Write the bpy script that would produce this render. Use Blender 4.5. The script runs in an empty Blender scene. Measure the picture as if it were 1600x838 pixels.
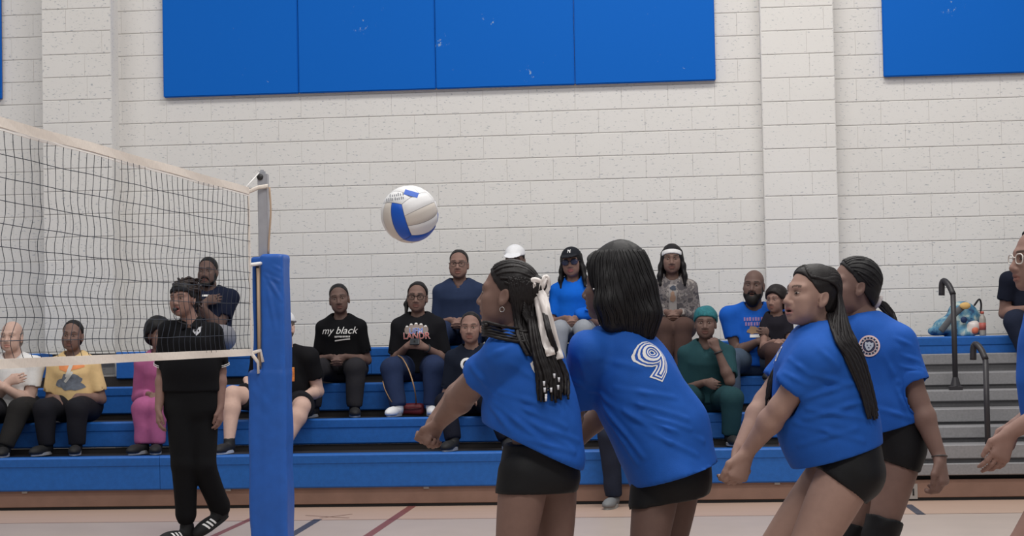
import bpy, bmesh, math, random
import numpy as np
from mathutils import Vector, Matrix
from mathutils.bvhtree import BVHTree

scene = bpy.context.scene
COL = scene.collection

# ------------------------------------------------------------------ camera
FPX = 2900.0                       # focal length in pixels of a 1600 px wide frame
CAM_H = 1.29
YAW, PITCH, ROLL = math.radians(5.2), math.atan((518 - 419) / FPX), 0.0195
c_f = Vector((-math.sin(YAW) * math.cos(PITCH), math.cos(YAW) * math.cos(PITCH), math.sin(PITCH)))
c_r0 = Vector((math.cos(YAW), math.sin(YAW), 0))
c_u0 = c_r0.cross(c_f)
c_r = c_r0 * math.cos(ROLL) - c_u0 * math.sin(ROLL)
c_u = c_r0 * math.sin(ROLL) + c_u0 * math.cos(ROLL)
cam_data = bpy.data.cameras.new('camera')
cam = bpy.data.objects.new('camera', cam_data)
COL.objects.link(cam)
cam.matrix_world = Matrix(((c_r.x, c_u.x, -c_f.x, 0), (c_r.y, c_u.y, -c_f.y, 0), (c_r.z, c_u.z, -c_f.z, CAM_H), (0, 0, 0, 1)))
cam_data.sensor_width = 36
cam_data.lens = 36 * FPX / 1600
cam_data.clip_end = 200
cam_data.dof.use_dof = False
scene.camera = cam

# ------------------------------------------------------------------ world, lights, exposure
world = bpy.data.worlds.new('world')
scene.world = world
world.use_nodes = True
world.node_tree.nodes['Background'].inputs[0].default_value = (0.93, 0.96, 1.0, 1)
world.node_tree.nodes['Background'].inputs[1].default_value = 0.42

def area(name, loc, size, size_y, power, rot=(0, 0, 0), color=(1, 0.97, 0.93)):
    d = bpy.data.lights.new(name, 'AREA')
    d.shape = 'RECTANGLE'; d.size = size; d.size_y = size_y
    d.energy = power; d.color = color
    o = bpy.data.objects.new(name, d); COL.objects.link(o)
    o.location = loc; o.rotation_euler = rot
    return o

area('gym_light_near_wall', (0.6, 12.2, 8.2), 5.0, 1.2, 430)
area('gym_light_right', (7.5, 11.6, 8.2), 3.0, 1.2, 70)
area('gym_light_left', (-7.5, 11.6, 8.2), 3.0, 1.2, 240)
area('gym_light_middle', (0.5, 7.2, 8.2), 7.0, 1.2, 480)
area('gym_light_rear', (0.5, 1.5, 8.2), 7.0, 1.2, 640)
scene.view_settings.view_transform = 'Standard'
scene.view_settings.look = 'None'
scene.view_settings.exposure = -0.45
scene.view_settings.gamma = 1.0
scene.view_settings.use_curve_mapping = False

# ------------------------------------------------------------------ helpers
def at(px, py, D):
    """world point seen at pixel (px, py) at depth D along the view axis"""
    return Vector((0, 0, CAM_H)) + D * (c_f + (px - 800) / FPX * c_r + (419 - py) / FPX * c_u)

def proj(p):
    d = Vector(p) - Vector((0, 0, CAM_H))
    D = d.dot(c_f)
    return 800 + FPX * d.dot(c_r) / D, 419 - FPX * d.dot(c_u) / D, D

def on_y(px, py, Y):
    v = c_f + (px - 800) / FPX * c_r + (419 - py) / FPX * c_u
    return Vector((0, 0, CAM_H)) + v * (Y / v.y)

def on_z(px, py, Z):
    v = c_f + (px - 800) / FPX * c_r + (419 - py) / FPX * c_u
    return Vector((0, 0, CAM_H)) + v * ((Z - CAM_H) / v.z)

def rgb(r, g, b):
    f = lambda c: (c / 255) / 12.92 if c / 255 <= 0.04045 else ((c / 255 + 0.055) / 1.055) ** 2.4
    return (f(r), f(g), f(b))

MATS = {}
def mat(name, color, rough=0.6, spec=0.4, metal=0.0, noise=None, bump=None, attr=None, sheen=0.0, emit=None):
    """principled material; noise=(scale, amount) varies value, bump=(scale, strength, stretch)"""
    if name in MATS: return MATS[name]
    m = bpy.data.materials.new(name); m.use_nodes = True
    nt = m.node_tree; b = nt.nodes['Principled BSDF']
    b.inputs['Base Color'].default_value = (*color, 1)
    b.inputs['Roughness'].default_value = rough
    b.inputs['Specular IOR Level'].default_value = spec
    b.inputs['Metallic'].default_value = metal
    if sheen: b.inputs['Sheen Weight'].default_value = sheen
    src = None
    tc = nt.nodes.new('ShaderNodeTexCoord')
    if attr:
        a = nt.nodes.new('ShaderNodeAttribute'); a.attribute_name = attr
        src = a.outputs['Color']
    if noise:
        n = nt.nodes.new('ShaderNodeTexNoise'); n.inputs['Scale'].default_value = noise[0]; n.inputs['Detail'].default_value = 4
        nt.links.new(tc.outputs['Object'], n.inputs['Vector'])
        mr = nt.nodes.new('ShaderNodeMapRange'); mr.inputs['To Min'].default_value = 1 - noise[1]; mr.inputs['To Max'].default_value = 1 + noise[1]
        mr.inputs['From Min'].default_value = 0.25; mr.inputs['From Max'].default_value = 0.75
        nt.links.new(n.outputs['Fac'], mr.inputs['Value'])
        vm = nt.nodes.new('ShaderNodeVectorMath'); vm.operation = 'SCALE'
        if src: nt.links.new(src, vm.inputs[0])
        else: vm.inputs[0].default_value = color
        nt.links.new(mr.outputs['Result'], vm.inputs['Scale'])
        src = vm.outputs['Vector']
    if src: nt.links.new(src, b.inputs['Base Color'])
    if bump:
        n2 = nt.nodes.new('ShaderNodeTexNoise'); n2.inputs['Scale'].default_value = bump[0]; n2.inputs['Detail'].default_value = 3
        mp = nt.nodes.new('ShaderNodeMapping'); mp.inputs['Scale'].default_value = bump[2] if len(bump) > 2 else (1, 1, 1)
        nt.links.new(tc.outputs['Object'], mp.inputs['Vector']); nt.links.new(mp.outputs['Vector'], n2.inputs['Vector'])
        bp = nt.nodes.new('ShaderNodeBump'); bp.inputs['Strength'].default_value = bump[1]; bp.inputs['Distance'].default_value = 0.01
        nt.links.new(n2.outputs['Fac'], bp.inputs['Height']); nt.links.new(bp.outputs['Normal'], b.inputs['Normal'])
    if emit:
        b.inputs['Emission Color'].default_value = (*emit[0], 1); b.inputs['Emission Strength'].default_value = emit[1]
    MATS[name] = m
    return m

def empty(name, loc=(0, 0, 0), label=None, cat=None, group=None, kind=None):
    o = bpy.data.objects.new(name, None); COL.objects.link(o); o.location = loc
    o.empty_display_size = 0.1
    return tag(o, label, cat, group, kind)

def tag(o, label=None, cat=None, group=None, kind=None):
    if label: o['label'] = label
    if cat: o['category'] = cat
    if group: o['group'] = group
    if kind: o['kind'] = kind
    return o

def root_loc(o):
    l = Vector((0, 0, 0))
    while o is not None:
        l = l + Vector(o.location); o = o.parent
    return l

def link(name, me, parent=None, loc=None):
    o = bpy.data.objects.new(name, me); COL.objects.link(o)
    if parent is not None: o.parent = parent
    if loc is not None: o.location = loc
    return o

def mesh_obj(name, verts, faces, m, parent=None, smooth=True, colors=None, mats=None, mat_idx=None):
    """verts in WORLD coordinates; stored relative to the parent chain"""
    v = np.asarray(verts, dtype=np.float64)
    if parent is not None:
        v = v - np.array(root_loc(parent))
    me = bpy.data.meshes.new(name)
    if isinstance(faces, np.ndarray):
        nf, k = faces.shape
        me.vertices.add(len(v)); me.vertices.foreach_set('co', v.astype(np.float32).ravel())
        me.loops.add(nf * k); me.loops.foreach_set('vertex_index', faces.astype(np.int32).ravel())
        me.polygons.add(nf)
        me.polygons.foreach_set('loop_start', np.arange(0, nf * k, k, dtype=np.int32))
        me.update(calc_edges=True)
    else:
        me.from_pydata(v.tolist(), [], faces); me.update()
    if smooth: me.polygons.foreach_set('use_smooth', np.ones(len(me.polygons), dtype=bool))
    for q in (mats or [m]): me.materials.append(q)
    if mat_idx is not None: me.polygons.foreach_set('material_index', np.asarray(mat_idx, dtype=np.int32))
    if colors is not None:
        ca = me.color_attributes.new('tint', 'FLOAT_COLOR', 'POINT')
        c4 = np.ones((len(v), 4), dtype=np.float32); c4[:, :3] = colors
        ca.data.foreach_set('color', c4.ravel())
    return link(name, me, parent)

def bm_obj(name, bm, m, parent=None, smooth=False, bevel=0.0, seg=1):
    """bm in WORLD coordinates"""
    if bevel:
        bmesh.ops.bevel(bm, geom=bm.edges[:], offset=bevel, segments=seg, affect='EDGES', clamp_overlap=True)
    if parent is not None:
        bmesh.ops.translate(bm, vec=-root_loc(parent), verts=bm.verts[:])
    me = bpy.data.meshes.new(name); bm.to_mesh(me); bm.free()
    me.materials.append(m)
    if smooth: me.polygons.foreach_set('use_smooth', np.ones(len(me.polygons), dtype=bool))
    return link(name, me, parent)

def add_box(bm, lo, hi):
    vs = [bm.verts.new((x, y, z)) for x in (lo[0], hi[0]) for y in (lo[1], hi[1]) for z in (lo[2], hi[2])]
    for f in ((0, 1, 3, 2), (4, 6, 7, 5), (0, 4, 5, 1), (2, 3, 7, 6), (0, 2, 6, 4), (1, 5, 7, 3)):
        bm.faces.new([vs[i] for i in f])

def box(name, lo, hi, m, parent=None, bevel=0.0, seg=1):
    bm = bmesh.new(); add_box(bm, lo, hi)
    return bm_obj(name, bm, m, parent, bevel=bevel, seg=seg)

def tube_geo(pts, rad, n=8, close=True, up=None, flat=1.0):
    """swept tube; returns verts, faces. flat squashes one cross axis"""
    P = [Vector(p) for p in pts]; R = rad if hasattr(rad, '__len__') else [rad] * len(P)
    V, F = [], []
    ref = Vector(up) if up is not None else None
    prev = None
    for i, p in enumerate(P):
        t = (P[min(i + 1, len(P) - 1)] - P[max(i - 1, 0)]).normalized()
        if prev is None:
            a = ref if ref is not None else (Vector((0, 0, 1)) if abs(t.z) < 0.9 else Vector((1, 0, 0)))
        else: a = prev
        s = (a - t * a.dot(t)).normalized(); prev = s; w = t.cross(s)
        for k in range(n):
            an = 2 * math.pi * k / n
            V.append(p + R[i] * (math.cos(an) * s + flat * math.sin(an) * w))
    for i in range(len(P) - 1):
        for k in range(n):
            a, b = i * n + k, i * n + (k + 1) % n
            F.append((a, b, b + n, a + n))
    if close:
        F.append(tuple(range(n - 1, -1, -1))); F.append(tuple(range((len(P) - 1) * n, len(P) * n)))
    return V, F

def merge(parts):
    V, F = [], []
    for v, f in parts:
        o = len(V); V += list(v); F += [tuple(i + o for i in q) for q in f]
    return V, F

def tube(name, pts, rad, m, parent=None, n=8, up=None, flat=1.0):
    v, f = tube_geo(pts, rad, n, up=up, flat=flat)
    return mesh_obj(name, [tuple(p) for p in v], f, m, parent)

def spline(pts, n=8):
    """Catmull-Rom through pts"""
    P = [np.array(p, dtype=float) for p in pts]
    P = [2 * P[0] - P[1]] + P + [2 * P[-1] - P[-2]]
    out = []
    for i in range(1, len(P) - 2):
        for k in range(n):
            t = k / n
            out.append(0.5 * (2 * P[i] + (P[i + 1] - P[i - 1]) * t + (2 * P[i - 1] - 5 * P[i] + 4 * P[i + 1] - P[i + 2]) * t ** 2
                              + (3 * P[i] - P[i - 1] - 3 * P[i + 1] + P[i + 2]) * t ** 3))
    out.append(P[-2])
    return out
# ------------------------------------------------------------------ the hall
YW = 16.2                                   # plane of the rear block wall
CH, CL = 0.2032, 0.4064                     # block course height and length
s_wall = None

def block_material():
    m = bpy.data.materials.new('painted_split_block'); m.use_nodes = True
    nt = m.node_tree; b = nt.nodes['Principled BSDF']
    b.inputs['Roughness'].default_value = 0.72; b.inputs['Specular IOR Level'].default_value = 0.25
    geo = nt.nodes.new('ShaderNodeNewGeometry')
    mp = nt.nodes.new('ShaderNodeMapping'); mp.inputs['Scale'].default_value = (34, 34, 78)
    nt.links.new(geo.outputs['Position'], mp.inputs['Vector'])
    n = nt.nodes.new('ShaderNodeTexNoise'); n.inputs['Scale'].default_value = 1.0; n.inputs['Detail'].default_value = 3; n.inputs['Roughness'].default_value = 0.6
    nt.links.new(mp.outputs['Vector'], n.inputs['Vector'])
    r = nt.nodes.new('ShaderNodeValToRGB'); r.color_ramp.elements[0].position = 0.615; r.color_ramp.elements[1].position = 0.69
    r.color_ramp.elements[0].color = (0, 0, 0, 1); r.color_ramp.elements[1].color = (1, 1, 1, 1)
    nt.links.new(n.outputs['Fac'], r.inputs['Fac'])
    mp2 = nt.nodes.new('ShaderNodeMapping'); mp2.inputs['Scale'].default_value = (1.3, 1.3, 1.3)
    nt.links.new(geo.outputs['Position'], mp2.inputs['Vector'])
    n2 = nt.nodes.new('ShaderNodeTexNoise'); n2.inputs['Scale'].default_value = 1.0; n2.inputs['Detail'].default_value = 4
    nt.links.new(mp2.outputs['Vector'], n2.inputs['Vector'])
    mixa = nt.nodes.new('ShaderNodeMix'); mixa.data_type = 'RGBA'
    mixa.inputs['A'].default_value = (*rgb(222, 219, 215), 1); mixa.inputs['B'].default_value = (*rgb(231, 229, 226), 1)
    nt.links.new(n2.outputs['Fac'], mixa.inputs['Factor'])
    mixb = nt.nodes.new('ShaderNodeMix'); mixb.data_type = 'RGBA'
    mixb.inputs['B'].default_value = (*rgb(164, 169, 177), 1)
    nt.links.new(mixa.outputs['Result'], mixb.inputs['A'])
    mul = nt.nodes.new('ShaderNodeMath'); mul.operation = 'MULTIPLY'; mul.inputs[1].default_value = 0.75
    nt.links.new(r.outputs['Color'], mul.inputs[0]); nt.links.new(mul.outputs[0], mixb.inputs['Factor'])
    nt.links.new(mixb.outputs['Result'], b.inputs['Base Color'])
    inv = nt.nodes.new('ShaderNodeMath'); inv.operation = 'SUBTRACT'; inv.inputs[0].default_value = 1.0
    nt.links.new(r.outputs['Color'], inv.inputs[1])
    bp = nt.nodes.new('ShaderNodeBump'); bp.inputs['Strength'].default_value = 0.5; bp.inputs['Distance'].default_value = 0.003
    nt.links.new(inv.outputs[0], bp.inputs['Height']); nt.links.new(bp.outputs['Normal'], b.inputs['Normal'])
    return m

M_BLOCK = block_material()
M_MORTAR = mat('painted_mortar', rgb(206, 204, 200), 0.8)
M_PAINT = mat('painted_plaster', rgb(214, 212, 208), 0.8)

def block_mesh(L, H, d=0.012, c=0.005):
    """front face of a block with chamfered arrises; faces -y, origin at its centre on the wall plane"""
    l, h = L / 2 - 0.0003, H / 2 - 0.0025; cx = 0.0014
    V = [(x * l, d, z * h) for x, z in ((-1, -1), (1, -1), (1, 1), (-1, 1))]
    V += [(x * (l), 0.0025, z * (h)) for x, z in ((-1, -1), (1, -1), (1, 1), (-1, 1))]
    V += [(x * (l - cx), 0, z * (h - c)) for x, z in ((-1, -1), (1, -1), (1, 1), (-1, 1))]
    F = [(8, 9, 10, 11)]
    for k in range(4):
        j = (k + 1) % 4
        F.append((k, j, 4 + j, 4 + k)); F.append((4 + k, 4 + j, 8 + j, 8 + k))
    me = bpy.data.meshes.new('block'); me.from_pydata(V, [], F); me.materials.append(M_BLOCK)
    return me

BM = {}
def blk(L):
    key = round(L, 3)
    if key not in BM: BM[key] = block_mesh(L, CH)
    return BM[key]

# phase of the courses and joints, read off the photograph
z_ref = on_y(460, 293, YW).z
x_ref = on_y(1081, 188, YW).x
z_cref = on_y(1081, 188, YW).z

def lay(parent, x0, x1, z0, z1, y, xr, limit, skip=None, joint_alt=None):
    """lay courses of blocks in bond; the `limit` best-seen become objects, the others one joined mesh"""
    items = []
    k0 = math.floor((z0 - z_ref) / CH)
    kref = round((z_cref - z_ref) / CH - 0.5)
    k = k0
    while z_ref + k * CH < z1:
        za = z_ref + k * CH; zc = za + CH / 2
        if joint_alt:
            xs = [x0 + q for q in joint_alt[(k - kref) % len(joint_alt)]]
        else:
            off = 0 if (k - kref) % 2 == 0 else CL / 2
            xs = [x0]; j = math.ceil((x0 - xr - off) / CL)
            while xr + off + j * CL < x1:
                if xr + off + j * CL > x0 + 0.03 and xr + off + j * CL < x1 - 0.03: xs.append(xr + off + j * CL)
                j += 1
            xs.append(x1)
        for a, b in zip(xs[:-1], xs[1:]):
            px, py, _ = proj(((a + b) / 2, y, zc))
            hidden = skip and skip((a + b) / 2, zc)
            seen = -40 < px < 1640 and -20 < py < 560 and not hidden
            items.append((0 if seen else 1 + abs(px - 800) / 800 + abs(py - 300) / 400, a, b, zc))
        k += 1
    items.sort(key=lambda t: t[0])
    for _, a, b, zc in items[:limit]:
        o = link('concrete_block', blk(b - a), parent)
        o.location = Vector(((a + b) / 2, y, zc)) - root_loc(parent)
    rest = items[limit:]
    if rest:
        V, F = [], []
        for _, a, b, zc in rest:
            me = blk(b - a); o = len(V)
            V += [(v.co.x + (a + b) / 2, v.co.y + y, v.co.z + zc) for v in me.vertices]
            F += [tuple(i + o for i in p.vertices) for p in me.polygons]
        r = mesh_obj('block_field', V, F, M_BLOCK, parent, smooth=False); r['kind'] = 'stuff'

XP = [on_y(q, 100, YW - 0.22).x for q in (66, 173)]        # left pilaster
XQ = [on_y(q, 100, YW - 0.2).x for q in (1190, 1303)]      # right pilaster
mx0, mx1 = on_y(257, 100, YW).x, on_y(1118, 100, YW).x     # run of wall pads
mz0 = on_y(690, 140, YW).z
nx0 = on_y(1379, 100, YW).x
nz0 = on_y(1490, 118, YW).z
def behind_pads(x, z):
    return (mx0 + 0.3 < x < mx1 - 0.3 and z > mz0 + 0.12) or (x > nx0 + 0.3 and z > nz0 + 0.12) or x < XP[0] - 0.9

wall = box('wall_back', (-9, YW + 0.008, 0), (9, YW + 0.3, 8.2), M_MORTAR); tag(wall, kind='structure')
lay(wall, -8.5, 8.5, 0.0, 5.6, YW, x_ref, 298, skip=lambda x, z: behind_pads(x, z) or XP[0] < x < XP[1] or XQ[0] < x < XQ[1])
for nm, (xa, xb), dy, alt in (('trim_1', XP, 0.22, None), ('trim_2', XQ, 0.2, 1)):
    w = xb - xa
    p = box(nm, (xa + 0.004, YW - dy + 0.008, 0), (xb - 0.004, YW + 0.02, 8.2), M_MORTAR); tag(p, kind='structure')
    pats = [[0, w - CL, w], [0, w * 0.38, w], [0, CL, w - 0.02, w][:2] + [w], [0, CL * 0.95, w], [0, w - 0.08, w]]
    lay(p, xa, xb, 0.0, 5.6, YW - dy, 0, 70, joint_alt=pats)
    # return faces of the pier
    for sx, xx in ((-1, xa), (1, xb)):
        box('pier_return', (xx - 0.004 if sx < 0 else xx - 0.01, YW - dy + 0.006, 0), (xx + 0.01 if sx < 0 else xx + 0.004, YW, 5.6), M_BLOCK, p)

# floor
def floor_material():
    m = bpy.data.materials.new('maple_floor'); m.use_nodes = True
    nt = m.node_tree; b = nt.nodes['Principled BSDF']
    b.inputs['Roughness'].default_value = 0.38; b.inputs['Specular IOR Level'].default_value = 0.35
    geo = nt.nodes.new('ShaderNodeNewGeometry')
    mp = nt.nodes.new('ShaderNodeMapping'); mp.inputs['Scale'].default_value = (1.2, 16, 1)
    nt.links.new(geo.outputs['Position'], mp.inputs['Vector'])
    n = nt.nodes.new('ShaderNodeTexNoise'); n.inputs['Scale'].default_value = 1; n.inputs['Detail'].default_value = 4
    nt.links.new(mp.outputs['Vector'], n.inputs['Vector'])
    mix = nt.nodes.new('ShaderNodeMix'); mix.data_type = 'RGBA'
    mix.inputs['A'].default_value = (*rgb(176, 150, 134), 1); mix.inputs['B'].default_value = (*rgb(192, 166, 150), 1)
    nt.links.new(n.outputs['Fac'], mix.inputs['Factor'])
    nt.links.new(mix.outputs['Result'], b.inputs['Base Color'])
    return m
M_FLOOR = floor_material()
fl = box('floor', (-9, -3, -0.1), (9, YW + 0.1, 0.0), M_FLOOR); tag(fl, kind='structure')

def stripe(name, a, b, w, m, z=0.0):
    a, b = Vector(a), Vector(b); t = (b - a).normalized(); s = Vector((-t.y, t.x, 0)) * w / 2
    V = [tuple(q + Vector((0, 0, z + 0.0015))) for q in (a - s, b - s, b + s, a + s)]
    V += [(x, y, -0.001) for x, y, _ in V[:4]]
    F = [(0, 1, 2, 3), (4, 7, 6, 5), (0, 4, 5, 1), (1, 5, 6, 2), (2, 6, 7, 3), (3, 7, 4, 0)]
    o = mesh_obj(name, V, F, m, fl, smooth=False); return o
M_MAROON = mat('maroon_court_paint', rgb(124, 74, 70), 0.4)
M_NAVYP = mat('navy_court_paint', rgb(62, 66, 80), 0.4)
M_SEAM = mat('dark_seam_line', rgb(110, 84, 72), 0.5)
M_GREYP = mat('pale_court_paint', rgb(178, 164, 156), 0.36, noise=(3, 0.05))
sy = on_z(446, 814, 0).y
def ground(px, py): return on_z(px, py, 0)
stripe('court_line', ground(652, 786), ground(560, 848), 0.06, M_MAROON)
stripe('court_line', ground(497, 812), ground(430, 852), 0.06, M_NAVYP)
stripe('court_line', ground(398, 809), ground(330, 840), 0.05, M_MAROON)
stripe('court_line', ground(1418, 789), ground(1440, 805), 0.06, M_NAVYP)
stripe('seam', (-9, sy, 0), (9, sy, 0), 0.02, M_SEAM)
stripe('scuff', ground(478, 806), ground(545, 810), 0.015, M_SEAM)
stripe('scuff', ground(500, 810), ground(550, 804), 0.012, M_SEAM)
# paler painted apron in front of the seam
V = [(-9, -3, 0.0008), (9, -3, 0.0008), (9, sy - 0.01, 0.0008), (-9, sy - 0.01, 0.0008)]
V += [(x, y, -0.001) for x, y, _ in V]
mesh_obj('court_apron', V, [(0, 1, 2, 3), (4, 7, 6, 5), (0, 4, 5, 1), (1, 5, 6, 2), (2, 6, 7, 3), (3, 7, 4, 0)], M_GREYP, fl, smooth=False)

# wall pads
def pad_material(seed):
    m = bpy.data.materials.new('blue_vinyl_pad'); m.use_nodes = True
    nt = m.node_tree; b = nt.nodes['Principled BSDF']
    b.inputs['Roughness'].default_value = 0.62; b.inputs['Specular IOR Level'].default_value = 0.12
    tc = nt.nodes.new('ShaderNodeTexCoord')
    n = nt.nodes.new('ShaderNodeTexNoise'); n.inputs['Scale'].default_value = 26; n.inputs['Detail'].default_value = 4; n.inputs['Roughness'].default_value = 0.7
    n.noise_dimensions = '4D'; n.inputs['W'].default_value = seed
    nt.links.new(tc.outputs['Object'], n.inputs['Vector'])
    n3 = nt.nodes.new('ShaderNodeTexNoise'); n3.inputs['Scale'].default_value = 2.6; n3.noise_dimensions = '4D'; n3.inputs['W'].default_value = seed + 3
    nt.links.new(tc.outputs['Object'], n3.inputs['Vector'])
    ad = nt.nodes.new('ShaderNodeMath'); ad.operation = 'MULTIPLY_ADD'; ad.inputs[1].default_value = 0.75
    nt.links.new(n3.outputs['Fac'], ad.inputs[0]); nt.links.new(n.outputs['Fac'], ad.inputs[2])
    r = nt.nodes.new('ShaderNodeValToRGB'); r.color_ramp.elements[0].position = 1.085; r.color_ramp.elements[0].position = 0.0
    r.color_ramp.elements[0].color = (0, 0, 0, 1); r.color_ramp.elements[1].color = (1, 1, 1, 1)
    mr = nt.nodes.new('ShaderNodeMapRange'); mr.inputs['From Min'].default_value = 1.12; mr.inputs['From Max'].default_value = 1.2
    nt.links.new(ad.outputs[0], mr.inputs['Value'])
    mix = nt.nodes.new('ShaderNodeMix'); mix.data_type = 'RGBA'
    mix.inputs['A'].default_value = (*rgb(10, 100, 196), 1); mix.inputs['B'].default_value = (*rgb(150, 172, 200), 1)
    nt.links.new(mr.outputs['Result'], mix.inputs['Factor'])
    nt.links.new(mix.outputs['Result'], b.inputs['Base Color'])
    return m
M_PADS = [pad_material(k * 7.3) for k in range(3)]
M_PADEDGE = mat('pad_backing', rgb(150, 120, 90), 0.8)
pads = []
def wall_pad(xa, xb, za, label, k):
    root = empty('wall_pad', ((xa + xb) / 2, YW - 0.03, za), label, 'wall pad', 'blue wall pads on the block wall')
    bm = bmesh.new(); add_box(bm, (xa + 0.002, YW - 0.058, za), (xb - 0.002, YW - 0.012, za + 1.83))
    bm_obj('vinyl_cover', bm, M_PADS[k % 3], root, bevel=0.008, seg=2, smooth=False)
    box('backing_board', (xa + 0.006, YW - 0.013, za + 0.004), (xb - 0.006, YW - 0.0005, za + 1.826), M_PADEDGE, root)
step = (mx1 - mx0) / 4
names = ['left end panel of the blue wall pads, beside the narrow pier', 'blue wall pad, second panel from the left of the row of four',
         'blue wall pad, third panel from the left of the row of four', 'right end panel of the row of four blue wall pads']
for k in range(4): wall_pad(mx0 + k * step, mx0 + (k + 1) * step, mz0, names[k], k)
wall_pad(nx0, nx0 + step, nz0, 'blue wall pad at the top right corner, right of the wide pier', 1)
lx = on_y(5, 100, YW).x
wall_pad(lx - step, lx, on_y(2, 156, YW).z, 'blue wall pad whose edge shows at the far left of the wall', 2)
# ------------------------------------------------------------------ bleachers
M_SEAT = mat('blue_moulded_plastic', rgb(30, 94, 172), 0.5, 0.35, noise=(30, 0.10), bump=(220, 0.15))
M_DECK = mat('dark_deck_plywood', rgb(44, 40, 40), 0.7)
M_STEEL = mat('black_steel', rgb(18, 18, 20), 0.5, 0.4)
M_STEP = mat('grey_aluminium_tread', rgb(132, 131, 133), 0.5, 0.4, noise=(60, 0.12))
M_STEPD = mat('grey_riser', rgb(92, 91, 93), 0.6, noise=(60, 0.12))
M_PLANK = mat('brown_sill_wood', rgb(142, 112, 98), 0.5, noise=(7, 0.12), bump=(30, 0.1, (1, 8, 8)))
M_BRACKET = mat('galvanised_bracket', rgb(160, 156, 152), 0.45)
M_RAIL = mat('charcoal_powder_coat', rgb(46, 44, 48), 0.42, 0.4)

ROWZ = []
ROWY = [13.72, 14.32, 14.92, 15.5]
# heights of the row edges read at x=700
for Yk, py in zip(ROWY, (707, 651.5, 596.0, 540.5)):
    ROWZ.append(on_y(700, py, Yk).z)
FACE = 0.255
bl = empty('bleacher', (0, ROWY[0], 0), 'four-row bleacher with blue plastic seats and brown sill along the block wall', 'bleacher')
XEND = on_y(1402, 700, ROWY[0]).x          # end of the lower seat rows, where the aisle steps begin
XL = -7.5
def seat_row(i, xa, xb, face):
    y, z = ROWY[i], ROWZ[i]
    # moulded section, lofted along x: nose lip, front face stepped, top
    prof = [(0.30, z - 0.012), (0.05, z), (0.012, z - 0.002), (0.0, z - 0.014), (0.004, z - 0.07), (0.010, z - 0.078), (0.010, z - face + 0.01), (0.02, z - face), (0.30, z - face)]
    n = len(prof)
    V = [(xa, y + a, b) for a, b in prof] + [(xb, y + a, b) for a, b in prof]
    F = [(k, (k + 1) % n, n + (k + 1) % n, n + k) for k in range(n)] + [tuple(range(n))[::-1], tuple(range(n, 2 * n))]
    return mesh_obj('seat', V, F, M_SEAT, bl, smooth=False)

notch = (on_y(64, 560, ROWY[3]).x, on_y(181, 560, ROWY[3]).x)
MOD = 2.74
def modules(i, xa, xb, face):
    x = xb
    while x > xa + 0.05:
        x2 = max(xa, x - MOD); seat_row(i, x2 + 0.0015, x - 0.0015, face); x = x2
for i in range(3): modules(i, XL, XEND, FACE if i == 0 else ROWZ[i] - ROWZ[i - 1] - 0.035)
f4 = ROWZ[3] - ROWZ[2] - 0.05
modules(3, XL, notch[0], f4); modules(3, notch[1], 5.6, f4)
for i in range(4):
    ye = ROWY[i + 1] + 0.05 if i < 3 else YW - 0.26
    xe = 5.6 if i == 3 else XEND
    box('foot_deck', (XL, ROWY[i] + 0.301, ROWZ[i] - 0.05), (xe, ye, ROWZ[i] - 0.014), M_DECK, bl)
    if i < 3: box('riser_board', (XL, ROWY[i + 1] + 0.04, ROWZ[i] - 0.05), (XEND, ROWY[i + 1] + 0.06, ROWZ[i + 1] - 0.27 + 0.06), M_DECK, bl)
# understructure
box('back_panel', (XL, ROWY[0] + 0.16, 0.0), (5.6, ROWY[0] + 0.18, ROWZ[0] - 0.06), M_STEEL, bl)
zp = on_y(700, 759, ROWY[0] + 0.05).z
box('sill_plank', (XL, ROWY[0] + 0.05, 0.022), (5.6, ROWY[0] + 0.09, zp), M_PLANK, bl, bevel=0.004)
box('sill_shadow', (XL, ROWY[0] + 0.06, 0.0), (5.6, ROWY[0] + 0.15, 0.022), M_STEEL, bl)  # black strip painting in the shadow line below the plank
for px in (36, 355, 665, 952, 1215):
    x = on_y(px, 760, ROWY[0]).x
    box('bracket', (x - 0.02, ROWY[0] + 0.03, zp - 0.02), (x + 0.02, ROWY[0] + 0.05, ROWZ[0] - FACE + 0.02), M_BRACKET, bl)
# aisle steps at the right: a full tread in front of each row and a half step between
XS0, XS1 = XEND + 0.004, 5.6
def tread(y, z, depth, h):
    t = box('aisle_tread', (XS0, y, z - h), (XS1, y + depth, z), M_STEP, bl, bevel=0.006)
    return t
half = []
steps = []
for i in range(3):
    z, y = ROWZ[i], ROWY[i]
    zb = 0 if i == 0 else ROWZ[i - 1]
    if i > 0:
        zh = (z + zb) / 2
        tread(y - 0.29, zh, 0.28, 0.085)
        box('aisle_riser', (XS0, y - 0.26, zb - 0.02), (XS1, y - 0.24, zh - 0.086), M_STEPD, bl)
    else:
        zh = 0.27
        tread(y - 0.0, zh, 0.3, 0.085)
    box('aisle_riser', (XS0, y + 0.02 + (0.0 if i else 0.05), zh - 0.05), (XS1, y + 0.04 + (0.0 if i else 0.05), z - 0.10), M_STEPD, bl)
    tread(y + (0.0 if i else 0.04), z, 0.62, 0.10)
zh = (ROWZ[3] + ROWZ[2]) / 2
tread(ROWY[3] - 0.24, zh, 0.24, 0.085)
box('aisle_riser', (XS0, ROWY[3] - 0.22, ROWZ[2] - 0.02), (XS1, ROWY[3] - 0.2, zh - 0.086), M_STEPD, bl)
box('aisle_riser', (XS0, ROWY[3] + 0.05, zh - 0.05), (XS1, ROWY[3] + 0.07, ROWZ[3] - f4 - 0.005), M_STEEL, bl)
box('end_panel', (XEND + 0.001, ROWY[0] + 0.05, 0.03), (XEND + 0.0035, ROWY[2] + 0.3, ROWZ[0] - 0.05), M_STEEL, bl)
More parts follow.
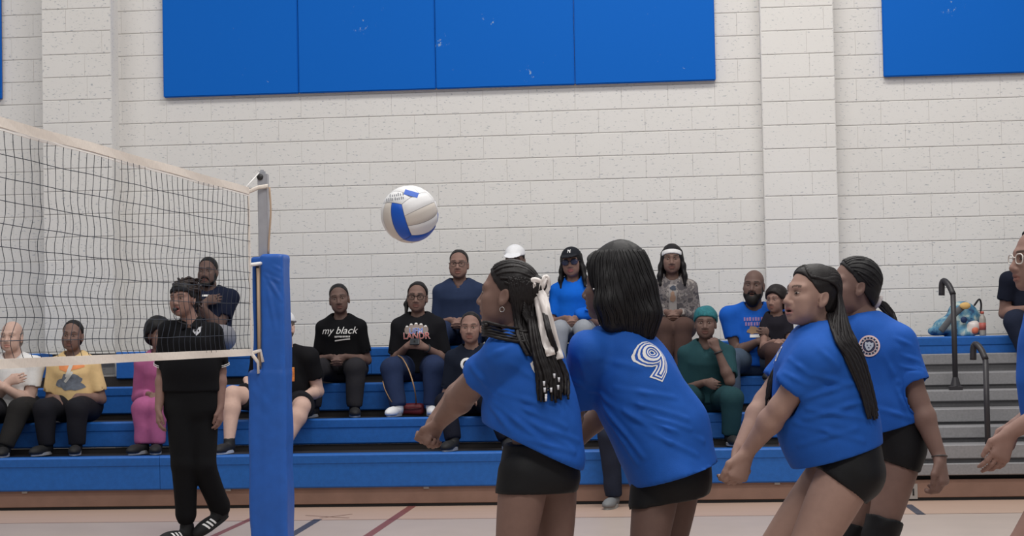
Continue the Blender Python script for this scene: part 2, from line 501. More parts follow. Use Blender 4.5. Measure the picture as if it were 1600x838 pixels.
# floor latch plate at the foot of the aisle
lp = on_y(1427, 768, ROWY[0] + 0.05)
box('latch_plate', (lp.x - 0.03, ROWY[0] + 0.044, lp.z - 0.055), (lp.x + 0.03, ROWY[0] + 0.0505, lp.z + 0.055), M_BRACKET, bl)
tube('latch_slot', [(lp.x, ROWY[0] + 0.043, lp.z - 0.03), (lp.x, ROWY[0] + 0.043, lp.z + 0.02)], 0.006, M_STEEL, bl, n=6)

def handrail(px, py_base, py_top, y, zb, label):
    x = on_y(px, 600, y).x
    ztop = on_y(px, py_top, y).z
    r = empty('handrail', (x, y, zb), label, 'handrail')
    z1 = ztop - 0.115
    tube('post', [(x, y, zb + 0.002), (x, y, z1)], 0.021, M_RAIL, r, n=10)
    bend = spline([(x, y, z1), (x - 0.022, y + 0.05, z1 + 0.07), (x - 0.05, y + 0.10, z1 + 0.108), (x - 0.066, y + 0.12, z1 + 0.085), (x - 0.070, y + 0.125, z1 - 0.005)], 5)
    tube('grip', [tuple(p) for p in bend], 0.024, M_RAIL, r, n=10)
    box('base_plate', (x - 0.05, y - 0.04, zb + 0.001), (x + 0.05, y + 0.04, zb + 0.03), M_RAIL, r, bevel=0.003)
    bm = bmesh.new()
    bmesh.ops.create_cone(bm, segments=12, radius1=0.042, radius2=0.022, depth=0.07, cap_ends=True, matrix=Matrix.Translation((x, y, zb + 0.065)))
    bm_obj('collar', bm, M_RAIL, r)
    return r
handrail(1493, 622, 437, ROWY[2] - 0.22, (ROWZ[2] + ROWZ[1]) / 2, 'black looped handrail in front of the teal backpack, bolted to the upper aisle step')
handrail(1541, 722, 537, ROWY[0] + 0.09, 0.27, 'shorter black looped handrail low on the aisle steps at the right')
# ------------------------------------------------------------------ implicit-surface modeller (numpy)
def A3(v): return np.array([v[0], v[1], v[2]], dtype=np.float64)
def nrm(v):
    v = np.asarray(v, dtype=np.float64); return v / (np.linalg.norm(v) + 1e-12)

class Sdf:
    """a list of blended primitives, polygonised with surface nets"""
    def __init__(s): s.ops = []
    def cap(s, a, b, ra, rb=None, k=0.02, sub=False, flat=False, bulge=0.0):
        s.ops.append(('cap', A3(a), A3(b), ra, ra if rb is None else rb, k, sub, flat, bulge)); return s
    def ell(s, c, r, R=None, k=0.02, sub=False):
        s.ops.append(('ell', A3(c), np.array(r, dtype=float), np.eye(3) if R is None else np.asarray(R, dtype=float), k, sub)); return s
    def seg(s, a, b, side, sa, sb, fa, fb, k=0.02, sub=False, flat=None):
        """elliptic tapered segment; side radii sa->sb, front radii fa->fb; flat = end normal at b"""
        s.ops.append(('seg', A3(a), A3(b), A3(side), sa, sb, fa, fb, k, sub, None if flat is None else A3(flat))); return s
    def tube(s, pts, side, rs, rf, k=0.02, flat=None, sub=False):
        n = len(pts)
        for i in range(n - 1):
            s.seg(pts[i], pts[i + 1], side, rs[i], rs[i + 1], rf[i], rf[i + 1], k, sub, flat if i == n - 2 else None)
        return s
    def cut(s, p, n, k=0.004, c=None, r=None):
        s.ops.append(('cut', A3(p), nrm(n), k, None if c is None else A3(c), r)); return s
    def rbox(s, c, half, R=None, rad=0.01, k=0.01, sub=False):
        s.ops.append(('rbox', A3(c), np.array(half, dtype=float), np.eye(3) if R is None else np.asarray(R, dtype=float), rad, k, sub)); return s

    def bounds(s, o):
        t = o[0]
        if t == 'cap':
            r = max(o[3], o[4]) + abs(o[8]); return np.minimum(o[1], o[2]) - r, np.maximum(o[1], o[2]) + r
        if t == 'ell':
            e = np.sqrt(((o[3] * o[2][:, None]) ** 2).sum(0)); return o[1] - e, o[1] + e
        if t == 'seg':
            r = max(o[4], o[5], o[6], o[7]); return np.minimum(o[1], o[2]) - r, np.maximum(o[1], o[2]) + r
        if t == 'rbox':
            e = (np.abs(o[3]) * o[2][:, None]).sum(0) + o[4]; return o[1] - e, o[1] + e

    def mesh(s, h):
        lo = np.array([1e9] * 3); hi = -lo
        for o in s.ops:
            if o[0] == 'cut' or o[{'cap': 6, 'ell': 5, 'seg': 9, 'rbox': 6}[o[0]]]: continue
            a, b = s.bounds(o); lo = np.minimum(lo, a); hi = np.maximum(hi, b)
        lo -= 2.6 * h; hi += 2.6 * h
        n = np.ceil((hi - lo) / h).astype(int) + 1
        ax = [(lo[i] + h * np.arange(n[i])).astype(np.float32) for i in range(3)]
        vol = np.full(n, 1.0, dtype=np.float32)
        for o in s.ops:
            t = o[0]
            if t == 'cut':
                if o[4] is None:
                    sl = (slice(None),) * 3
                else:
                    i0 = np.maximum(np.floor((o[4] - o[5] - lo) / h).astype(int), 0); i1 = np.minimum(np.ceil((o[4] + o[5] - lo) / h).astype(int) + 1, n)
                    sl = tuple(slice(i0[i], i1[i]) for i in range(3))
                X, Y, Z = ax[0][sl[0]][:, None, None], ax[1][sl[1]][None, :, None], ax[2][sl[2]][None, None, :]
                d = (X - o[1][0]) * o[2][0] + (Y - o[1][1]) * o[2][1] + (Z - o[1][2]) * o[2][2]
                vol[sl] = np.maximum(vol[sl], d.astype(np.float32)); continue
            a, b = s.bounds(o)
            k = {'cap': o[5], 'ell': o[4], 'seg': o[8] if t == 'seg' else 0, 'rbox': o[5]}[t]
            sub = o[{'cap': 6, 'ell': 5, 'seg': 9, 'rbox': 6}[t]]
            m = k + 2.2 * h
            i0 = np.maximum(np.floor((a - m - lo) / h).astype(int), 0); i1 = np.minimum(np.ceil((b + m - lo) / h).astype(int) + 1, n)
            if (i1 <= i0).any(): continue
            sl = tuple(slice(i0[i], i1[i]) for i in range(3))
            X, Y, Z = ax[0][sl[0]][:, None, None], ax[1][sl[1]][None, :, None], ax[2][sl[2]][None, None, :]
            f = np.float32
            if t in ('cap', 'seg'):
                A, B = o[1], o[2]; ab = B - A; L2 = max(ab @ ab, 1e-10)
                dx, dy, dz = X - f(A[0]), Y - f(A[1]), Z - f(A[2])
                tt = (dx * f(ab[0] / L2) + dy * f(ab[1] / L2) + dz * f(ab[2] / L2))
                flatd = None
                if t == 'cap' and o[7]: flatd = (tt - 1) * f(math.sqrt(L2))
                if t == 'seg' and o[10] is not None:
                    nn = nrm(o[10]); flatd = (X - f(B[0])) * f(nn[0]) + (Y - f(B[1])) * f(nn[1]) + (Z - f(B[2])) * f(nn[2])
                tc = np.clip(tt, 0, 1.35 if flatd is not None and t == 'seg' else 1)
                if t == 'cap' and flatd is not None: tc = np.clip(tt, 0, 1.2)
                qx, qy, qz = dx - tc * f(ab[0]), dy - tc * f(ab[1]), dz - tc * f(ab[2])
                if t == 'cap':
                    r = f(o[3]) + f(o[4] - o[3]) * np.minimum(tc, 1)
                    if o[8]: r = r + f(o[8]) * np.sin(np.pi * np.clip(tc, 0, 1) ** 0.7)
                    d = np.sqrt(qx * qx + qy * qy + qz * qz) - r
                else:
                    w = ab / math.sqrt(L2); sv = o[3] - w * (o[3] @ w); sv = nrm(sv); fv = np.cross(w, sv)
                    tr = np.minimum(tc, 1.35)
                    rs = np.maximum(f(o[4]) + f(o[5] - o[4]) * tr, f(0.004)); rf = np.maximum(f(o[6]) + f(o[7] - o[6]) * tr, f(0.004))
                    vs = qx * f(sv[0]) + qy * f(sv[1]) + qz * f(sv[2])
                    vf = qx * f(fv[0]) + qy * f(fv[1]) + qz * f(fv[2])
                    va = qx * f(w[0]) + qy * f(w[1]) + qz * f(w[2])
                    re = np.minimum(rs, rf)
                    ss, ff, aa = vs / rs, vf / rf, va / re
                    k0 = np.sqrt(ss * ss + ff * ff + aa * aa)
                    k1 = np.sqrt((ss / rs) ** 2 + (ff / rf) ** 2 + (aa / re) ** 2) + f(1e-6)
                    d = k0 * (k0 - 1) / k1
                    d = np.where(k0 < 1e-3, -re, d)
                if flatd is not None: d = np.maximum(d, flatd)
            elif t == 'ell':
                dx, dy, dz = X - f(o[1][0]), Y - f(o[1][1]), Z - f(o[1][2])
                k0 = 0; k1 = 0
                for j in range(3):
                    q = (dx * f(o[3][j][0]) + dy * f(o[3][j][1]) + dz * f(o[3][j][2])) / f(o[2][j])
                    k0 = k0 + q * q; k1 = k1 + (q / f(o[2][j])) ** 2
                k0 = np.sqrt(k0); k1 = np.sqrt(k1) + f(1e-6)
                d = k0 * (k0 - 1) / k1
                d = np.where(k0 < 1e-3, -f(o[2].min()), d)
            else:
                dx, dy, dz = X - f(o[1][0]), Y - f(o[1][1]), Z - f(o[1][2])
                qs = []
                for j in range(3):
                    q = np.abs(dx * f(o[3][j][0]) + dy * f(o[3][j][1]) + dz * f(o[3][j][2])) - f(o[2][j] - o[4]); qs.append(q)
                d = np.sqrt(sum(np.maximum(q, 0) ** 2 for q in qs)) + np.minimum(np.maximum(np.maximum(qs[0], qs[1]), qs[2]), 0) - f(o[4])
            V = vol[sl]
            if sub:
                d = -d
                hh = np.maximum(f(k) - np.abs(V - d), 0) / f(max(k, 1e-6))
                vol[sl] = np.maximum(V, d) + hh * hh * f(k * 0.25)
            else:
                hh = np.maximum(f(k) - np.abs(V - d), 0) / f(max(k, 1e-6))
                vol[sl] = np.minimum(V, d) - hh * hh * f(k * 0.25)
        return surface_nets(vol, lo, h)

def surface_nets(vol, lo, h):
    vol = np.where(vol == 0, np.float32(1e-7), vol)
    neg = vol < 0
    nx, ny, nz = vol.shape
    cnt = np.zeros((nx - 1, ny - 1, nz - 1), dtype=np.uint8)
    for i in (0, 1):
        for j in (0, 1):
            for k in (0, 1):
                cnt += neg[i:nx - 1 + i, j:ny - 1 + j, k:nz - 1 + k]
    act = (cnt > 0) & (cnt < 8)
    ci = np.argwhere(act)
    idx = np.full(act.shape, -1, dtype=np.int32); idx[act] = np.arange(len(ci))
    corner = {}
    for i in (0, 1):
        for j in (0, 1):
            for k in (0, 1):
                corner[(i, j, k)] = vol[ci[:, 0] + i, ci[:, 1] + j, ci[:, 2] + k]
    acc = np.zeros((len(ci), 3)); num = np.zeros(len(ci))
    cs = list(corner)
    for a in cs:
        for ax in range(3):
            if a[ax] == 1: continue
            b = tuple(a[q] + (1 if q == ax else 0) for q in range(3))
            va, vb = corner[a], corner[b]
            m = (va < 0) != (vb < 0)
            t = np.where(m, va / np.where(m, va - vb, 1), 0)
            for q in range(3):
                acc[:, q] += np.where(m, a[q] + (t if q == ax else 0), 0)
            num += m
    verts = lo + h * (ci + acc / num[:, None])
    faces = []
    for ax in range(3):
        sl0 = [slice(None)] * 3; sl1 = [slice(None)] * 3
        sl0[ax] = slice(0, -1); sl1[ax] = slice(1, None)
        a, b = neg[tuple(sl0)], neg[tuple(sl1)]
        e = np.argwhere(a != b)
        u, v = (ax + 1) % 3, (ax + 2) % 3
        ok = (e[:, u] > 0) & (e[:, v] > 0) & (e[:, u] < vol.shape[u] - 1) & (e[:, v] < vol.shape[v] - 1)
        e = e[ok]
        if len(e) == 0: continue
        def cell(du, dv):
            c = e.copy(); c[:, u] += du; c[:, v] += dv
            return idx[c[:, 0], c[:, 1], c[:, 2]]
        q = np.stack([cell(-1, -1), cell(0, -1), cell(0, 0), cell(-1, 0)], 1)
        inside_first = a[e[:, 0], e[:, 1], e[:, 2]]
        q[~inside_first] = q[~inside_first][:, ::-1]
        faces.append(q)
    F = np.concatenate(faces).astype(np.int32)
    return verts, F

def vnormals(v, F):
    n = np.zeros_like(v)
    fn = np.cross(v[F[:, 2]] - v[F[:, 0]], v[F[:, 3]] - v[F[:, 1]])
    for k in range(4): np.add.at(n, F[:, k], fn)
    return n / (np.linalg.norm(n, axis=1)[:, None] + 1e-12)

def wav(p, freq, seed):
    """smooth pseudo-noise from rotated sines, about -1..1"""
    r = np.random.RandomState(abs(int(seed))); out = np.zeros(len(p))
    for _ in range(5):
        d = r.normal(size=3); d /= np.linalg.norm(d)
        out += np.sin(p @ d * freq * r.uniform(0.6, 1.5) + r.uniform(0, 6.28))
    return out / 3.2

def folds(v, F, amp, freq, seed, direction=None, squeeze=0.35):
    """push vertices along normals in soft ridges; ridges run along `direction`"""
    n = vnormals(v, F)
    q = v
    if direction is not None:
        d = nrm(direction); q = v - np.outer(v @ d, d) * (1 - squeeze)
    w = wav(q + 0.02 * np.stack([wav(q, freq * 0.6, seed + 5), wav(q, freq * 0.6, seed + 6), wav(q, freq * 0.6, seed + 7)], 1), freq, seed)
    w = np.sign(w) * np.abs(w) ** 0.8
    return v + n * (amp * w)[:, None]

def crease(v, F, a, b, amp, w):
    """one soft ridge with flanking valleys from a to b"""
    a, b = A3(a), A3(b); ab = b - a; L2 = ab @ ab
    m = np.where(((v > np.minimum(a, b) - 4 * w) & (v < np.maximum(a, b) + 4 * w)).all(1))[0]
    if len(m) == 0: return v
    n = vnormals(v, F)[m]; q = v[m] - a
    t = q @ ab / L2; tc = np.clip(t, 0, 1)
    d = np.linalg.norm(q - tc[:, None] * ab, axis=1)
    env = np.sin(np.pi * (0.12 + 0.76 * tc)) ** 0.8
    disp = amp * env * (np.exp(-(d / w) ** 2) - 0.55 * np.exp(-(d / (2.1 * w)) ** 2))
    out = v.copy(); out[m] += n * disp[:, None]
    return out

def relax(v, F, it=1, lam=0.5):
    E = np.concatenate([F[:, [0, 1]], F[:, [1, 2]], F[:, [2, 3]], F[:, [3, 0]]])
    deg = np.bincount(E.ravel(), minlength=len(v))[:, None]
    for _ in range(it):
        acc = np.zeros_like(v)
        for q in range(3):
            acc[:, q] = np.bincount(E[:, 0], weights=v[E[:, 1], q], minlength=len(v)) + np.bincount(E[:, 1], weights=v[E[:, 0], q], minlength=len(v))
        v = v + lam * (acc / np.maximum(deg, 1) - v)
    return v
# ------------------------------------------------------------------ volleyball net, post, ball
M_CORD = mat('dark_net_cord', rgb(44, 50, 62), 0.8)
M_TAPE = mat('cream_net_tape', rgb(222, 212, 202), 0.8, noise=(60, 0.06))
M_TAPEW = mat('white_tape_edge', rgb(236, 232, 228), 0.8)
M_ROPE = mat('white_rope', rgb(226, 224, 222), 0.8)
M_POST = mat('grey_painted_steel', rgb(158, 158, 164), 0.42, 0.4, noise=(25, 0.06))
M_DARK = mat('dark_metal', rgb(50, 48, 50), 0.5)
M_PADV = mat('blue_post_vinyl', rgb(32, 88, 172), 0.45, 0.4, noise=(14, 0.10))
M_FOAM = mat('tan_foam_edge', rgb(176, 152, 130), 0.9)

D0, D1 = 11.1, 7.24
def net_d(px):            # depth of the net plane under a pixel column
    X0, X1 = (388 - 800) / FPX * D0, (0 - 800) / FPX * D1
    k = (X0 - X1) / (D0 - D1); c = X0 - k * D0
    return c / ((px - 800) / FPX - k)
tR, tL = at(388, 293, D0), at(0, 183, D1)
bR, bL = at(392, 556, D0), at(0, 577, D1)
LEN = (Vector((tR.x, tR.y, 0)) - Vector((tL.x, tL.y, 0))).length
def netp(u, w):
    """u metres from the post end, w 0 at the top edge .. 1 at the bottom"""
    k = u / LEN
    a = tR.lerp(tL, k); b = bR.lerp(bL, k)
    return a.lerp(b, w)
ndir = (Vector((tL.x, tL.y, 0)) - Vector((tR.x, tR.y, 0))).normalized()
nnor = Vector((-ndir.y, ndir.x, 0))
net = empty('volleyball_net', (tR.x, tR.y, bR.z), 'black cord volleyball net with cream tapes strung from the padded post at left', 'net')
NET_L = 7.0
def band(name, w0, w1, m, t=0.004, off=0.0, sag=0.0, n=40, u0=0.0, u1=NET_L):
    V, F = [], []
    for i in range(n + 1):
        u = u0 + (u1 - u0) * i / n
        s = Vector((0, 0, -sag * math.sin(math.pi * min(1, u / NET_L))))
        wob = nnor * (0.006 * math.sin(u * 5.0) + off)
        a, b = netp(u, w0) + s + wob, netp(u, w1) + s + wob * 1.6
        for p in (a + nnor * t, a - nnor * t, b - nnor * t, b + nnor * t): V.append(tuple(p))
    for i in range(n):
        for k in range(4): F.append((4 * i + k, 4 * i + (k + 1) % 4, 4 * i + 4 + (k + 1) % 4, 4 * i + 4 + k))
    F += [(3, 2, 1, 0), (4 * n, 4 * n + 1, 4 * n + 2, 4 * n + 3)]
    return mesh_obj(name, V, F, m, net, smooth=False)
HW = (tR - bR).length
tw = 0.042 / HW
band('top_tape', 0, tw, M_TAPE, 0.005)
band('tape_hem', tw, tw + 0.011 / HW, M_TAPEW, 0.003)
band('bottom_tape', 1 - 0.040 / HW, 1.0, M_TAPE, 0.010)
# side tape at the post end
V = []
sp = [netp(0, 0.02), netp(-0.004, 0.35), netp(-0.01, 0.6), netp(-0.02, 0.85), netp(-0.03, 1.0)]
for q in spline(sp, 5):
    q = Vector(q)
    V += [tuple(q + ndir * 0.016 + nnor * 0.003), tuple(q + ndir * 0.016 - nnor * 0.003), tuple(q - ndir * 0.016 - nnor * 0.003), tuple(q - ndir * 0.016 + nnor * 0.003)]
n = len(V) // 4 - 1
F = [(4 * i + k, 4 * i + (k + 1) % 4, 4 * i + 4 + (k + 1) % 4, 4 * i + 4 + k) for i in range(n) for k in range(4)] + [(3, 2, 1, 0), (4 * n, 4 * n + 1, 4 * n + 2, 4 * n + 3)]
mesh_obj('side_tape', V, F, M_TAPE, net, smooth=False)
# cords
sq = 0.095
rows = int(round((1 - tw) * HW / sq))
parts = []
ws = [tw + (1 - 0.030 / HW - tw) * i / rows for i in range(rows + 1)]
for w in ws[1:-1]:
    P = [netp(NET_L * i / 70, w) + Vector((0, 0, 0.0015 * math.sin(i * 0.9 + w * 9) - 0.01 * math.sin(math.pi * i / 70))) + nnor * (0.006 * math.sin(i * 0.31 + w * 4)) for i in range(71)]
    parts.append(tube_geo(P, 0.0017, 4))
mesh_obj('horizontal_cord', *[x if i else [tuple(p) for p in x] for i, x in enumerate(merge(parts))], M_CORD, net, smooth=False)['kind'] = 'stuff'
parts = []
nv = int(NET_L / sq)
rnd = random.Random(4)
for j in range(nv):
    u = 0.03 + j * sq
    P = []
    amp = 0.5 + 0.9 * min(1, u / 3)
    for i in range(rows * 3 + 1):
        w = ws[0] + (ws[-1] - ws[0]) * i / (rows * 3)
        r = i / (rows * 3)
        dx = amp * (0.002 + 0.022 * r ** 1.2) * math.sin(i / 3 * math.pi * 0.9 + 0.4 + 0.12 * j * 0.1) + amp * 0.02 * r * math.sin(r * 3.0)
        P.append(netp(u + dx, w) + nnor * (0.006 * math.sin(u * 3 + i * 0.4)))
    parts.append(tube_geo(P, 0.0015, 4))
mesh_obj('vertical_cord', *[x if i else [tuple(p) for p in x] for i, x in enumerate(merge(parts))], M_CORD, net, smooth=False)['kind'] = 'stuff'
DP = 11.33
zpad = 0
def pp(px, py, d=0.0): return at(px, py, DP + d)
# ropes and straps from net to post
tube('top_cable', [tuple(netp(0.05, 0.0)), tuple(pp(405, 270))], 0.004, M_ROPE, net, n=6)
v, f = tube_geo([netp(0.02, 0.03), pp(404, 293, -0.05), pp(419, 291, -0.045)], [0.013, 0.013, 0.013], 6, flat=0.25)
mesh_obj('top_strap', [tuple(p) for p in v], f, M_TAPE, net)
tube('mid_strap', [tuple(netp(-0.015, 0.46)), tuple(pp(413, 411, -0.05))], 0.011, M_ROPE, net, n=6)
tube('lower_strap', [tuple(netp(-0.03, 0.985)), tuple(pp(407, 548, -0.12)), tuple(pp(411, 566, -0.12))], 0.012, M_TAPE, net, n=6, flat=0.5)
tube('corner_strap', [tuple(netp(-0.02, 0.99)), tuple(pp(403, 566, -0.13)), tuple(pp(404, 584, -0.13))], 0.016, M_TAPE, net, n=6, flat=0.4)

# post
pb = on_z(412, 838, 0)
base = at(420, 500, DP); base = Vector((base.x, base.y, 0))
post = empty('net_post', base, 'grey steel net post with a blue padded vinyl sleeve, left of centre', 'post')
bxl, bxr = pp(404, 300), pp(419, 300)
wpost = (bxr - bxl).length / 2
pc = (bxl + bxr) / 2
zt = pp(412, 272).z
bm = bmesh.new(); add_box(bm, (pc.x - wpost, pc.y - 0.03, 0), (pc.x + wpost, pc.y + 0.03, zt))
bm_obj('steel_tube', bm, M_POST, post, bevel=0.004, seg=2)
bm = bmesh.new(); add_box(bm, (pc.x - wpost * 0.95, pc.y - 0.012, zt - 0.02), (pc.x + wpost * 0.5, pc.y + 0.012, zt + 0.026))
bm_obj('pulley_head', bm, M_POST, post, bevel=0.01, seg=3)
tube('pulley_wheel', [(pc.x - 0.012, pc.y - 0.036, zt - 0.02), (pc.x - 0.012, pc.y - 0.028, zt - 0.02)], 0.02, M_DARK, post, n=14)
sb = pp(418, 292)
tube('clamp_bolt', [(sb.x, pc.y - 0.045, sb.z), (sb.x, pc.y - 0.028, sb.z)], 0.012, M_DARK, post, n=8)
rp = spline([pp(421, 293, -0.03), pp(423, 330, -0.04), pp(421, 365, -0.04), pp(419, 398, -0.04)], 5)
tube('cord_down_post', [tuple(p) for p in rp], 0.006, M_FOAM, post, n=6)
# padded sleeve: an open wrap, wrinkled vinyl
S = Sdf()
def padbox(xl, xr, yt, zb, d0, d1, rad, k=0.02):
    a, b = pp(xl, 500), pp(xr, 500); zt_ = pp((xl + xr) / 2, yt).z
    S.rbox(((a.x + b.x) / 2, base.y + (d0 + d1) / 2, (zt_ + zb) / 2), ((b.x - a.x) / 2, (d1 - d0) / 2, (zt_ - zb) / 2), rad=rad, k=k)
padbox(391, 449, 578, 0.012, -0.115, 0.115, 0.03)
padbox(413, 450, 398, 0.012, -0.11, 0.115, 0.022)
padbox(396, 403, 402, 0.3, -0.03, 0.115, 0.006, 0.003)
padbox(398, 432, 402, pp(400, 416).z, -0.10, 0.10, 0.012, 0.006)
v, F = S.mesh(0.010)
v = folds(v, F, 0.005, 20, 3, direction=(0.5, 0.1, 0.5), squeeze=0.4)
for (x0, y0, x1, y1, a_, w_) in ((400, 590, 430, 640, .008, .012), (396, 610, 420, 660, .007, .012), (405, 640, 440, 655, .007, .012), (415, 600, 445, 610, .006, .01), (397, 680, 425, 700, .006, .012), (420, 720, 446, 700, .006, .012),
                                 (398, 760, 430, 790, .007, .012), (400, 800, 440, 830, .006, .012), (415, 430, 440, 470, .008, .011), (404, 425, 436, 440, .008, .010), (418, 450, 432, 520, .007, .012), (425, 415, 446, 425, .006, .01)):
    v = crease(v, F, A3(pp(x0, y0, -0.11)), A3(pp(x1, y1, -0.11)), a_ * 1.9, w_)
mesh_obj('padded_sleeve', v, F, M_PADV, post)
a = pp(409, 500)
a, b_ = pp(403, 500), pp(414, 500)
box('gap_shade', (a.x, base.y - 0.04, 0.9), (b_.x, base.y - 0.032, pp(405, 416).z), M_DARK, post)  # dark box added so the gap in the wrap looks shaded
a = pp(410, 500)
tube('foam_edge', [(a.x, base.y - 0.10, pp(409, 420).z), (a.x, base.y - 0.10, pp(409, 572).z)], 0.010, M_FOAM, post, n=6)

# ball
def volleyball():
    R = 0.105; D = FPX * R / 45.0
    C = at(640, 335, D)
    ro = empty('volleyball', C, 'white and blue volleyball in mid air, left of the players', 'ball')
    mw = mat('white_ball_leather', rgb(226, 225, 226), 0.42, 0.4, bump=(500, 0.15))
    mg = mat('cream_ball_leather', rgb(206, 198, 190), 0.42, 0.4, bump=(500, 0.15))
    mb = mat('blue_ball_leather', rgb(12, 84, 190), 0.42, 0.4, bump=(500, 0.15))
    vr, vu, vn = c_r, c_u, -c_f
    d3 = lambda x, y: (vr * x + vu * y + vn * math.sqrt(max(0, 1 - x * x - y * y))).normalized()
    c1, c2 = d3(0.10, -0.74), d3(-0.22, 0.30)
    m_ = (c1 + c2).normalized(); e = (c2 - c1).normalized(); e = (e - m_ * e.dot(m_)).normalized()
    w = e.cross(m_)
    if w.dot(vr) < 0: w = -w
    nF = (m_ + w).normalized(); nL = (m_ - w).normalized()
    # faces: (normal, direction across strips)
    faces = {'F': (nF, e), 'L': (nL, nF), 'B': (-e, nF), 'T': (e, nL), 'R': (-nL, e), 'K': (-nF, e)}
    blue = {('L', 2), ('B', 2), ('K', 1), ('R', 0)}
    for k, (nn, ac) in faces.items():
        al = nn.cross(ac)
        for s in range(3):
            V, F = [], []; NU, NV = 6, 14
            for i in range(NU + 1):
                for j in range(NV + 1):
                    fu = i / NU; fv = j / NV
                    u = -1 + 2 * (s + 0.012 + fu * 0.976) / 3; v_ = -1 + 2 * (0.006 + fv * 0.988)
                    p = (nn + ac * math.tan(u * math.pi / 4) + al * math.tan(v_ * math.pi / 4)).normalized()
                    edge = i in (0, NU) or j in (0, NV)
                    V.append(C + p * R * (0.978 if edge else 1.0))
            for i in range(NU):
                for j in range(NV):
                    a = i * (NV + 1) + j; F.append((a, a + NV + 1, a + NV + 2, a + 1))
            m = mb if (k, s) in blue else (mg if (k, s) in {('F', 1), ('L', 1), ('B', 1)} else mw)
            mesh_obj('panel', [tuple(p) for p in V], F, m, ro)
    bm = bmesh.new(); bmesh.ops.create_icosphere(bm, subdivisions=3, radius=R * 0.972, matrix=Matrix.Translation(C))
    bm_obj('bladder', bm, mat('seam_grey', rgb(120, 120, 126), 0.7), ro, smooth=True)
    # printed marks: blue logo bar and grey lettering on the upper panels
    def patch(name, x0, x1, y0, y1, m, rot=0.0, n=6):
        V, F = [], []
        cx, cy = (x0 + x1) / 2, (y0 + y1) / 2
        for i in range(n + 1):
            for j in range(3):
                x = x0 + (x1 - x0) * i / n - cx; y = y0 + (y1 - y0) * j / 2 - cy
                xx, yy = cx + x * math.cos(rot) - y * math.sin(rot), cy + x * math.sin(rot) + y * math.cos(rot)
                V.append(tuple(C + d3(xx, yy) * R * 1.004))
        for i in range(n):
            for j in range(2): a = i * 3 + j; F.append((a, a + 3, a + 4, a + 1))
        mesh_obj(name, V, F, m, ro)
    patch('logo_bar', -0.15, 0.34, 0.60, 0.78, mb, -0.28)
    mt = mat('grey_ball_print', rgb(120, 124, 132), 0.6)
    r = random.Random(5)
    for row, (y, x0, n) in enumerate(((0.47, -0.78, 9), (0.62, -0.66, 7))):
        for i in range(n):
            x = x0 + i * 0.075 + r.uniform(-0.01, 0.01)
            yy = y + 0.03 * i * 0.3
            patch('print_mark', x, x + 0.035, yy - 0.05, yy + r.uniform(0.02, 0.07), mt, 0.1, n=1)
volleyball()
# ------------------------------------------------------------------ people: anatomy, clothes, hair
M_SKIN = mat('skin', (0.2, 0.12, 0.09), 0.62, 0.28, attr='tint', noise=(40, 0.05))
M_HAIRM = {}
def hair_mat(c, rough=0.55):
    k = 'hair_%d_%d_%d' % c
    return mat(k, rgb(*c), rough, 0.3, noise=(120, 0.25), bump=(160, 0.12, (1, 1, 0.25)))
def cloth_mat(c, name='cloth', rough=0.85):
    return mat('%s_%d_%d_%d' % ((name,) + tuple(c)), rgb(*c), rough, 0.15, noise=(35, 0.05), bump=(420, 0.25), sheen=0.0)
M_EYEW = mat('eye_white', rgb(140, 128, 122), 0.4)
M_IRIS = mat('dark_iris', rgb(26, 16, 12), 0.2)
M_SHOE = mat('black_shoe_mesh', rgb(20, 20, 22), 0.7, bump=(300, 0.3))
M_SOLEW = mat('pale_rubber_sole', rgb(180, 180, 182), 0.7)
M_WHITEP = mat('white_print', rgb(232, 230, 228), 0.7)

def ik(a, b, l1, l2, pole):
    """middle joint between a and b with bone lengths l1, l2 bending towards pole (direction)"""
    a, b = A3(a), A3(b); d = b - a; L = np.linalg.norm(d)
    L_ = min(max(L, abs(l1 - l2) + 1e-3), (l1 + l2) * 0.999)
    u = d / max(L, 1e-6)
    x = (l1 * l1 - l2 * l2 + L_ * L_) / (2 * L_)
    hgt = math.sqrt(max(l1 * l1 - x * x, 0))
    p = A3(pole); p = p - u * (p @ u); p = nrm(p)
    return a + u * x + p * hgt

class Frame:
    """head frame: centre c, left l, forward f, up u, scale s"""
    def __init__(s, c, f, u, sc=1.0):
        s.c = A3(c); s.f = nrm(f); s.u = nrm(A3(u) - s.f * (A3(u) @ s.f)); s.l = np.cross(s.u, s.f); s.s = sc
        s.R = np.array([s.l, s.f, s.u])
    def p(s, x, y, z): return s.c + s.s * (x * s.l + y * s.f + z * s.u)
    def d(s, x, y, z): return x * s.l + y * s.f + z * s.u
    def inv(s, v): return (v - s.c) @ s.R.T / s.s

